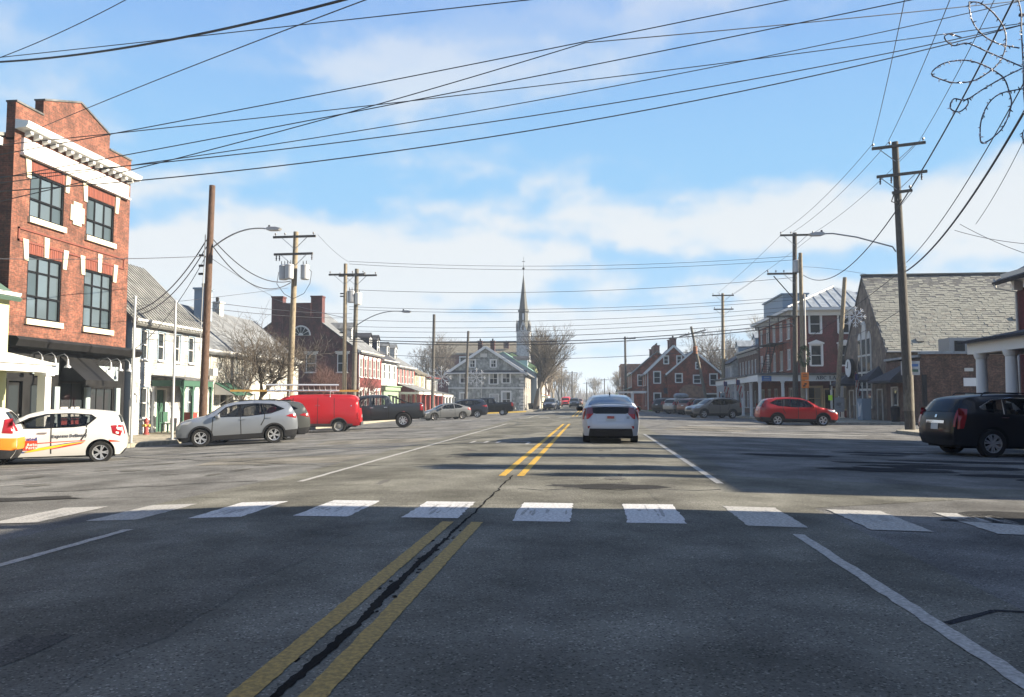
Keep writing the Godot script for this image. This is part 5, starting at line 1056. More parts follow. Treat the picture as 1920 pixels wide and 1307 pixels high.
func ornament():
	# wire leaf shapes with bulbs, hung on a pole arm just outside the frame
	var t = thing("wire_ornament", "wire leaf ornament strung with clear bulbs at the upper right corner", "street decoration", Vector3(4.84, 5.84, -9.2), deg_to_rad(5.7))
	var k = 0.00194
	var curves = [[-30, 0, -12, 90, -14, 200, -12, 420, -16, 560, -8, 700, -4, 850], [-310, 30, -300, 130, -250, 215, -160, 275, -30, 305], [-310, 30, -240, 40, -160, 110, -110, 200, -110, 300, -150, 390, -230, 460, -310, 500, -410, 510, -500, 485, -542, 455, -490, 405, -410, 380, -320, 380, -220, 415, -130, 480, -100, 560, -90, 640, -130, 750, -190, 820, -265, 865, -275, 800, -260, 710, -210, 620, -140, 570, -20, 545], [-20, 425, -150, 490, -260, 555, -350, 610, -420, 605, -440, 660, -390, 680, -340, 640, -340, 600], [-20, 415, -130, 365, -230, 320, -280, 295, -340, 275, -410, 290, -460, 245, -430, 220, -370, 240], [0, 770, -30, 800, -25, 870, 10, 890]]
	for c in curves:
		var pts = []
		for i in range(0, c.size(), 2): pts.append(Vector3(c[i] * k, -c[i + 1] * k, 0))
		var cv = Curve3D.new()
		for i in pts.size():
			var tg: Vector3 = (pts[mini(i + 1, pts.size() - 1)] - pts[maxi(i - 1, 0)]) * 0.17
			cv.add_point(pts[i], -tg, tg)
		cv.bake_interval = 0.03
		var g = G.new(); g.tube(Array(cv.get_baked_points()), 0.0075, 5); var w = part("wire_loop", g, M.ornament_wire, t)
		var l = cv.get_baked_length(); var d = 0.04
		while d < l:
			var p = cv.sample_baked(d)
			g = G.new(); var dr = Vector3(rng.randf_range(-1, 1), rng.randf_range(-1, 0.4), rng.randf_range(-0.5, 0.5)).normalized()
			g.cyl(p, p + dr * 0.035, 0.009, 0.004, 5); part("bulb", g, M.bulb if rng.randf() < 0.55 else M.porcelain, w)
			d += 0.05
	var g2 = G.new(); g2.tube([Vector3(-0.03, -0.2, -0.02), Vector3(1.3, -0.2, 0.1)], 0.02, 5); g2.tube([Vector3(-0.02, -1.6, -0.02), Vector3(1.3, -1.6, 0.1)], 0.02, 5); part("bracket", g2, M.metal, t)
	pole("near pole at the right pavement corner that holds the wire ornament", Vector3(6.2, 0.0, -9.0), Vector3(6.2, 9.5, -9.0), 0.17, 0.13, M.pole_dark)

# ---------------------------------------------------------------- ground
const GX := [-400.0, -15.0, -3.5, 1.0, 12.0, 400.0]
const GY := [-0.47, -0.47, 0.0, 0.0, -0.2, -0.2]
func hg(x: float) -> float:
	for i in 5:
		if x <= GX[i + 1]: return lerpf(GY[i], GY[i + 1], clampf((x - GX[i]) / (GX[i + 1] - GX[i]), 0, 1))
	return -0.2

func gpoly(g: G, poly: PackedVector2Array, lift: float):   # polygon of (x, z) laid on the cambered ground
	for i in 5:
		var strip = PackedVector2Array([Vector2(GX[i], -900), Vector2(GX[i + 1], -900), Vector2(GX[i + 1], 200), Vector2(GX[i], 200)])
		for q in Geometry2D.intersect_polygons(poly, strip):
			var ix = Geometry2D.triangulate_polygon(q)
			for k in range(0, ix.size(), 3):
				var p = []
				for j in 3: p.append(Vector3(q[ix[k + j]].x, hg(q[ix[k + j]].x) + lift, q[ix[k + j]].y))
				g.tri3(p[0], p[1], p[2], Vector3.UP, Vector3.UP, Vector3.UP)

func rect(x0: float, z0: float, x1: float, z1: float) -> PackedVector2Array:
	return PackedVector2Array([Vector2(x0, z0), Vector2(x1, z0), Vector2(x1, z1), Vector2(x0, z1)])

func worn(a: Vector2, b: Vector2, w: float, jit: float, step := 0.25) -> PackedVector2Array:   # painted stripe with uneven edges
	var d = (b - a).normalized()
	var o = Vector2(-d.y, d.x)
	var k = maxi(2, int(a.distance_to(b) / step))
	k = mini(k, 240)
	var l = PackedVector2Array(); var r = PackedVector2Array()
	for i in k + 1:
		var p = a.lerp(b, float(i) / k)
		l.append(p + o * (w * 0.5 + rng.randf_range(-jit, jit)))
		r.append(p - o * (w * 0.5 + rng.randf_range(-jit, jit)))
	r.reverse()
	l.append_array(r)
	return l

func blob(c: Vector2, rx: float, rz: float, k := 22, jit := 0.25) -> PackedVector2Array:
	var p = PackedVector2Array()
	for i in k:
		var a = TAU * i / k
		var s = 1.0 + rng.randf_range(-jit, jit)
		p.append(c + Vector2(cos(a) * rx, sin(a) * rz) * s)
	return p

func road_part(nm: String, polys: Array, lift: float, mat: Material, par: Node):
	var g = G.new()
	for i in polys.size(): gpoly(g, polys[i], lift + (i % 5) * 0.0003)
	return part(nm, g, mat, par)

func sidewalk(nm: String, poly: PackedVector2Array, h: float, sx: float, sz: float, kerb: Array, ori := 0.0):
	var g = G.new()
	gpoly(g, poly, h - 0.02)
	var base = struct(nm, g, M.grout)
	# each slab its own piece, cut by the outline
	var lo = poly[0]; var hi = poly[0]
	for p in poly: lo = lo.min(p); hi = hi.max(p)
	var x = lo.x
	while x < hi.x - 0.05:
		var z = lo.y
		while z < hi.y - 0.05:
			for q in Geometry2D.intersect_polygons(rect(x + 0.012, z + 0.012, x + sx - 0.012, z + sz - 0.012), poly):
				if q.size() < 3: continue
				var c = G.new()
				gpoly(c, q, h + rng.randf_range(0.0, 0.008))
				part("slab", c, [M.walk, M.walk2, M.walk3][rng.randi() % 3], base)
			z += sz
		x += sx
	# kerb stones along the given line
	for i in kerb.size() - 1:
		var a: Vector2 = kerb[i]; var b: Vector2 = kerb[i + 1]
		var k = maxi(1, int(a.distance_to(b) / 3.0))
		for j in k:
			var p = a.lerp(b, (j + 0.004) / k); var q = a.lerp(b, (j + 0.996) / k)
			var c = G.new()
			c.bar(Vector3(p.x, hg(p.x) + h * 0.5 - 0.05, p.y), Vector3(q.x, hg(q.x) + h * 0.5 - 0.05, q.y), 0.16, h + 0.12)
			part("kerb_stone", c, M.kerb, base)
	return base

func build_ground():
	var g = G.new()
	g.quad(Vector3(-1500, -0.62, 200), Vector3(1500, -0.62, 200), Vector3(1500, -0.62, -2500), Vector3(-1500, -0.62, -2500))
	struct("ground", g, M.field)
	g = G.new()
	gpoly(g, rect(-60, 40, 60, -320), 0.0)
	var sq = struct("asphalt", g, M.asphalt)
	g = G.new()
	gpoly(g, PackedVector2Array([Vector2(-5.75, 40), Vector2(2.75, 40), Vector2(2.75, -10.4), Vector2(5.9, -12.3), Vector2(12.0, -11.6), Vector2(40, -11.4), Vector2(40, -12.4), Vector2(12, -12.9), Vector2(6.0, -13.6), Vector2(2.6, -14.5), Vector2(2.6, -60), Vector2(2.6, -320), Vector2(-5.6, -320), Vector2(-5.6, -14.0), Vector2(-5.9, -10.6)]), 0.004)
	var road = struct("road", g, M.asphalt_warm)
	# patches of other asphalt
	road_part("patch", [PackedVector2Array([Vector2(-9.4, -18.2), Vector2(-5.7, -17.6), Vector2(-5.7, -20.4), Vector2(-9.9, -20.6)]), PackedVector2Array([Vector2(-9.6, -27.0), Vector2(-5.7, -26.2), Vector2(-5.7, -29.5), Vector2(-10.2, -30.2)])], 0.005, M.asphalt_pale, sq)
	var stains = []
	for i in 9: stains.append(blob(Vector2(rng.randf_range(4.5, 9.0), -15.0 - i * 0.95), rng.randf_range(0.7, 2.0), rng.randf_range(0.25, 0.6)))
	road_part("tar_patch", stains, 0.006, M.tar, sq)
	road_part("dark_patch", [blob(Vector2(5.6, -9.9), 1.5, 0.8), blob(Vector2(-9.5, -11.6), 1.6, 0.35), blob(Vector2(0.2, -12.3), 0.8, 0.35)], 0.008, M.asphalt_dark, road)
	# centre crack
	var c = []
	var cn = FastNoiseLite.new(); cn.seed = 12; cn.frequency = 1.1; cn.fractal_octaves = 5; cn.fractal_gain = 0.62
	for seg in 4:
		var l = PackedVector2Array(); var r = PackedVector2Array()
		for i in 141:
			var z = 3.0 - seg * 2.9 - i * 2.9 / 140
			var wdt = clampf(0.05 + 0.04 * cn.get_noise_2d(z, 7.0) - 0.012 * (0.0 if z > -6.5 else (-6.5 - z) * 1.6), 0.012, 0.12)
			var cx = -1.395 + 0.03 * cn.get_noise_2d(z * 0.5, 30.0)
			l.append(Vector2(cx - wdt * 0.55 + 0.02 * cn.get_noise_2d(z * 6.0, 60.0), z)); r.append(Vector2(cx + wdt * 0.55 + 0.02 * cn.get_noise_2d(z * 6.0, 90.0), z))
		r.reverse(); l.append_array(r); c.append(l)
	for i in 40:
		var p = Vector2(-1.4 + rng.randf_range(-0.11, 0.11), rng.randf_range(-8.4, 0.0))
		c.append(blob(p, rng.randf_range(0.008, 0.022), rng.randf_range(0.015, 0.06), 8, 0.4))
	var cxx = -1.39
	for i in 34:
		var z0 = -8.5 - i * 0.16
		var nx = -1.38 + 0.05 * cn.get_noise_2d(z0 * 2.0, 5.0)
		c.append(worn(Vector2(cxx, z0), Vector2(nx, z0 - 0.165), rng.randf_range(0.012, 0.032), 0.005, 0.05)); cxx = nx
	road_part("crack", c, 0.007, M.crack, road)
	c = []
	for i in 10:
		var x0 = rng.randf_range(-5, 5); var z0 = rng.randf_range(-24, -9)
		var p = Vector2(x0, z0)
		for k in 5:
			var q = p + Vector2(rng.randf_range(0.5, 1.2) * (1 if i % 2 else -1), rng.randf_range(-0.25, 0.25))
			c.append(worn(p, q, 0.012, 0.004, 0.12)); p = q
	road_part("fine_crack", c, 0.0075, M.crack, road)
	var lanes = []
	for x in [-4.1, -2.6, -0.4, 1.1]:
		lanes.append(worn(Vector2(x, 2), Vector2(x + rng.randf_range(-0.1, 0.1), -58), rng.randf_range(0.35, 0.6), 0.06, 0.35))
	road_part("tyre_track", lanes, 0.0055, M.asphalt_worn, road)
	var oil = []
	for i in 26: oil.append(blob(Vector2(0.35 + rng.randf_range(-0.3, 0.3) - (3.65 if i % 2 else 0.0), rng.randf_range(-40, 1)), rng.randf_range(0.04, 0.2), rng.randf_range(0.08, 0.5), 14, 0.35))
	for i in 30: oil.append(blob(Vector2(rng.randf_range(-14, -7), rng.randf_range(-50, -14)), rng.randf_range(0.08, 0.35), rng.randf_range(0.08, 0.3), 14, 0.35))
	road_part("oil_stain", oil, 0.0062, M.asphalt_oily, road)
	var seal = []
	for k in [[-5.7, -16.5, -1.7, -15.6], [-5.6, -24.0, -1.7, -24.6], [-9.0, -33.0, -5.7, -31.0], [-14.5, -23.5, -6.0, -17.0], [2.1, -5.2, 5.7, -6.4], [-1.1, -11.8, 1.9, -12.1], [-9.8, -12.5, -5.8, -13.6]]:
		var p0 = Vector2(k[0], k[1]); var p1 = Vector2(k[2], k[3])
		for i in 8:
			var q0 = p0.lerp(p1, i / 8.0) + Vector2(0, 0.12 * sin(i * 2.3 + k[0])); var q1 = p0.lerp(p1, (i + 1) / 8.0) + Vector2(0, 0.12 * sin((i + 1) * 2.3 + k[0]))
			seal.append(worn(q0, q1, 0.045, 0.01, 0.1))
	road_part("sealed_crack", seal, 0.0066, M.tar, road)
	# painted markings
	var ys = [[-1.56, 3.0, -8.6], [-1.24, 3.0, -8.6], [-1.56, -13.85, -44.0], [-1.24, -13.85, -44.0], [-1.56, -64.0, -260.0], [-1.24, -64.0, -260.0]]
	for y in ys:
		road_part("yellow_line", [worn(Vector2(y[0], y[1]), Vector2(y[0], y[2]), 0.125, 0.005, 0.05)], 0.009, M.yellow if y[1] > 0 else M.yellow_fresh, road)  # near lines duller: the shade over them is put into their yellow
	for y in [[2.03, 3.0, -8.25], [2.03, -13.1, -31.6], [-4.9, 3.0, -8.1], [-4.9, -13.1, -45.8], [-4.9, -62.0, -240.0], [2.03, -66.0, -240.0]]:
		road_part("white_line", [worn(Vector2(y[0], y[1]), Vector2(y[0], y[2]), 0.115, 0.010, 0.12)], 0.009, M.white_worn, road)
	for i in 10:
		var x0 = -7.15 + i * 1.253
		var mt = M.white_paint if i in [2, 3, 4, 5, 6] else M.white_worn
		var z0 = -8.72 if i > 4 else -8.86
		var bar = road_part("crosswalk_bar", [worn(Vector2(x0 + 0.32, z0), Vector2(x0 + 0.32, -10.28), 0.63, 0.014, 0.1)], 0.008, mt, road)
		var wear = []
		for k in 9: wear.append(blob(Vector2(x0 + rng.randf_range(0.06, 0.58), rng.randf_range(-9.85, -9.3)), rng.randf_range(0.006, 0.022), rng.randf_range(0.08, 0.3), 16, 0.3))
		road_part("worn_streak", wear, 0.010, M.white_thin, bar)
	# worn letters for the oncoming lane, stop bars and dashes of the far crosswalks
	var marks = [[-3.55, -24.4, 0.5, 0.1], [-3.75, -25.1, 0.1, 1.1], [-2.65, -24.3, 0.55, 0.12], [-2.65, -25.4, 0.55, 0.12], [-2.92, -24.9, 0.11, 1.0], [-1.95, -24.3, 0.11, 1.1], [-2.2, -25.2, 0.45, 0.12], [-2.9, -28.1, 0.5, 0.14], [-2.9, -29.0, 0.5, 0.14], [-2.2, -28.1, 0.5, 0.14], [-2.2, -29.1, 0.5, 0.14], [-3.3, -24.9, 0.11, 1.0]]
	for k in marks:
		road_part("worn_mark", [worn(Vector2(k[0] - k[2] / 2, k[1]), Vector2(k[0] + k[2] / 2, k[1]), k[3], 0.02, 0.1)], 0.009, M.white_worn, road)
	for i in 9: road_part("crosswalk_dash", [rect(3.2 + i * 1.35, -57.0, 3.95 + i * 1.35, -57.55)], 0.009, M.white_paint, sq)
	for i in 7: road_part("crosswalk_dash", [rect(-11.5 + i * 1.5, -60.2, -10.7 + i * 1.5, -60.8)], 0.009, M.white_paint, sq)
	for i in 6: road_part("crosswalk_dash", [rect(-4.6 + i * 1.1, -86.0, -4.0 + i * 1.1, -87.4)], 0.009, M.white_paint, sq)
	road_part("stop_bar", [rect(5.9, -34.6, 11.5, -35.1)], 0.009, M.white_worn, sq)
	road_part("stop_bar", [rect(5.2, -44.2, 9.5, -44.9)], 0.009, M.white_worn, sq)
	road_part("pale_patch", [PackedVector2Array([Vector2(3.2, -37.6), Vector2(6.6, -36.4), Vector2(8.8, -42.5), Vector2(5.2, -44.0)])], 0.006, M.asphalt_pale, sq)
	for i in 17:
		var z0 = -14.5 - i * 3.4
		if i in [9, 10, 11]: continue
		road_part("stall_line", [worn(Vector2(-10.6, z0), Vector2(-15.8, z0 + 2.1), 0.1, 0.012, 0.2)], 0.006, M.white_worn, sq)
	for i in 6:
		var z0 = -17.0 - i * 3.1
		road_part("stall_line", [worn(Vector2(8.6, z0), Vector2(13.2, z0 - 1.0), 0.1, 0.012, 0.2)], 0.006, M.white_worn, sq)
	# pavements
	sidewalk("left_pavement", PackedVector2Array([Vector2(-21.5, -12), Vector2(-17.4, -12), Vector2(-17.4, -28.6), Vector2(-17.0, -32), Vector2(-17.0, -92), Vector2(-13.5, -96.5), Vector2(-7.3, -99), Vector2(-7.0, -112), Vector2(-7.0, -190), Vector2(-9.2, -190), Vector2(-9.2, -100), Vector2(-21.5, -99)]), 0.14, 1.5, 1.5,
		[Vector2(-17.4, -12), Vector2(-17.4, -28.6), Vector2(-17.0, -32), Vector2(-17.0, -92), Vector2(-13.5, -96.5), Vector2(-7.3, -99), Vector2(-7.0, -112), Vector2(-7.0, -190)])
	sidewalk("near_right_pavement", PackedVector2Array([Vector2(14.0, -13.5), Vector2(15.9, -13.5), Vector2(15.9, -32), Vector2(30, -32), Vector2(30, -38), Vector2(16.2, -38.6), Vector2(15.0, -40.3), Vector2(14.0, -38.4)]), 0.12, 1.5, 1.5,
		[Vector2(14.0, -13.5), Vector2(14.0, -38.4), Vector2(15.0, -40.3), Vector2(16.2, -38.6), Vector2(30, -38)])
	sidewalk("far_right_pavement", PackedVector2Array([Vector2(30, -50.8), Vector2(30, -53.6), Vector2(19.9, -53.6), Vector2(19.9, -66), Vector2(17.2, -66), Vector2(17.2, -99), Vector2(6.6, -99), Vector2(6.6, -190), Vector2(4.6, -190), Vector2(4.6, -95), Vector2(12.6, -93), Vector2(12.6, -53.5), Vector2(14.5, -51.2)]), 0.13, 1.5, 1.5,
		[Vector2(30, -50.8), Vector2(14.5, -51.2), Vector2(12.6, -53.5), Vector2(12.6, -93), Vector2(4.6, -95), Vector2(4.6, -190)])
	sidewalk("corner_pavement", PackedVector2Array([Vector2(5.9, 12), Vector2(5.9, -9.2), Vector2(6.7, -10.6), Vector2(8.5, -10.8), Vector2(8.5, 12)]), 0.12, 1.5, 1.5,
		[Vector2(5.9, 12), Vector2(5.9, -9.2), Vector2(6.7, -10.6), Vector2(8.5, -10.8)])
	# yellow kerb ends and the lawn beyond the square
	g = G.new()
	for k in [[-17.05, -41.0, -17.05, -44.0], [-13.5, -96.5, -8.2, -98.6]]:
		g.bar(Vector3(k[0] + 0.06, hg(k[0]) + 0.085, k[1] + 0.06), Vector3(k[2] + 0.06, hg(k[2]) + 0.085, k[3] + 0.06), 0.17, 0.19)
	var yk = struct("yellow_kerb", g, M.yellow_kerb)
	g = G.new()
	gpoly(g, PackedVector2Array([Vector2(6.7, -94.9), Vector2(12.5, -93.6), Vector2(13.5, -99.2), Vector2(6.7, -99.2)]), 0.15)
	var gr = struct("lawn", g, M.grass)
	# blades of the lawn
	g = G.new()
	for i in 2600:
		var p = Vector3(rng.randf_range(6.8, 12.6), 0, rng.randf_range(-99, -94.6))
		p.y = hg(p.x) + 0.14
		var a = rng.randf() * TAU
		var w = Vector3(cos(a), 0, sin(a)) * 0.03
		g.tri(p - w, p + w, p + Vector3(rng.randf_range(-0.05, 0.05), rng.randf_range(0.06, 0.14), rng.randf_range(-0.05, 0.05)))
	stuffed(tag(part(numbered("grass"), g, M.grass, self), "short bright green grass of the small lawn beyond the square", "grass"))

# ---------------------------------------------------------------- sky
func build_sky() -> Sky:
	var W = 1536; var H = 768
	var im = Image.create(W, H, false, Image.FORMAT_RGBF)
	var n1 = FastNoiseLite.new(); n1.seed = 41; n1.frequency = 0.36; n1.fractal_octaves = 6; n1.fractal_gain = 0.52
	n1.domain_warp_enabled = true; n1.domain_warp_amplitude = 0.9; n1.domain_warp_frequency = 0.5
	var n2 = FastNoiseLite.new(); n2.seed = 7; n2.frequency = 0.13; n2.fractal_octaves = 3
	var top = Color(0.17, 0.37, 0.85); var mid = Color(0.28, 0.61, 0.96); var low = Color(0.48, 0.76, 0.97)
	for y in H:
		var el = (0.5 - (y + 0.5) / H) * PI
		for x in W:
			if el <= 0.0:
				im.set_pixel(x, y, Color(0.12, 0.115, 0.11)); continue
			var az = ((x + 0.5) / W - 0.5) * TAU
			var sy = sin(el)
			var t = clampf(el / 0.22, 0, 1)
			var c = low.lerp(mid, sqrt(t)).lerp(top, smoothstep(0.22, 0.6, el))
			var q = Vector2(sin(az), cos(az)) * cos(el) / (sy + 0.13)
			var d = n1.get_noise_2d(q.x * 2.1 + 9.0, q.y * 2.6 + 4.0) + 0.4 * n2.get_noise_2d(q.x * 2.0 + 3.0, q.y * 2.4)
			var puff = n1.get_noise_2d(az * 26.0 + 40.0, el * 52.0)
			var b = lerpf(0.66, 0.12, smoothstep(0.14, 0.32, el)) - 0.14 * smoothstep(0.30, 0.5, el)
			var v = d + 0.38 * puff * smoothstep(0.5, 0.2, el) + b
			var cov = smoothstep(-0.02, 0.66, v) * lerpf(0.92, 0.62, smoothstep(0.2, 0.36, el))
			var cc = Color(0.70, 0.80, 0.90).lerp(Color(0.86, 0.885, 0.90), smoothstep(0.12, 0.5, v))
			c = c.lerp(cc, 0.10 + 0.90 * cov)
			c = c.lerp(Color(0.70, 0.83, 0.92), 0.85 * exp(-el * 14.0))
			im.set_pixel(x, y, c * (1.0 / EXPO))
	var pm = PanoramaSkyMaterial.new()
	pm.panorama = itex(im)
	var s = Sky.new(); s.sky_material = pm
	return s

# ---------------------------------------------------------------- buildings
func wall_xf(o: Vector3, u: Vector3) -> Transform3D:   # local x runs along u, y is up, z is the outward normal
	return Transform3D(Basis(u.normalized(), Vector3.UP, u.normalized().cross(Vector3.UP)), o)

func wall(par: Node, T: Transform3D, poly: PackedVector2Array, holes: Array, mat: Material, nm := "wall", rev := 0.14) -> MeshInstance3D:
	var g = G.new()
	var us = []; var vs = []
	for p in poly: us.append(p.x); vs.append(p.y)
	for h in holes: us.append_array([h[0], h[0] + h[2]]); vs.append_array([h[1], h[1] + h[3]])
	us.sort(); vs.sort()
	var conv = poly.size() > 4
	for i in us.size() - 1:
		if us[i + 1] - us[i] < 1e-4: continue
		for j in vs.size() - 1:
			if vs[j + 1] - vs[j] < 1e-4: continue
			var c = Vector2((us[i] + us[i + 1]) / 2, (vs[j] + vs[j + 1]) / 2)
			var skip = false
			for h in holes:
				if c.x > h[0] and c.x < h[0] + h[2] and c.y > h[1] and c.y < h[1] + h[3]: skip = true; break
			if skip: continue
			var cell = rect(us[i], vs[j], us[i + 1], vs[j + 1])
			if conv:
				for q in Geometry2D.intersect_polygons(cell, poly): g.flat(q, 0.0)
			else: g.flat(cell, 0.0)
	for h in holes:
		var a = Vector2(h[0], h[1]); var b = a + Vector2(h[2], h[3])
		g.quad(Vector3(a.x, a.y, 0), Vector3(b.x, a.y, 0), Vector3(b.x, a.y, -rev), Vector3(a.x, a.y, -rev))
		g.quad(Vector3(a.x, b.y, -rev), Vector3(b.x, b.y, -rev), Vector3(b.x, b.y, 0), Vector3(a.x, b.y, 0))
		g.quad(Vector3(a.x, a.y, 0), Vector3(a.x, a.y, -rev), Vector3(a.x, b.y, -rev), Vector3(a.x, b.y, 0))
		g.quad(Vector3(b.x, a.y, -rev), Vector3(b.x, a.y, 0), Vector3(b.x, b.y, 0), Vector3(b.x, b.y, -rev))
	return part(nm, g, mat, par, T)

func box_poly(w: float, h: float) -> PackedVector2Array: return rect(0, 0, w, h)

func window(par: Node, T: Transform3D, h: Array, o := {}) -> MeshInstance3D:
	# h = [u, v, width, height]; cols / rows: panes; split: share of the height below the meeting rail
	var w: float = h[2]; var ht: float = h[3]
	var X = T * Transform3D(Basis(), Vector3(h[0], h[1], 0))
	var fm: Material = o.get("frame", M.white)
	var fw: float = o.get("fw", 0.06)
	var g = G.new()
	g.box(Vector3(fw / 2, ht / 2, -0.07), Vector3(fw, ht, 0.09)); g.box(Vector3(w - fw / 2, ht / 2, -0.07), Vector3(fw, ht, 0.09))
	g.box(Vector3(w / 2, fw / 2, -0.07), Vector3(w - 2 * fw, fw, 0.09)); g.box(Vector3(w / 2, ht - fw / 2, -0.07), Vector3(w - 2 * fw, fw, 0.09))
	var split: float = o.get("split", 0.5)
	if split > 0: g.box(Vector3(w / 2, ht * split, -0.06), Vector3(w - 2 * fw, fw * 0.9, 0.06))
	var mw: float = o.get("mw", 0.03)
	for i in range(1, o.get("cols", 1)): g.box(Vector3(w * i / o.cols, ht / 2, -0.075), Vector3(mw, ht - 2 * fw, 0.04))
	for r in o.get("rails", []): g.box(Vector3(w / 2, ht * r, -0.077), Vector3(w - 2 * fw, mw, 0.035))
	var win = part("window", g, fm, par, X)
	# each pane on its own
	var us = [fw]; var vs = [fw]
	for i in range(1, o.get("cols", 1)): us.append(w * i / o.cols)
	us.append(w - fw)
	var rr: Array = o.get("rails", []).duplicate()
	if split > 0: rr.append(split)
	rr.sort()
	for r in rr: vs.append(ht * r)
	vs.append(ht - fw)
	var gm: Array = o.get("glass", [M.glass])
	for i in us.size() - 1:
		for j in vs.size() - 1:
			var p = G.new()
			p.box(Vector3(), Vector3(us[i + 1] - us[i], vs[j + 1] - vs[j], 0.012))
			var k = Basis(Vector3(0, 1, 0), rng.randf_range(-0.012, 0.012)) * Basis(Vector3(1, 0, 0), rng.randf_range(-0.012, 0.012))
			part("pane", p, gm[(i + j * 2) % gm.size()], win, Transform3D(k, Vector3((us[i] + us[i + 1]) / 2, (vs[j] + vs[j + 1]) / 2, -0.1)))
	if o.has("sill"):
		var s = G.new()
		var e: float = o.get("sill_out", 0.06)
		s.box(Vector3(w / 2, -o.get("sill_h", 0.07) / 2, 0.02), Vector3(w + 2 * e, o.get("sill_h", 0.07), 0.2))
		part("sill", s, o.sill, win)
	if o.has("trim"):
		var s = G.new(); var tw: float = o.get("tw", 0.09)
		s.box(Vector3(-tw / 2, ht / 2, 0.015), Vector3(tw, ht, 0.03)); s.box(Vector3(w + tw / 2, ht / 2, 0.015), Vector3(tw, ht, 0.03))
		s.box(Vector3(w / 2, ht + tw / 2, 0.02), Vector3(w + 2 * tw, tw, 0.04))
		if not o.has("sill"): s.box(Vector3(w / 2, -tw / 2, 0.02), Vector3(w + 2 * tw, tw, 0.04))
		part("trim", s, o.trim, win)
	if o.has("lintel"):
		var s = G.new()
		s.box(Vector3(w / 2, ht + 0.11, 0.02), Vector3(w + 0.3, 0.2, 0.05)); s.box(Vector3(w / 2, ht + 0.23, 0.04), Vector3(w + 0.4, 0.05, 0.1))
		part("lintel", s, o.lintel, win)
	if o.has("pediment"):
		var s = G.new()
		s.box(Vector3(w / 2, ht + 0.14, 0.04), Vector3(w + 0.42, 0.1, 0.12))
		s.prism(PackedVector2Array([Vector2(-0.22, ht + 0.19), Vector2(w + 0.22, ht + 0.19), Vector2(w / 2, ht + 0.45)]), 0.0, 0.1)
		part("pediment", s, o.pediment, win)
	return win

func door(par: Node, T: Transform3D, h: Array, mat: Material, frame: Material, glazed := false):
	var w: float = h[2]; var ht: float = h[3]
	var X = T * Transform3D(Basis(), Vector3(h[0], h[1], 0))
	var g = G.new()
	g.box(Vector3(w / 2, ht / 2, -0.09), Vector3(w - 0.1, ht - 0.05, 0.05))
	for k in [[0.3, 0.3], [0.7, 0.3], [0.3, 0.75], [0.7, 0.75]]:
		if not (glazed and k[1] > 0.5): g.box(Vector3(w * k[0], ht * k[1], -0.06), Vector3(w * 0.28, ht * 0.28, 0.02))
	var d = part("door", g, mat, par, X)
	if glazed:
		var p = G.new(); p.box(Vector3(w / 2, ht * 0.72, -0.06), Vector3(w * 0.66, ht * 0.42, 0.015)); part("pane", p, M.glass, d)
	var k2 = G.new(); k2.cyl(Vector3(w * 0.85, ht * 0.46, -0.06), Vector3(w * 0.85, ht * 0.46, 0.0), 0.03, 0.035); part("handle", k2, M.metal, d)
	var f = G.new()
	f.box(Vector3(-0.04, ht / 2, 0.0), Vector3(0.1, ht, 0.1)); f.box(Vector3(w + 0.04, ht / 2, 0.0), Vector3(0.1, ht, 0.1)); f.box(Vector3(w / 2, ht + 0.05, 0.0), Vector3(w + 0.18, 0.1, 0.1))
	part("door_frame", f, frame, par, X)

func gable_roof(par: Node, w: float, d: float, eave: float, ridge: float, over: float, mat: Material, th := 0.14, side := 0.25) -> MeshInstance3D:
	# building box: x 0..w along the ridge, z 0 (front) .. -d ; ridge along x
	var g = G.new()
	var s = (ridge - eave) / (d / 2)
	var zf = over; var yf = eave - s * over
	g.slab(Vector3(-side, yf, zf), Vector3(w + side, yf, zf), Vector3(w + side, ridge, -d / 2), Vector3(-side, ridge, -d / 2), th)
	g.slab(Vector3(w + side, yf, -d - over), Vector3(-side, yf, -d - over), Vector3(-side, ridge, -d / 2), Vector3(w + side, ridge, -d / 2), th)
	return part("roof", g, mat, par)

func front_T() -> Transform3D: return wall_xf(Vector3(), Vector3.RIGHT)

func house(nm: String, label: String, cat: String, at: Vector3, turn: float, w: float, d: float, eave: float, ridge: float, fm: Material, sm: Material, rm: Material, fh: Array, nh := [], fhg := [], o := {}):
	# local: front faces +z, x along the front, back at z = -d; near side = x 0, far side = x w. Holes get windows unless they carry a fifth entry
	var b = thing(nm, label, cat, at, turn, o.get("group", ""))
	var gab = func(ww): return PackedVector2Array([Vector2(0, 0), Vector2(ww, 0), Vector2(ww, eave), Vector2(ww / 2, ridge), Vector2(0, eave)])
	var TF = front_T()
	var TL = wall_xf(Vector3(0, 0, -d), Vector3(0, 0, 1)); var TR = wall_xf(Vector3(w, 0, 0), Vector3(0, 0, -1)); var TB = wall_xf(Vector3(w, 0, -d), Vector3(-1, 0, 0))
	wall(b, TF, box_poly(w, eave), fh, fm)
	wall(b, TL, gab.call(d), nh, sm); wall(b, TR, gab.call(d), fhg, sm)
	wall(b, TB, box_poly(w, eave), [], sm)
	gable_roof(b, w, d, eave + 0.05, ridge + 0.1, o.get("over", 0.35), rm, 0.14, o.get("side", 0.2))
	for q in [[fh, TF, "win"], [nh, TL, "nwin"], [fhg, TR, "nwin"]]:
		for h in q[0]:
			if h.size() > 4: door(b, q[1], h, h[4], o.get("door_frame", M.white))
			else: window(b, q[1], h, o.get(q[2], o.get("win", {})))
	return b

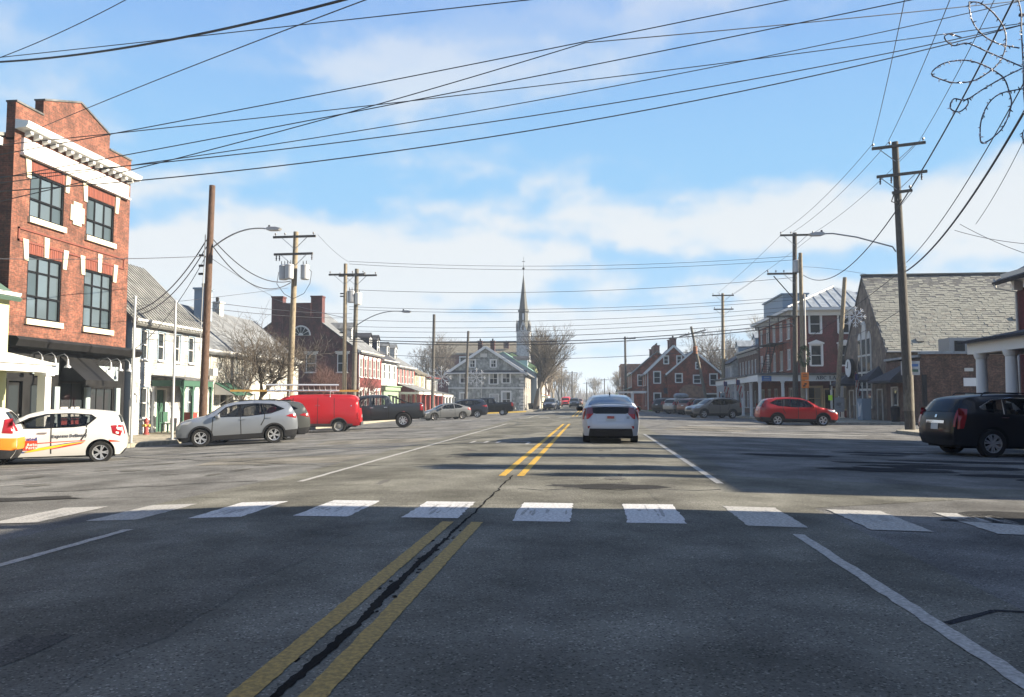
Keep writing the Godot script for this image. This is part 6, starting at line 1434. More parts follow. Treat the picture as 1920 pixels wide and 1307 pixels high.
func cornice(par: Node, w: float, y: float, mat: Material, z := 0.0, h := 0.22, out := 0.3):
	var g = G.new()
	g.prism(PackedVector2Array([Vector2(0, 0), Vector2(out, h * 0.5), Vector2(out + 0.05, h), Vector2(0, h)]), 0.0, w + 0.2)
	return part("cornice", g, mat, par, Transform3D(Basis(Vector3(0, 0, 1), Vector3(0, 1, 0), Vector3(-1, 0, 0)), Vector3(w + 0.1, y, z)))

func chimney(par: Node, at: Vector3, w: float, h: float, d: float, mat: Material, nm := "chimney"):
	var g = G.new()
	g.box(Vector3(0, h / 2, 0), Vector3(w, h, d)); g.box(Vector3(0, h + 0.05, 0), Vector3(w + 0.14, 0.1, d + 0.14))
	var c = part(nm, g, mat, par, Transform3D(Basis(), at))
	var p = G.new()
	p.lathe([Vector2(0.1, 0), Vector2(0.12, 0.3), Vector2(0.09, 0.32)], 8)
	part("chimney_pot", p, M.dark, c, Transform3D(Basis(), Vector3(0, h + 0.1, 0)))

func post(par: Node, a: Vector3, h: float, w: float, mat: Material, nm := "post"):
	var g = G.new()
	g.box(Vector3(0, h / 2, 0), Vector3(w, h, w)); g.box(Vector3(0, h - 0.06, 0), Vector3(w * 1.5, 0.12, w * 1.5)); g.box(Vector3(0, 0.08, 0), Vector3(w * 1.4, 0.16, w * 1.4))
	return part(nm, g, mat, par, Transform3D(Basis(), a))

func sign_text(par: Node, s: String, xf: Transform3D, hgt: float, mat: Material, font := "Droid Serif", wid := 0.0, bold := false):
	var t = TextMesh.new()
	var f = SystemFont.new(); f.font_names = PackedStringArray([font])
	if bold: f.font_weight = 700
	t.font = f; t.text = s; t.font_size = 32; t.pixel_size = hgt / 23.0; t.depth = hgt * 0.12
	t.curve_step = 4.0
	var bb = t.get_aabb().size.x
	var o = MeshInstance3D.new()
	o.name = "lettering"; o.mesh = t; o.material_override = mat
	o.transform = xf
	if wid > 0 and bb > 0.01: o.transform = xf * Transform3D(Basis().scaled(Vector3(wid / bb, 1, 1)), Vector3())
	par.add_child(o, true)
	return o

# ---------------------------------------------------------------- cars
class Shell:   # a car body described by its side silhouette and its widths; x runs from the rear (0) to the front (L), y up
	var path: PackedVector2Array     # front bottom, over the roof, to rear bottom
	var cum = PackedFloat32Array()
	var norms = PackedVector2Array()
	var L: float; var W: float; var belt: float; var top: float; var z0: float; var tw: float
	var rnd = 0.09
	var pf = 0.13; var pr = 0.09
	var xw: Array; var wr: float; var ar: float
	func setup(s: Dictionary):
		L = s.L; W = s.W * 0.5; belt = s.belt; top = s.top; z0 = s.z0; tw = s.get("tw", 0.76); rnd = s.get("rnd", 0.09)
		pf = s.get("pf", 0.13); pr = s.get("pr", 0.09)
		xw = s.xw; wr = s.wr; ar = s.get("ar", wr + 0.055)
		var p: Array = s.path
		var q = PackedVector2Array()
		for i in p.size() - 1:
			var k = maxi(1, int(ceil(p[i].distance_to(p[i + 1]) / 0.1)))
			for j in k: q.append(p[i].lerp(p[i + 1], float(j) / k))
		q.append(p[-1])
		path = q
		# soften the corners a little
		for pass_ in 2:
			var r = path.duplicate()
			for i in range(1, path.size() - 1): r[i] = path[i] * 0.5 + (path[i - 1] + path[i + 1]) * 0.25
			path = r
		cum.append(0.0)
		for i in range(1, path.size()): cum.append(cum[i - 1] + path[i].distance_to(path[i - 1]))
		for i in path.size():
			var d = path[mini(i + 1, path.size() - 1)] - path[maxi(i - 1, 0)]
			norms.append(Vector2(d.y, -d.x).normalized())
	func outline() -> PackedVector2Array:
		var r = path.duplicate()
		return r
	func wid(p: Vector2) -> float:
		var t = (p.y - z0) / (belt - z0)
		var s = 1.0
		if t < 1.0: s = 1.0 - 0.075 * pow(absf(clampf(t, -0.2, 1.0) - 0.62) / 0.62, 2.0) * (1.0 if t < 0.62 else 0.8)
		else: s = lerpf(0.978, tw, clampf((p.y - belt) / (top - belt), 0, 1.1))
		var f = clampf((p.x - (L - 0.85)) / 0.85, 0, 1.1)
		var r = clampf((0.6 - p.x) / 0.6, 0, 1.1)
		return W * s * (1.0 - pf * f * f) * (1.0 - pr * r * r)
	func dist(p: Vector2) -> float:
		var e = 9.0
		for i in path.size() - 1:
			var q = Geometry2D.get_closest_point_to_segment(p, path[i], path[i + 1])
			e = minf(e, p.distance_squared_to(q))
		return sqrt(e)
	func Y(p: Vector2) -> float:
		var d = minf(dist(p), rnd)
		return wid(p) - (rnd - sqrt(maxf(0.0, rnd * rnd - (rnd - d) * (rnd - d))))
	func N(p: Vector2) -> Vector3:
		var e = 0.02
		var dx = (Y(p + Vector2(e, 0)) - Y(p - Vector2(e, 0))) / (2 * e)
		var dy = (Y(p + Vector2(0, e)) - Y(p - Vector2(0, e))) / (2 * e)
		return Vector3(-dx, -dy, 1.0).normalized()
	func side(g, poly: PackedVector2Array, s: float, off: float, step := 0.13, holes := []):   # a region of the flank, laid onto the shell
		var lo = poly[0]; var hi = poly[0]
		for p in poly: lo = lo.min(p); hi = hi.max(p)
		var cache = {}
		var x = floorf(lo.x / step) * step
		while x < hi.x:
			var y = floorf(lo.y / step) * step
			while y < hi.y:
				var cell = PackedVector2Array([Vector2(x, y), Vector2(x + step, y), Vector2(x + step, y + step), Vector2(x, y + step)])
				var bits = Geometry2D.intersect_polygons(cell, poly)
				for h in holes:
					var kept = []
					for q in bits: kept.append_array(Geometry2D.clip_polygons(q, h))
					bits = kept
				for q in bits:
					if q.size() < 3: continue
					var ix = Geometry2D.triangulate_polygon(q)
					var pts = []; var nn = []
					for p in q:
						var key = Vector2i(roundi(p.x * 2000), roundi(p.y * 2000))
						if not cache.has(key):
							var n3 = N(p)
							var yy = Y(p)
							cache[key] = [Vector3(p.x - L / 2, p.y, yy) + n3 * off, n3]
						var c = cache[key]
						pts.append(Vector3(c[0].x, c[0].y, c[0].z * s)); nn.append(Vector3(c[1].x, c[1].y, c[1].z * s))
					for k in range(0, ix.size(), 3):
						g.tri3(pts[ix[k]], pts[ix[k + 1]], pts[ix[k + 2]], nn[ix[k]], nn[ix[k + 1]], nn[ix[k + 2]])
				y += step
			x += step
	func at(t: float) -> Array:   # point, normal and half width at arc length t of the silhouette
		var i = 0
		while i < cum.size() - 2 and cum[i + 1] < t: i += 1
		var k = clampf((t - cum[i]) / maxf(cum[i + 1] - cum[i], 1e-5), 0, 1)
		var p = path[i].lerp(path[i + 1], k)
		return [p, norms[i].lerp(norms[i + 1], k).normalized(), wid(p) - rnd]
	func over(g, t0: float, t1: float, f0: Array, f1: Array, off: float, nu := 0):   # a region of the strip that runs over bonnet, roof and tail
		var n = maxi(2, int((t1 - t0) / 0.08)) if nu == 0 else nu
		var m = 8
		var rows = []
		for i in n + 1:
			var a = float(i) / n
			var q = at(lerpf(t0, t1, a))
			var l = lerpf(f0[0], f1[0], a); var r = lerpf(f0[1], f1[1], a)
			var row = []
			for j in m + 1:
				var f = lerpf(l, r, float(j) / m)
				var bow = 0.04 * (1.0 - f * f) + off
				var p: Vector2 = q[0] + q[1] * bow
				var nz = 0.08 * f / maxf(q[2], 0.3)
				row.append([Vector3(p.x - L / 2, p.y, f * q[2]), Vector3(q[1].x, q[1].y, nz + (0.5 * pow(absf(f), 6.0) * signf(f))).normalized()])
			rows.append(row)
		for i in n:
			for j in m:
				var a = rows[i][j]; var b = rows[i][j + 1]; var c = rows[i + 1][j + 1]; var d = rows[i + 1][j]
				g.tri3(a[0], b[0], c[0], a[1], b[1], c[1]); g.tri3(a[0], c[0], d[0], a[1], c[1], d[1])
	func tnear(p: Vector2) -> float:   # arc length of the silhouette point nearest to p
		var b = 0; var e = 1e9
		for i in path.size():
			var d = path[i].distance_squared_to(p)
			if d < e: e = d; b = i
		return cum[b]

func wheel_meshes(r: float, w: float, spokes: int, kind: String) -> Array:   # tyre and rim, axle along z, outer face +z
	var key = "%s%.3f%d" % [kind, r, spokes]
	if wheel_cache.has(key): return wheel_cache[key]
	var ri = r * (0.66 if kind != "truck" else 0.56)
	var T = Transform3D(Basis(Vector3.RIGHT, PI / 2), Vector3())   # y -> z
	var t = G.new(); t.T = T
	t.lathe([Vector2(ri, -w / 2), Vector2(r - 0.03, -w / 2), Vector2(r, -w / 2 + 0.03), Vector2(r, w / 2 - 0.03), Vector2(r - 0.03, w / 2), Vector2(ri, w / 2 - 0.01), Vector2(ri, w / 2 - 0.05)], 28)
	var m = G.new(); m.T = T
	m.lathe([Vector2(ri, w / 2 - 0.012), Vector2(ri - 0.022, w / 2 - 0.02), Vector2(ri - 0.03, -w / 2)], 28)
	m.T = Transform3D()
	m.cyl(Vector3(0, 0, w / 2 - 0.05), Vector3(0, 0, w / 2 - 0.01), 0.062, 0.05, 12)
	for i in spokes:
		for s in ([-1, 1] if kind == "twin" else [0]):
			var a = TAU * i / spokes
			var b: float = a + s * 0.17
			m.bar(Vector3(cos(a) * 0.03, sin(a) * 0.03, w / 2 - 0.03), Vector3(cos(b) * (ri - 0.015), sin(b) * (ri - 0.015), w / 2 - 0.022), 0.036 if kind == "twin" else 0.06, 0.03, Vector3(0, 0, 1))
	if kind == "steel":
		m.T = T
		m.lathe([Vector2(0.0, w / 2 - 0.02), Vector2(ri * 0.45, w / 2 - 0.03), Vector2(ri * 0.6, w / 2 - 0.055), Vector2(ri - 0.02, w / 2 - 0.03)], 24)
		m.T = Transform3D()
	var bk = G.new(); bk.T = T
	bk.lathe([Vector2(0.0, w / 2 - 0.1), Vector2(ri - 0.02, w / 2 - 0.1)], 24)
	wheel_cache[key] = [t.mesh(), m.mesh(), bk.mesh()]
	return wheel_cache[key]
var wheel_cache = {}

func P2(a: Array) -> PackedVector2Array:
	var r = PackedVector2Array()
	for i in range(0, a.size(), 2): r.append(Vector2(a[i], a[i + 1]))
	return r

func ring_poly(c: Vector2, r0: float, r1: float, a0: float, a1: float) -> PackedVector2Array:
	var p = PackedVector2Array()
	for i in 17: p.append(c + Vector2(cos(lerpf(a0, a1, i / 16.0)), sin(lerpf(a0, a1, i / 16.0))) * r1)
	for i in 17: p.append(c + Vector2(cos(lerpf(a1, a0, i / 16.0)), sin(lerpf(a1, a0, i / 16.0))) * r0)
	return p

func car(s: Dictionary, nm: String, label: String, cat: String, at: Vector2, head: float, paint: Material, group := "", dy := 0.0) -> Node3D:
	# head: degrees, 0 = driving towards +x, 90 = towards -z
	var o = thing(nm, label, cat, Vector3(at.x, hg(at.x) + dy, at.y), deg_to_rad(head), group)
	# lean with the camber of the ground
	var slope = (hg(at.x + 0.5) - hg(at.x - 0.5))
	var upv = Vector3(-slope, 1, 0).normalized()
	var fw = Vector3(cos(deg_to_rad(head)), 0, -sin(deg_to_rad(head)))
	fw = (fw - upv * fw.dot(upv)).normalized()
	o.basis = Basis(fw, upv, fw.cross(upv))
	var c = Shell.new(); c.setup(s)
	var L = c.L
	# flanks, with the wheel arches cut out
	var body = G.new()
	var polys = [c.outline()]
	var whole = []
	for wn in s.wins: whole.append(P2(wn))
	for x in c.xw:
		var arch = PackedVector2Array()
		for i in 25: arch.append(Vector2(x, c.wr) + Vector2(cos(PI * i / 24.0), sin(PI * i / 24.0)) * c.ar)
		arch.append(Vector2(x - c.ar, -0.5)); arch.append(Vector2(x + c.ar, -0.5))
		var nx = []
		for p in polys: nx.append_array(Geometry2D.clip_polygons(p, arch))
		polys = nx
	for sd in [-1.0, 1.0]:
		for p in polys:
			if p.size() > 2: c.side(body, p, sd, 0.0, s.get("step", 0.13), whole)
	c.over(body, 0.0, c.cum[-1], [-1.0, 1.0], [-1.0, 1.0], 0.0)
	part("body", body, paint, o)
	# underside and wheel wells
	var u = G.new()
	u.box(Vector3(0, c.z0 + 0.1, 0), Vector3(L - 0.5, 0.28, c.W * 1.5)); u.box(Vector3(0, 0.5 + c.z0 * 0.5, 0), Vector3(L - 0.55, 0.34, c.W * 1.36))
	part("underbody", u, M.black, o)
	var inn = G.new()
	for x in s.get("seats", [L * 0.5, L * 0.29]):
		for z in [-0.38, 0.38]:
			inn.T = Transform3D(Basis(Vector3(0, 0, 1), 0.2), Vector3(x - L / 2, 0, z))
			inn.box(Vector3(0.16, c.belt - 0.22, 0), Vector3(0.14, 0.7, 0.46)); inn.box(Vector3(0.2, c.belt + 0.22, 0), Vector3(0.1, 0.18, 0.26)); inn.box(Vector3(0.4, c.belt - 0.55, 0), Vector3(0.5, 0.14, 0.48))
	inn.T = Transform3D()
	inn.box(Vector3(L * 0.25, c.belt - 0.12, 0), Vector3(0.4, 0.2, c.W * 1.5))
	part("seats", inn, M.seat, o)
	if s.has("clad"):
		for sd in [-1.0, 1.0]:
			var g = G.new()
			for p in s.clad:
				var ps = [P2(p)]
				for x in c.xw:
					var arch = PackedVector2Array()
					for i in 25: arch.append(Vector2(x, c.wr) + Vector2(cos(PI * i / 24.0), sin(PI * i / 24.0)) * (c.ar + 0.004))
					arch.append(Vector2(x - c.ar, -0.5)); arch.append(Vector2(x + c.ar, -0.5))
					var nx = []
					for q in ps: nx.append_array(Geometry2D.clip_polygons(q, arch))
					ps = nx
				for q in ps:
					for q2 in Geometry2D.intersect_polygons(q, c.outline()): c.side(g, q2, sd, 0.006)
			for x in c.xw: c.side(g, ring_poly(Vector2(x, c.wr), c.ar - 0.01, c.ar + 0.055, -0.1, PI + 0.1), sd, 0.012)
			part("cladding", g, s.get("clad_mat", M.plastic), o)
	var gl: Material = s.get("glass", M.car_glass)
	for sd in [-1.0, 1.0]:
		if s.has("band"):   # dark surround of the side windows
			var g = G.new(); c.side(g, P2(s.band), sd, 0.003, 0.13, whole); part("window_surround", g, M.gloss_black, o)
		for wn in s.wins:
			var g = G.new(); c.side(g, P2(wn), sd, 0.002); part("side_window", g, s.get("pane", M.car_pane), o)
		if s.get("detail", true):
			for d in s.get("seams", []):
				var g = G.new()
				for q in Geometry2D.offset_polygon(P2(d), 0.006): c.side(g, q, sd, 0.003)
				part("door_seam", g, M.seam, o)
			for h in s.get("handles", []):
				var p = Vector2(h[0], h[1])
				var g = G.new(); var y = c.Y(p)
				g.box(Vector3(p.x - L / 2, p.y, (y + 0.02) * sd), Vector3(0.2, 0.03, 0.035)); part("door_handle", g, s.get("handle_mat", paint), o)
		if s.has("mirror"):
			var p = Vector2(s.mirror[0], s.mirror[1])
			var g = G.new(); var y = c.Y(p)
			g.T = Transform3D(Basis().scaled(Vector3(0.09, 0.085, 0.12)), Vector3(p.x - L / 2, p.y + 0.06, (y + 0.12) * sd))
			g.lathe([Vector2(0.0, -1.0), Vector2(0.7, -0.9), Vector2(1, -0.4), Vector2(1.0, 0.4), Vector2(0.7, 0.9), Vector2(0, 1.0)], 10)
			g.T = Transform3D(); g.box(Vector3(p.x - L / 2, p.y, (y + 0.04) * sd), Vector3(0.07, 0.04, 0.14))
			part("wing_mirror", g, s.get("mirror_mat", paint), o)
		for k in [["headlight", s.get("hl", []), M.headlight], ["taillight", s.get("tl", []), s.get("tl_mat", M.taillight)], ["trim", s.get("trim", []), s.get("trim_mat", M.chrome)], ["badge_stripe", s.get("extra", []), s.get("extra_mat", M.chrome)]]:
			for q in k[1]:
				var g = G.new(); c.side(g, P2(q), sd, 0.008); part(k[0], g, k[2], o)
	# windscreen, rear window and what else lies on the strip: [name, from point, to point, from fractions, to fractions, material, mirrored]
	for k in s.strip:
		for sd in ([1.0, -1.0] if k[6] else [1.0]):
			var g = G.new()
			var a: Array = k[3]; var b: Array = k[4]
			c.over(g, c.tnear(k[1]), c.tnear(k[2]), [a[0] * sd, a[1] * sd], [b[0] * sd, b[1] * sd], k[7] if k.size() > 7 else 0.007)
			var pm = part(k[0], g, M[k[5]] if k[5] != "" else paint, o)
	# wheels
	var wm = wheel_meshes(c.wr, s.get("tyre_w", 0.22), s.get("spokes", 5), s.get("rim_kind", "twin"))
	for x in c.xw:
		for sd in [-1.0, 1.0]:
			var hub = Node3D.new(); hub.name = "wheel"; o.add_child(hub, true)
			var wy: float = c.W - s.get("tyre_w", 0.22) * 0.5 - s.get("wheel_in", 0.03)
			hub.transform = Transform3D(Basis(Vector3.UP, 0.0 if sd > 0 else PI) * Basis(Vector3(0, 0, 1), rng.randf() * 2.0), Vector3(x - L / 2, c.wr - 0.01, wy * sd))
			part("tyre", wm[0], M.rubber, hub); part("rim", wm[1], s.get("rim_mat", M.alloy), hub); part("brake_disc", wm[2], M.black, hub)
	if s.has("rails"):
		for sd in [-1.0, 1.0]:
			var g = G.new()
			var a: Array = s.rails
			g.tube([Vector3(a[0] - L / 2, c.top - 0.035, c.W * 0.63 * sd), Vector3(a[0] + 0.1 - L / 2, c.top + 0.045, c.W * 0.62 * sd), Vector3(a[1] - 0.1 - L / 2, c.top + 0.045, c.W * 0.62 * sd), Vector3(a[1] - L / 2, c.top - 0.035, c.W * 0.63 * sd)], 0.018, 6)
			part("roof_rail", g, M.plastic, o)
	o.set_meta("label", label)
	shells[o.name] = c
	return o
var shells = {}

func plate(o: Node3D, x: float, y: float, mat: Material, front := false):
	var g = G.new(); g.box(Vector3(), Vector3(0.012, 0.15, 0.3))
	var p = part("license_plate", g, mat, o, Transform3D(Basis(), Vector3(x, y, 0)))
	var r = G.new(); r.box(Vector3(-0.008, 0.0, 0), Vector3(0.004, 0.035, 0.2)); part("plate_characters", r, M.plate_blue, p)

func specs() -> Dictionary:
	var V = func(x, y): return Vector2(x, y)
	var S = {}
	S.suv = {"L": 4.52, "W": 1.84, "belt": 1.08, "top": 1.67, "z0": 0.24, "xw": [0.95, 3.64], "wr": 0.345, "rails": [0.7, 2.6], "mirror": [3.02, 1.06], "handles": [[2.1, 0.98], [1.15, 1.0]], "spokes": 5,
		"path": [V.call(4.38, 0.22), V.call(4.5, 0.42), V.call(4.52, 0.62), V.call(4.46, 0.82), V.call(4.34, 0.95), V.call(3.9, 1.06), V.call(3.42, 1.15), V.call(2.78, 1.54), V.call(2.4, 1.63), V.call(1.75, 1.67), V.call(1.0, 1.645), V.call(0.42, 1.58), V.call(0.3, 1.50), V.call(0.12, 1.14), V.call(0.04, 0.98), V.call(0.02, 0.6), V.call(0.06, 0.4), V.call(0.16, 0.24)],
		"band": [3.2, 1.09, 2.72, 1.47, 2.35, 1.565, 1.6, 1.585, 0.95, 1.54, 0.52, 1.33, 1.05, 1.16, 2.0, 1.08],
		"wins": [[3.12, 1.11, 2.7, 1.44, 2.34, 1.535, 2.22, 1.54, 2.22, 1.09], [2.14, 1.09, 2.14, 1.545, 1.6, 1.56, 1.36, 1.545, 1.32, 1.14], [1.26, 1.155, 1.3, 1.535, 0.96, 1.515, 0.6, 1.34, 0.95, 1.19]],
		"seams": [[2.19, 0.42, 2.2, 1.08, 2.18, 1.08, 2.17, 0.42], [3.25, 0.5, 3.2, 1.08, 3.18, 1.08, 3.23, 0.5], [1.28, 1.14, 1.3, 0.95, 1.42, 0.72, 1.45, 0.73, 1.32, 0.96, 1.3, 1.14]],
		"hl": [[4.42, 0.82, 4.32, 0.93, 3.92, 0.98, 4.1, 0.86]], "tl": [[0.08, 1.06, 0.1, 0.94, 0.5, 1.04, 0.3, 1.12]],
		"clad": [[0.0, 0.2, 4.5, 0.2, 4.5, 0.36, 3.0, 0.40, 1.5, 0.42, 0.0, 0.52]],
		"strip": [["windscreen", V.call(3.38, 1.17), V.call(2.8, 1.53), [-0.98, 0.98], [-0.96, 0.96], "car_glass", false], ["rear_window", V.call(0.29, 1.48), V.call(0.13, 1.16), [-0.9, 0.9], [-0.94, 0.94], "car_glass", false], ["headlight", V.call(4.47, 0.78), V.call(4.35, 0.93), [0.55, 1.0], [0.6, 1.0], "headlight", true], ["grille", V.call(4.515, 0.56), V.call(4.45, 0.84), [-0.52, 0.52], [-0.52, 0.52], "gloss_black", false], ["front_bumper", V.call(4.42, 0.27), V.call(4.515, 0.5), [-0.9, 0.9], [-0.75, 0.75], "plastic", false], ["taillight", V.call(0.1, 1.1), V.call(0.05, 0.96), [0.62, 1.0], [0.6, 1.0], "taillight", true], ["rear_bumper", V.call(0.03, 0.5), V.call(0.14, 0.26), [-0.98, 0.98], [-0.95, 0.95], "plastic", false]]}
	S.suv2 = S.suv.duplicate(true)
	S.suv2.merge({"L": 4.55, "W": 1.82, "belt": 1.05, "top": 1.65, "xw": [0.98, 3.62], "rails": [0.8, 2.5], "tl": [[0.12, 1.3, 0.1, 0.9, 0.34, 0.92, 0.3, 1.28]],
		"path": [V.call(4.4, 0.24), V.call(4.52, 0.42), V.call(4.55, 0.6), V.call(4.48, 0.78), V.call(4.34, 0.9), V.call(3.9, 1.0), V.call(3.5, 1.07), V.call(2.8, 1.5), V.call(2.4, 1.61), V.call(1.75, 1.65), V.call(1.0, 1.62), V.call(0.46, 1.54), V.call(0.34, 1.46), V.call(0.12, 1.12), V.call(0.04, 0.95), V.call(0.0, 0.62), V.call(0.04, 0.42), V.call(0.16, 0.25)],
		"hl": [[4.44, 0.76, 4.34, 0.89, 3.85, 0.95, 4.05, 0.83]],
		"strip": [["windscreen", V.call(3.46, 1.09), V.call(2.82, 1.49), [-0.98, 0.98], [-0.96, 0.96], "car_glass", false], ["rear_window", V.call(0.32, 1.43), V.call(0.14, 1.15), [-0.9, 0.9], [-0.94, 0.94], "car_glass", false], ["headlight", V.call(4.49, 0.75), V.call(4.36, 0.89), [0.55, 1.0], [0.6, 1.0], "headlight", true], ["grille", V.call(4.54, 0.56), V.call(4.47, 0.8), [-0.52, 0.52], [-0.52, 0.52], "gloss_black", false], ["front_bumper", V.call(4.42, 0.27), V.call(4.54, 0.5), [-0.9, 0.9], [-0.75, 0.75], "plastic", false], ["taillight", V.call(0.2, 1.25), V.call(0.05, 0.92), [0.78, 1.0], [0.74, 1.0], "taillight", true], ["rear_bumper", V.call(0.02, 0.5), V.call(0.14, 0.27), [-0.98, 0.98], [-0.95, 0.95], "plastic", false], ["license_plate", V.call(0.055, 0.98), V.call(0.03, 0.85), [-0.2, 0.2], [-0.2, 0.2], "plate", false]]}, true)
	S.hatch = {"L": 4.04, "W": 1.735, "belt": 0.98, "top": 1.51, "z0": 0.22, "tw": 0.78, "xw": [0.62, 3.145], "wr": 0.315, "mirror": [2.72, 0.98], "handles": [[2.05, 0.88]], "handle_mat": M.alloy, "step": 0.1,
		"path": [V.call(3.9, 0.2), V.call(4.02, 0.4), V.call(4.04, 0.6), V.call(3.95, 0.82), V.call(3.4, 0.98), V.call(3.1, 1.05), V.call(2.45, 1.38), V.call(2.0, 1.48), V.call(1.4, 1.51), V.call(0.85, 1.48), V.call(0.32, 1.42), V.call(0.2, 1.36), V.call(0.1, 1.06), V.call(0.04, 0.9), V.call(0.0, 0.62), V.call(-0.02, 0.45), V.call(0.04, 0.34), V.call(0.14, 0.24)],
		"band": [2.98, 1.0, 2.4, 1.3, 2.0, 1.4, 1.4, 1.42, 0.88, 1.38, 0.74, 1.28, 0.98, 1.06, 1.3, 1.02, 2.2, 0.99],
		"wins": [[2.86, 1.015, 2.4, 1.27, 2.02, 1.37, 1.9, 1.38, 1.9, 1.0], [1.8, 1.01, 1.8, 1.39, 1.4, 1.395, 0.92, 1.35, 0.82, 1.27, 1.02, 1.08, 1.3, 1.045]],
		"seams": [[1.86, 0.3, 1.87, 1.0, 1.85, 1.0, 1.84, 0.3], [0.98, 1.05, 0.98, 0.86, 1.1, 0.66, 1.13, 0.67, 1.005, 0.87, 1.0, 1.05], [2.8, 0.3, 2.83, 0.95, 2.81, 0.95, 2.78, 0.3]],
		"hl": [[3.92, 0.78, 3.6, 0.92, 3.5, 0.86, 3.8, 0.72]], "tl": [[0.1, 1.08, 0.08, 0.9, 0.12, 0.76, 0.32, 0.84, 0.38, 1.06]],
		"trim": [[0.12, 0.98, 0.13, 0.93, 0.2, 0.94, 0.2, 0.99], [0.16, 0.87, 0.17, 0.82, 0.24, 0.84, 0.24, 0.89]], "trim_mat": M.white_gloss,
		"strip": [["windscreen", V.call(3.04, 1.08), V.call(2.5, 1.36), [-0.98, 0.98], [-0.96, 0.96], "car_glass", false], ["rear_window", V.call(0.19, 1.32), V.call(0.11, 1.1), [-0.92, 0.92], [-1.0, 1.0], "car_glass", false], ["taillight", V.call(0.1, 1.05), V.call(0.03, 0.8), [0.7, 1.0], [0.76, 1.0], "taillight", true], ["headlight", V.call(4.0, 0.7), V.call(3.7, 0.9), [0.5, 1.0], [0.6, 1.0], "headlight", true], ["license_plate", V.call(0.02, 0.78), V.call(0.0, 0.66), [-0.22, 0.22], [-0.22, 0.22], "plate", false], ["rear_bumper", V.call(-0.01, 0.42), V.call(0.12, 0.26), [-0.9, 0.9], [-0.8, 0.8], "plastic", false]]}
	S.van = {"seats": [3.35], "L": 5.69, "W": 2.0, "belt": 1.2, "top": 2.08, "z0": 0.36, "tw": 0.86, "rnd": 0.13, "pf": 0.1, "pr": 0.03, "xw": [1.15, 4.58], "wr": 0.37, "mirror": [4.55, 1.3], "handles": [[3.72, 1.1]], "handle_mat": M.black, "rim_kind": "steel", "spokes": 0, "rim_mat": M.steel_grey, "step": 0.15,
		"path": [V.call(5.52, 0.34), V.call(5.66, 0.5), V.call(5.69, 0.75), V.call(5.62, 1.02), V.call(5.4, 1.14), V.call(5.0, 1.24), V.call(4.3, 1.84), V.call(4.05, 1.97), V.call(3.5, 2.05), V.call(2.0, 2.08), V.call(0.5, 2.05), V.call(0.22, 1.96), V.call(0.1, 1.6), V.call(0.03, 1.0), V.call(0.0, 0.6), V.call(0.02, 0.4)],
		"wins": [[4.72, 1.26, 4.28, 1.7, 4.1, 1.78, 3.72, 1.79, 3.72, 1.24]],
		"seams": [[3.62, 0.45, 3.62, 1.9, 3.6, 1.9, 3.6, 0.45], [2.3, 0.5, 2.3, 1.9, 2.285, 1.9, 2.285, 0.5], [1.4, 0.85, 1.42, 1.9, 1.405, 1.9, 1.385, 0.85]],
		"hl": [[5.64, 0.78, 5.6, 1.0, 5.35, 1.0, 5.4, 0.8]], "tl": [[0.06, 1.1, 0.04, 0.75, 0.16, 0.75, 0.16, 1.1]],
		"clad": [[0.4, 0.36, 5.2, 0.36, 5.2, 0.5, 0.4, 0.5]], "clad_mat": M.dusty,
		"extra": [[2.36, 1.5, 2.36, 1.46, 2.4, 1.46, 2.4, 1.5], [2.2, 1.5, 2.2, 1.46, 2.24, 1.46, 2.24, 1.5], [3.5, 1.62, 3.5, 1.56, 3.54, 1.56, 3.54, 1.62], [3.5, 0.92, 3.5, 0.86, 3.54, 0.86, 3.54, 0.92], [0.46, 1.5, 0.46, 1.45, 0.52, 1.45, 0.52, 1.5]],
		"strip": [["windscreen", V.call(4.94, 1.29), V.call(4.34, 1.8), [-0.96, 0.96], [-0.92, 0.92], "car_glass", false], ["rear_window", V.call(0.17, 1.8), V.call(0.08, 1.35), [0.08, 0.85], [0.08, 0.9], "car_glass", true], ["front_bumper", V.call(5.5, 0.36), V.call(5.68, 0.6), [-0.95, 0.95], [-0.95, 0.95], "plastic", false], ["rear_bumper", V.call(0.0, 0.62), V.call(0.02, 0.42), [-1.05, 1.05], [-1.05, 1.05], "chrome", false, 0.06], ["taillight", V.call(0.05, 1.1), V.call(0.02, 0.76), [0.86, 1.0], [0.86, 1.0], "taillight", true], ["grille", V.call(5.68, 0.72), V.call(5.6, 1.05), [-0.6, 0.6], [-0.6, 0.6], "plastic", false]]}
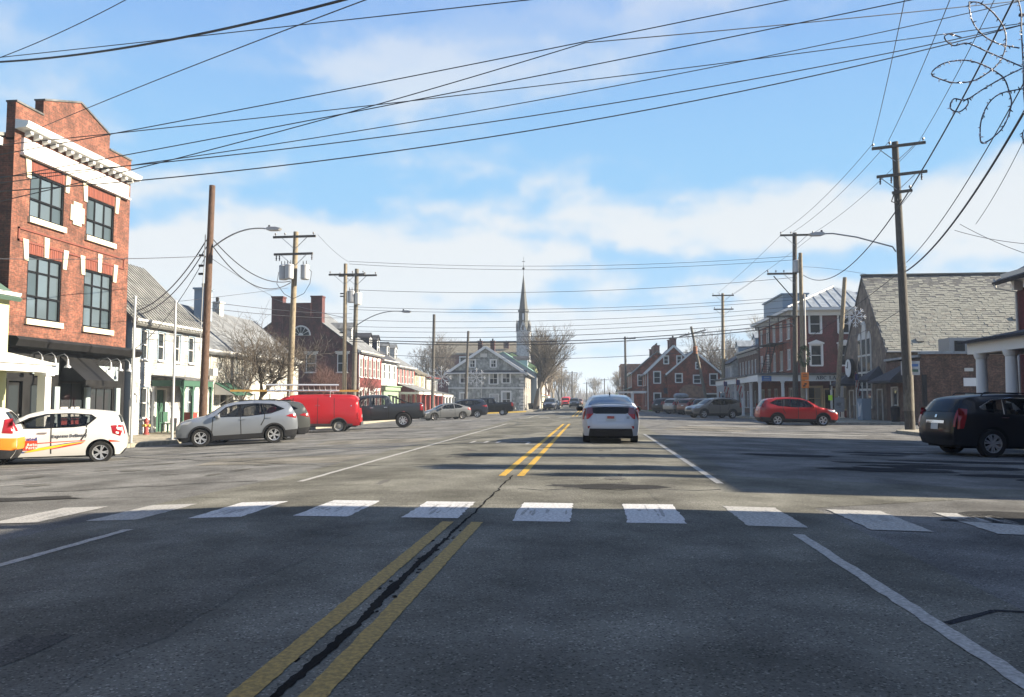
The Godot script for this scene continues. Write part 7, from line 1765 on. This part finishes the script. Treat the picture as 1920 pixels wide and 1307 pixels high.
	S.truck = {"seats": [3.25, 2.3], "L": 5.85, "W": 2.04, "belt": 1.34, "top": 1.98, "z0": 0.52, "tw": 0.78, "rnd": 0.08, "pr": 0.02, "xw": [1.2, 4.85], "wr": 0.44, "ar": 0.52, "mirror": [4.0, 1.38], "handles": [[3.02, 1.24], [2.2, 1.24]], "handle_mat": M.chrome, "rim_kind": "truck", "spokes": 8, "rim_mat": M.alloy, "tyre_w": 0.3, "wheel_in": -0.05, "step": 0.15,
		"path": [V.call(5.72, 0.5), V.call(5.82, 0.7), V.call(5.85, 1.0), V.call(5.78, 1.28), V.call(5.6, 1.38), V.call(4.45, 1.44), V.call(3.85, 1.88), V.call(3.6, 1.955), V.call(3.0, 1.98), V.call(2.25, 1.94), V.call(2.1, 1.88), V.call(1.92, 1.42), V.call(1.85, 1.4), V.call(0.1, 1.41), V.call(0.03, 1.36), V.call(0.02, 0.7), V.call(0.06, 0.55)],
		"wins": [[4.2, 1.39, 3.78, 1.76, 3.55, 1.83, 3.14, 1.84, 3.14, 1.37], [3.02, 1.37, 3.02, 1.84, 2.4, 1.82, 2.28, 1.76, 2.22, 1.4]],
		"seams": [[3.08, 0.6, 3.08, 1.36, 3.06, 1.36, 3.06, 0.6], [2.08, 0.6, 2.02, 1.38, 1.98, 1.38, 2.04, 0.6], [2.2, 0.6, 2.18, 1.36, 2.16, 1.36, 2.18, 0.6], [4.2, 0.6, 4.2, 1.36, 4.18, 1.36, 4.18, 0.6]],
		"hl": [[5.82, 0.95, 5.75, 1.25, 5.5, 1.25, 5.55, 1.0]], "tl": [[0.06, 1.36, 0.05, 0.98, 0.2, 0.98, 0.2, 1.36]],
		"strip": [["windscreen", V.call(4.4, 1.48), V.call(3.9, 1.85), [-0.96, 0.96], [-0.94, 0.94], "car_glass", false], ["rear_window", V.call(2.08, 1.83), V.call(1.97, 1.52), [-0.8, 0.8], [-0.85, 0.85], "car_glass", false], ["truck_bed", V.call(1.8, 1.4), V.call(0.16, 1.41), [-0.86, 0.86], [-0.86, 0.86], "black", false], ["taillight", V.call(0.03, 1.34), V.call(0.02, 1.0), [0.88, 1.0], [0.88, 1.0], "taillight", true], ["rear_bumper", V.call(0.02, 0.8), V.call(0.05, 0.58), [-1.05, 1.05], [-1.05, 1.05], "plastic", false, 0.1], ["grille", V.call(5.84, 0.85), V.call(5.79, 1.28), [-0.7, 0.7], [-0.7, 0.7], "chrome", false], ["license_plate", V.call(0.02, 0.76), V.call(0.03, 0.62), [-0.16, 0.16], [-0.16, 0.16], "plate", false, 0.11]]}
	S.coupe = {"seats": [2.0, 1.3], "L": 4.37, "W": 1.72, "belt": 0.92, "top": 1.39, "z0": 0.2, "tw": 0.72, "xw": [0.86, 3.43], "wr": 0.31, "mirror": [2.86, 0.9], "handles": [[1.9, 0.82]], "spokes": 5, "rim_kind": "wide", "rim_mat": M.dark_alloy,
		"path": [V.call(4.2, 0.2), V.call(4.36, 0.36), V.call(4.37, 0.5), V.call(4.28, 0.64), V.call(3.8, 0.8), V.call(3.25, 0.92), V.call(2.5, 1.27), V.call(2.1, 1.37), V.call(1.7, 1.39), V.call(1.2, 1.33), V.call(0.4, 1.07), V.call(0.2, 1.02), V.call(0.06, 0.95), V.call(0.02, 0.7), V.call(0.0, 0.5), V.call(0.08, 0.3), V.call(0.2, 0.22)],
		"wins": [[2.98, 0.94, 2.42, 1.21, 2.05, 1.29, 1.62, 1.3, 1.62, 0.92], [1.55, 0.93, 1.55, 1.3, 1.2, 1.24, 0.82, 1.08, 0.95, 0.97]],
		"seams": [[1.58, 0.3, 1.58, 0.92, 1.56, 0.92, 1.56, 0.3], [2.9, 0.3, 2.92, 0.9, 2.9, 0.9, 2.88, 0.3]],
		"hl": [[4.3, 0.56, 4.2, 0.67, 3.8, 0.76, 3.95, 0.62]], "tl": [[0.06, 0.93, 0.06, 0.74, 0.34, 0.78, 0.42, 0.94]],
		"strip": [["windscreen", V.call(3.2, 0.95), V.call(2.54, 1.26), [-0.98, 0.98], [-0.96, 0.96], "car_glass", false], ["rear_window", V.call(1.25, 1.33), V.call(0.5, 1.11), [-0.94, 0.94], [-0.9, 0.9], "car_glass", false], ["taillight", V.call(0.05, 0.92), V.call(0.03, 0.75), [0.6, 1.0], [0.6, 1.0], "taillight", true], ["headlight", V.call(4.32, 0.56), V.call(4.2, 0.68), [0.55, 1.0], [0.6, 1.0], "headlight", true]]}
	S.prius = {"L": 4.54, "W": 1.76, "belt": 1.0, "top": 1.47, "z0": 0.2, "tw": 0.72, "pr": 0.1, "xw": [0.94, 3.64], "wr": 0.315, "mirror": [3.05, 0.97], "mirror_mat": M.gloss_black, "spokes": 5, "step": 0.1,
		"path": [V.call(4.4, 0.18), V.call(4.52, 0.4), V.call(4.54, 0.56), V.call(4.4, 0.72), V.call(3.9, 0.88), V.call(3.4, 1.0), V.call(2.5, 1.38), V.call(2.1, 1.465), V.call(1.8, 1.47), V.call(1.2, 1.41), V.call(0.6, 1.26), V.call(0.22, 1.13), V.call(0.14, 1.1), V.call(0.12, 0.96), V.call(0.1, 0.9), V.call(0.04, 0.66), V.call(0.0, 0.54), V.call(0.02, 0.38), V.call(0.06, 0.24)],
		"wins": [[3.1, 1.01, 2.45, 1.3, 2.1, 1.38, 1.98, 1.38, 1.98, 0.99], [1.9, 0.99, 1.9, 1.38, 1.4, 1.35, 1.0, 1.24, 0.9, 1.12]],
		"hl": [[4.42, 0.62, 4.3, 0.74, 3.8, 0.88, 4.0, 0.7]], "tl": [[0.13, 1.07, 0.12, 0.92, 0.1, 0.74, 0.2, 0.72, 0.26, 0.92, 0.62, 1.03, 0.6, 1.09]], "tl_mat": M.taillight,
		"seams": [[1.94, 0.3, 1.95, 0.98, 1.93, 0.98, 1.92, 0.3]],
		"strip": [["windscreen", V.call(3.3, 1.05), V.call(2.55, 1.37), [-0.98, 0.98], [-0.96, 0.96], "car_glass", false],
			["rear_window", V.call(1.15, 1.405), V.call(0.3, 1.165), [-0.93, 0.93], [-1.0, 1.0], "prius_glass", false],
			["rear_panel", V.call(0.14, 1.085), V.call(0.115, 0.955), [-0.98, 0.98], [-0.98, 0.98], "gloss_black", false, 0.004], ["rear_panel", V.call(0.115, 0.955), V.call(0.1, 0.885), [-0.98, 0.98], [-0.6, 0.6], "gloss_black", false, 0.004],
			["taillight", V.call(0.14, 1.08), V.call(0.105, 0.92), [0.8, 1.02], [0.72, 1.02], "taillight_clear", true, 0.012], ["taillight", V.call(0.105, 0.92), V.call(0.055, 0.72), [0.72, 1.02], [0.94, 1.02], "taillight_lit", true, 0.012],
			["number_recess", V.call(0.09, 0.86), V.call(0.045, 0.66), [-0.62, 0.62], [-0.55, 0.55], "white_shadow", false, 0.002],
			["license_plate", V.call(0.085, 0.83), V.call(0.05, 0.69), [-0.21, 0.21], [-0.21, 0.21], "plate", false, 0.014], ["plate_characters", V.call(0.08, 0.8), V.call(0.06, 0.725), [-0.15, 0.15], [-0.15, 0.15], "plate_red", false, 0.019],
			["badge", V.call(0.105, 0.925), V.call(0.09, 0.865), [-0.055, 0.055], [-0.055, 0.055], "black", false, 0.014],
			["badge", V.call(0.085, 0.84), V.call(0.08, 0.815), [0.62, 0.8], [0.62, 0.8], "metal", false, 0.012], ["badge", V.call(0.07, 0.79), V.call(0.065, 0.77), [0.66, 0.78], [0.66, 0.78], "metal", false, 0.012], ["badge", V.call(0.08, 0.83), V.call(0.075, 0.805), [-0.8, -0.64], [-0.8, -0.64], "metal", false, 0.012],
			["rear_bumper", V.call(0.01, 0.48), V.call(0.05, 0.24), [-0.92, 0.92], [-1.0, 1.0], "plastic", false, 0.008], ["reflector", V.call(0.005, 0.52), V.call(0.012, 0.46), [0.88, 1.0], [0.95, 1.0], "taillight", true, 0.012]]}
	S.srx = {"L": 4.83, "W": 1.91, "belt": 1.1, "top": 1.64, "z0": 0.26, "tw": 0.74, "xw": [1.0, 3.81], "wr": 0.37, "rails": [0.9, 2.9], "mirror": [3.2, 1.1], "handles": [[2.2, 1.02], [1.3, 1.04]], "handle_mat": M.chrome, "spokes": 7,
		"path": [V.call(4.65, 0.25), V.call(4.8, 0.45), V.call(4.83, 0.7), V.call(4.76, 0.95), V.call(4.5, 1.05), V.call(3.7, 1.14), V.call(2.95, 1.5), V.call(2.5, 1.61), V.call(1.8, 1.64), V.call(1.1, 1.61), V.call(0.5, 1.55), V.call(0.36, 1.5), V.call(0.12, 1.14), V.call(0.06, 1.0), V.call(0.02, 0.7), V.call(0.02, 0.5), V.call(0.1, 0.3)],
		"wins": [[3.3, 1.12, 2.85, 1.42, 2.5, 1.52, 2.3, 1.53, 2.3, 1.1], [2.2, 1.1, 2.2, 1.535, 1.6, 1.54, 1.42, 1.5, 1.38, 1.13], [1.3, 1.14, 1.34, 1.5, 1.05, 1.47, 0.68, 1.28, 0.9, 1.17]],
		"trim": [[1.32, 1.12, 1.36, 1.5, 1.34, 1.5, 1.29, 1.12], [0.66, 1.3, 1.05, 1.5, 1.6, 1.56, 2.5, 1.55, 2.5, 1.535, 1.6, 1.545, 1.05, 1.485, 0.7, 1.29]],
		"hl": [[4.76, 0.75, 4.7, 0.98, 4.2, 1.05, 4.4, 0.8]], "tl": [[0.12, 1.26, 0.06, 0.72, 0.2, 0.74, 0.34, 1.24]],
		"strip": [["windscreen", V.call(3.62, 1.19), V.call(3.0, 1.48), [-0.98, 0.98], [-0.96, 0.96], "car_glass", false], ["rear_window", V.call(0.34, 1.48), V.call(0.14, 1.16), [-0.88, 0.88], [-0.96, 0.96], "car_glass", false], ["taillight", V.call(0.2, 1.24), V.call(0.03, 0.75), [0.94, 1.06], [0.94, 1.06], "taillight", true], ["chrome_strip", V.call(0.055, 0.95), V.call(0.045, 0.88), [-0.5, 0.5], [-0.5, 0.5], "chrome", false, 0.02], ["license_plate", V.call(0.035, 0.84), V.call(0.02, 0.7), [-0.2, 0.2], [-0.2, 0.2], "plate", false, 0.012], ["rear_bumper", V.call(0.03, 0.45), V.call(0.1, 0.3), [-0.95, 0.95], [-0.9, 0.9], "plastic", false], ["badge", V.call(0.08, 1.06), V.call(0.06, 1.0), [-0.05, 0.05], [-0.05, 0.05], "chrome", false, 0.012]]}
	return S

# ---------------------------------------------------------------- trees, poles, wires
func tree(nm: String, label: String, at: Vector3, o: Dictionary, group := "") -> Node3D:
	var r = RandomNumberGenerator.new(); r.seed = o.seed
	var t = thing(nm, label, "tree", at, 0, group)
	var tr = G.new(); var tw = G.new()
	var lim: int = o.depth
	var stack = [[Vector3(0, -0.1, 0), Vector3(o.get("lean", 0.0), 1, 0).normalized(), float(o.len), float(o.rad), 0]]
	while not stack.is_empty():
		var b = stack.pop_back()
		var p: Vector3 = b[0]; var d: Vector3 = b[1]; var l: float = b[2]; var rad: float = b[3]; var dep: int = b[4]
		var g = tr if dep <= 1 else tw
		var k = 3 if dep < 4 else 2
		var kids: int = o.kids if dep > 0 else o.get("kids0", o.kids)
		for i in k:
			var nd = (d + Vector3(r.randf_range(-1, 1), r.randf_range(-0.6, 1), r.randf_range(-1, 1)) * o.wob + Vector3(0, o.up, 0)).normalized()
			var q = p + nd * l / k
			var r1 = rad * (1.0 - 0.16 * float(i + 1) / k * 2.0)
			g.cyl(p, q, rad * (1.0 - 0.32 * float(i) / k), maxf(r1, 0.006), 7 if dep < 2 else 4 if dep < 4 else 3, false)
			p = q; d = nd
			if dep > 0 and dep < lim and i < k - 1 and r.randf() < o.get("side", 0.6):
				var a0 = r.randf() * TAU
				var sx = d.cross(Vector3(cos(a0), 0.3, sin(a0))).normalized()
				stack.append([p, (d * cos(o.ang * 1.2) + sx * sin(o.ang * 1.2)).normalized(), l * o.shr * r.randf_range(0.55, 0.85), rad * 0.5, dep + 1])
		if dep < lim:
			var off = r.randf() * TAU
			for i in kids:
				var a = off + TAU * i / kids + r.randf_range(-0.4, 0.4)
				var x = d.cross(Vector3.UP if absf(d.y) < 0.95 else Vector3.RIGHT).normalized()
				var y = d.cross(x)
				var an: float = o.ang * r.randf_range(0.55, 1.25)
				stack.append([p, (d * cos(an) + (x * cos(a) + y * sin(a)) * sin(an)).normalized(), l * o.shr * r.randf_range(0.75, 1.15), maxf(rad * o.get("rs", 0.62) * r.randf_range(0.8, 1.1), o.get("min_r", 0.012)), dep + 1])
	part("trunk", tr, o.mat, t)
	stuffed(part("twigs", tw, o.get("twig_mat", o.mat), t))
	return t

func pole(label: String, base: Vector3, top: Vector3, r0: float, r1: float, mat: Material, arms := [], group := "utility poles round the square") -> Node3D:
	# arms: [height along the pole, left reach, right reach, direction, insulators below?]
	var o = thing("utility_pole", label, "utility pole", base, 0, group)
	var v = top - base
	var g = G.new()
	g.cyl(Vector3(0, -0.3, 0), v, r0, r1, 12)
	part("shaft", g, mat, o)
	for a in arms:
		var c: Vector3 = v * (a[0] / v.length())
		var d: Vector3 = a[3].normalized()
		var off = d.cross(Vector3.UP).normalized() * (r1 + 0.06)
		g = G.new()
		g.bar(c - d * a[1] + off, c + d * a[2] + off, 0.1, 0.13)
		var arm = part("crossarm", g, M.arm_wood, o)
		g = G.new()
		if a[1] > 0.4: g.bar(c - d * minf(a[1], 0.8) + off - Vector3(0, 0.05, 0), c - Vector3(0, 0.75, 0) + off * 0.6, 0.03, 0.03)
		if a[2] > 0.4: g.bar(c + d * minf(a[2], 0.8) + off - Vector3(0, 0.05, 0), c - Vector3(0, 0.75, 0) + off * 0.6, 0.03, 0.03)
		part("brace", g, M.metal, o)
		for s in a[5]:
			g = G.new()
			if a[4]: g.lathe([Vector2(0, -0.34), Vector2(0.05, -0.3), Vector2(0.03, -0.24), Vector2(0.055, -0.18), Vector2(0.03, -0.12), Vector2(0.05, -0.06), Vector2(0.0, 0.0)], 8)
			else: g.lathe([Vector2(0.02, 0), Vector2(0.02, 0.07), Vector2(0.06, 0.1), Vector2(0.05, 0.17), Vector2(0.0, 0.2)], 8)
			part("insulator", g, M.porcelain, o, Transform3D(Basis(), c + d * s + off + Vector3(0, -0.06 if a[4] else 0.065, 0)))
	return o

func transformer(o: Node3D, at: Vector3, mat: Material):
	var g = G.new()
	g.lathe([Vector2(0, 0), Vector2(0.24, 0.0), Vector2(0.26, 0.04), Vector2(0.26, 0.78), Vector2(0.28, 0.8), Vector2(0.26, 0.86), Vector2(0.1, 0.92), Vector2(0, 0.92)], 16)
	var t = part("transformer", g, mat, o, Transform3D(Basis(), at))
	g = G.new()
	for s in [-0.1, 0.1]:
		g.cyl(Vector3(s, 0.88, 0.05), Vector3(s, 1.12, 0.08), 0.03, 0.02, 6)
	part("bushing", g, M.porcelain, t)

func lamp_arm(o: Node3D, pts: Array, tip_dir: Vector3):
	var g = G.new(); g.tube(pts, 0.035, 6); part("lamp_arm", g, M.metal, o)
	g = G.new()
	var e: Vector3 = pts[-1]
	g.T = Transform3D(Basis(tip_dir.normalized(), Vector3.UP, tip_dir.normalized().cross(Vector3.UP)), e)
	g.prism(PackedVector2Array([Vector2(-0.05, -0.03), Vector2(0.15, -0.1), Vector2(0.62, -0.1), Vector2(0.72, 0.0), Vector2(0.5, 0.06), Vector2(0.1, 0.07)]), -0.15, 0.15)
	var h = part("lamp_head", g, M.lamp_grey, o)
	var k = G.new(); k.T = g.T; k.cyl(Vector3(0.12, 0.06, 0), Vector3(0.12, 0.17, 0), 0.05, 0.05, 8); part("photocell", k, M.dark, h)

func arc(a: Vector3, b: Vector3, rise: float, n := 10) -> Array:
	var p = []
	for i in n + 1:
		var t = float(i) / n
		p.append(a.lerp(b, t) + Vector3(0, rise * 4.0 * t * (1 - t), 0))
	return p

const WIRES := [
	[-18.2, 11.21, -21.12, -3.16, 9, -13.87, 0.35, 0.028, "thickest black cable across the top left corner of the sky"],
	[-18.2, 11.28, -21.12, -0.49, 9.5, -15.68, 0.01, 0.012, "thin wire running beside the thickest cable at top left"],
	[-18, 11.21, -21.29, -10.91, 12, -18.69, 0.15, 0.012, "faint thin wire high in the extreme top left corner"],
	[-21.4, 11.93, -28.51, -3.84, 10, -15.86, -0.07, 0.014, "wire rising from the brick gable to the top of the sky"],
	[-18.2, 8, -20.52, 6.77, 11.6, -19.87, 0.09, 0.014, "uppermost wire leaving the roof corner of the tall brick building"],
	[-18.2, 8.4, -20.5, 14.5, 12.99, -25.19, 0.18, 0.014, "wire leaving the brick parapet just below the top one"],
	[-18.2, 7.34, -20.56, 9.6, 11.4, -19.78, 0.11, 0.014, "wire crossing the street from beside the white cornice, third from the top"],
	[-18.2, 6.61, -20.6, -0.12, 10.71, -20.5, 0.2, 0.014, "steeper wire crossing the others in mid sky"],
	[-0.12, 10.71, -20.5, 14.5, 13.64, -25.14, 0.04, 0.014, "wire running right from the splice high in the sky"],
	[-18.2, 7.28, -20.57, 14.5, 13.8, -25.13, 0.47, 0.014, "middle wire of the bundle spanning the whole street"],
	[-18.2, 7.52, -20.55, 14.5, 13.06, -25.18, 0.65, 0.016, "second lowest wire of the bundle spanning the whole street"],
	[-18.2, 7.14, -20.57, 14.5, 13.12, -25.18, 0.92, 0.018, "lowest wire of the bundle spanning the whole street"],
	[-17.84, 11.58, -57, 14.48, 11.54, -57.8, 0.53, 0.014, "wire from paired left poles to corner poles, topmost"],
	[-17.83, 11.38, -57, 14.47, 11.27, -57.8, 0.57, 0.014, "wire from paired left poles to corner poles, second from the top"],
	[-17.81, 9.47, -57, 14.44, 10.01, -57.8, 0.58, 0.016, "wire from paired left poles to corner poles, third, alone in a gap"],
	[-17.79, 8.2, -57, 14.41, 8.64, -57.8, 0.51, 0.014, "wire from paired left poles to corner poles, fourth from the top"],
	[-17.79, 8, -57, 14.41, 8.41, -57.8, 0.53, 0.014, "wire from paired left poles to corner poles, fifth from the top"],
	[-17.78, 7.21, -57, 14.4, 7.92, -57.8, 0.49, 0.014, "wire from paired left poles to corner poles, sixth from the top"],
	[-17.77, 6.74, -57, 14.39, 7.65, -57.8, 0.53, 0.014, "wire from paired left poles to corner poles, seventh from the top"],
	[-17.77, 6.42, -57, 14.38, 7.35, -57.8, 0.53, 0.014, "wire from paired left poles to corner poles, eighth from the top"],
	[-17.76, 5.99, -57, 14.38, 6.97, -57.8, 0.51, 0.02, "wire from paired left poles to corner poles, above the thick pair"],
	[-17.76, 5.79, -57, 14.37, 6.74, -57.8, 0.69, 0.03, "wire from paired left poles to corner poles, upper of the thick pair"],
	[-17.75, 5.63, -57, 14.37, 6.55, -57.8, 0.71, 0.03, "wire from paired left poles to corner poles, lower of the thick pair"],
	[-17.74, 4.84, -57, 14.34, 5.45, -57.8, 0.84, 0.016, "wire from paired left poles to corner poles, lowest, alone under the thick pair"],
	[13.6, 13.75, -39.4, 8.54, 12.4, -21.82, 0.15, 0.013, "left of three wires rising from the leaning right pole"],
	[14.35, 13.83, -39.4, 9.84, 12.4, -22.06, 0.15, 0.013, "middle of three wires rising from the leaning right pole"],
	[15.83, 13.88, -39.4, 10.95, 12.4, -21.73, 0.15, 0.013, "right of three wires rising from the leaning right pole"],
	[13.6, 13.69, -39.4, 13.52, 13.24, -57.8, 0.37, 0.012, "left of three wires between the two tall right poles"],
	[14.35, 13.77, -39.4, 14.29, 13.23, -57.8, 0.37, 0.012, "middle of three wires between the two tall right poles"],
	[15.83, 13.83, -39.4, 15.8, 13.2, -57.8, 0.36, 0.012, "right of three wires between the two tall right poles"],
	[14.93, 10.19, -57.8, 9.57, 10.5, -18.33, 2.55, 0.022, "thick cable curving up from the corner pole past the leaning right pole"],
	[14.99, 7.47, -39.4, 10.72, 9, -19.55, 0.62, 0.034, "thickest cable on the right, rising steeply beside the leaning pole"],
	[15, 7.88, -39.4, 10.4, 9.5, -18.91, 0.5, 0.016, "thinner cable just above the thickest one on the right"],
	[14, 8.01, -31.54, 16.15, 6.01, -29, 0.15, 0.01, "upper faint service wire above the shingled roof at far right"],
	[14, 7.87, -32, 16.18, 6.66, -29, 0.15, 0.01, "lower faint service wire above the shingled roof at far right"],
	[14, 7.74, -30.28, 11.74, 9, -21.72, 0.18, 0.01, "thin wire right of the thickest cable on the right"],
	[14.82, 5.45, -57.8, 15, 7.68, -39.4, 0.15, 0.014, "slanting wire from the corner poles across the stone gable"],
	[17.57, 5.48, -58.5, 14.94, 5.76, -39.4, 0.15, 0.014, "lower slanting wire ending on the leaning right pole"],
	[14.94, 10.76, -57.8, 14.97, 6.91, -39.4, -0.15, 0.01, "faint wire running level from the corner poles behind the leaning pole"],
	[13.52, 13.09, -57.8, 13.6, 12.87, -87.6, 0.15, 0.012, "outer wire running on from the corner pole to the next pole"],
	[15.8, 13.04, -57.8, 15.13, 12.73, -87.6, 0.15, 0.012, "inner wire running on from the corner pole to the next pole"],
	[12.54, 10.61, -57.8, 14.44, 12.27, -87.6, 0.15, 0.012, "lower wire running on from the corner pole to the next pole"],
	[-18.49, 9.04, -36.4, -21.4, 5.41, -35.15, 0.65, 0.028, "upper thick drop cable from the bare left pole to the white house"],
	[-18.48, 8.7, -36.4, -21.4, 5.27, -35.25, 0.73, 0.024, "middle drop cable from the bare left pole to the white house"],
	[-18.5, 8.26, -36.4, -21.4, 3.7, -35.42, 0.52, 0.016, "lower thin drop cable from the bare left pole to the white house"],
	[-18.2, 9.11, -36.4, -18, 8.46, -46, 0.73, 0.026, "upper sagging cable between bare left pole and transformer pole"],
	[-18.19, 8.77, -36.4, -18, 8.37, -46, 1.08, 0.026, "lower sagging cable between bare left pole and transformer pole"],
	[-18.23, 8.15, -36.4, -29.45, 10.92, -71, 0.09, 0.014, "white service cable running down to the brick chimney"],
	[-29.45, 10.72, -71, -18.06, 7.37, -57, 0.11, 0.02, "white cable from the brick chimney to the paired poles"],
	[-18.2, 5.34, -20.68, -18.39, 8.25, -36.4, 0.08, 0.014, "white wire level across the upper brick facade"],
	[-17.58, 7.68, -57, -18.33, 6.03, -36.4, 0.15, 0.014, "upper wire between the bare left pole and the paired poles"],
	[-17.58, 7.37, -57, -18.33, 5.72, -36.4, 0.15, 0.014, "lower wire between the bare left pole and the paired poles"],
	[-16.36, 11.25, -46, -17.83, 11.5, -57, 0.15, 0.01, "thin wire from the transformer pole top to the paired poles"],
	[-18.16, 8.05, -46, -20, 5.36, -32.52, 0.04, 0.01, "faint wire behind the bare left pole near the white house roof"],
	[-29.8, 10.63, -71, -21.4, 4.53, -45.96, 0.6, 0.012, "short drop wire from the brick chimney to the slate roof"],
]
func build_wires():
	for w in WIRES:
		var g = G.new()
		g.tube(arc(Vector3(w[0], w[1], w[2]), Vector3(w[3], w[4], w[5]), -w[6], 26), w[7], 5)
		solo("overhead_wire", g, M.wire, "thin dark " + w[8] if w[7] < 0.02 and not w[8].begins_with("th") else w[8], "wire", "wires over the square")

func snowflake(par_label: String, at: Vector3, R: float):
	var o = thing("snowflake_decoration", par_label, "street decoration", at, 0, "snowflakes hung on the poles")
	for i in 8:
		var a = TAU * i / 8.0
		var d = Vector3(cos(a), sin(a), 0); var n = Vector3(-sin(a), cos(a), 0)
		var g = G.new()
		g.tube([d * 0.08, d * R], 0.03, 4)
		for s in [0.45, 0.72]:
			g.tube([d * R * s, d * R * (s + 0.2) + n * R * 0.2], 0.025, 4); g.tube([d * R * s, d * R * (s + 0.2) - n * R * 0.2], 0.025, 4)
		part("ray", g, M.tinsel, o)
	var g2 = G.new(); g2.cyl(Vector3(0, 0, 0), Vector3(0, 0, -0.9), 0.025, 0.025, 5); part("bracket", g2, M.metal, o)
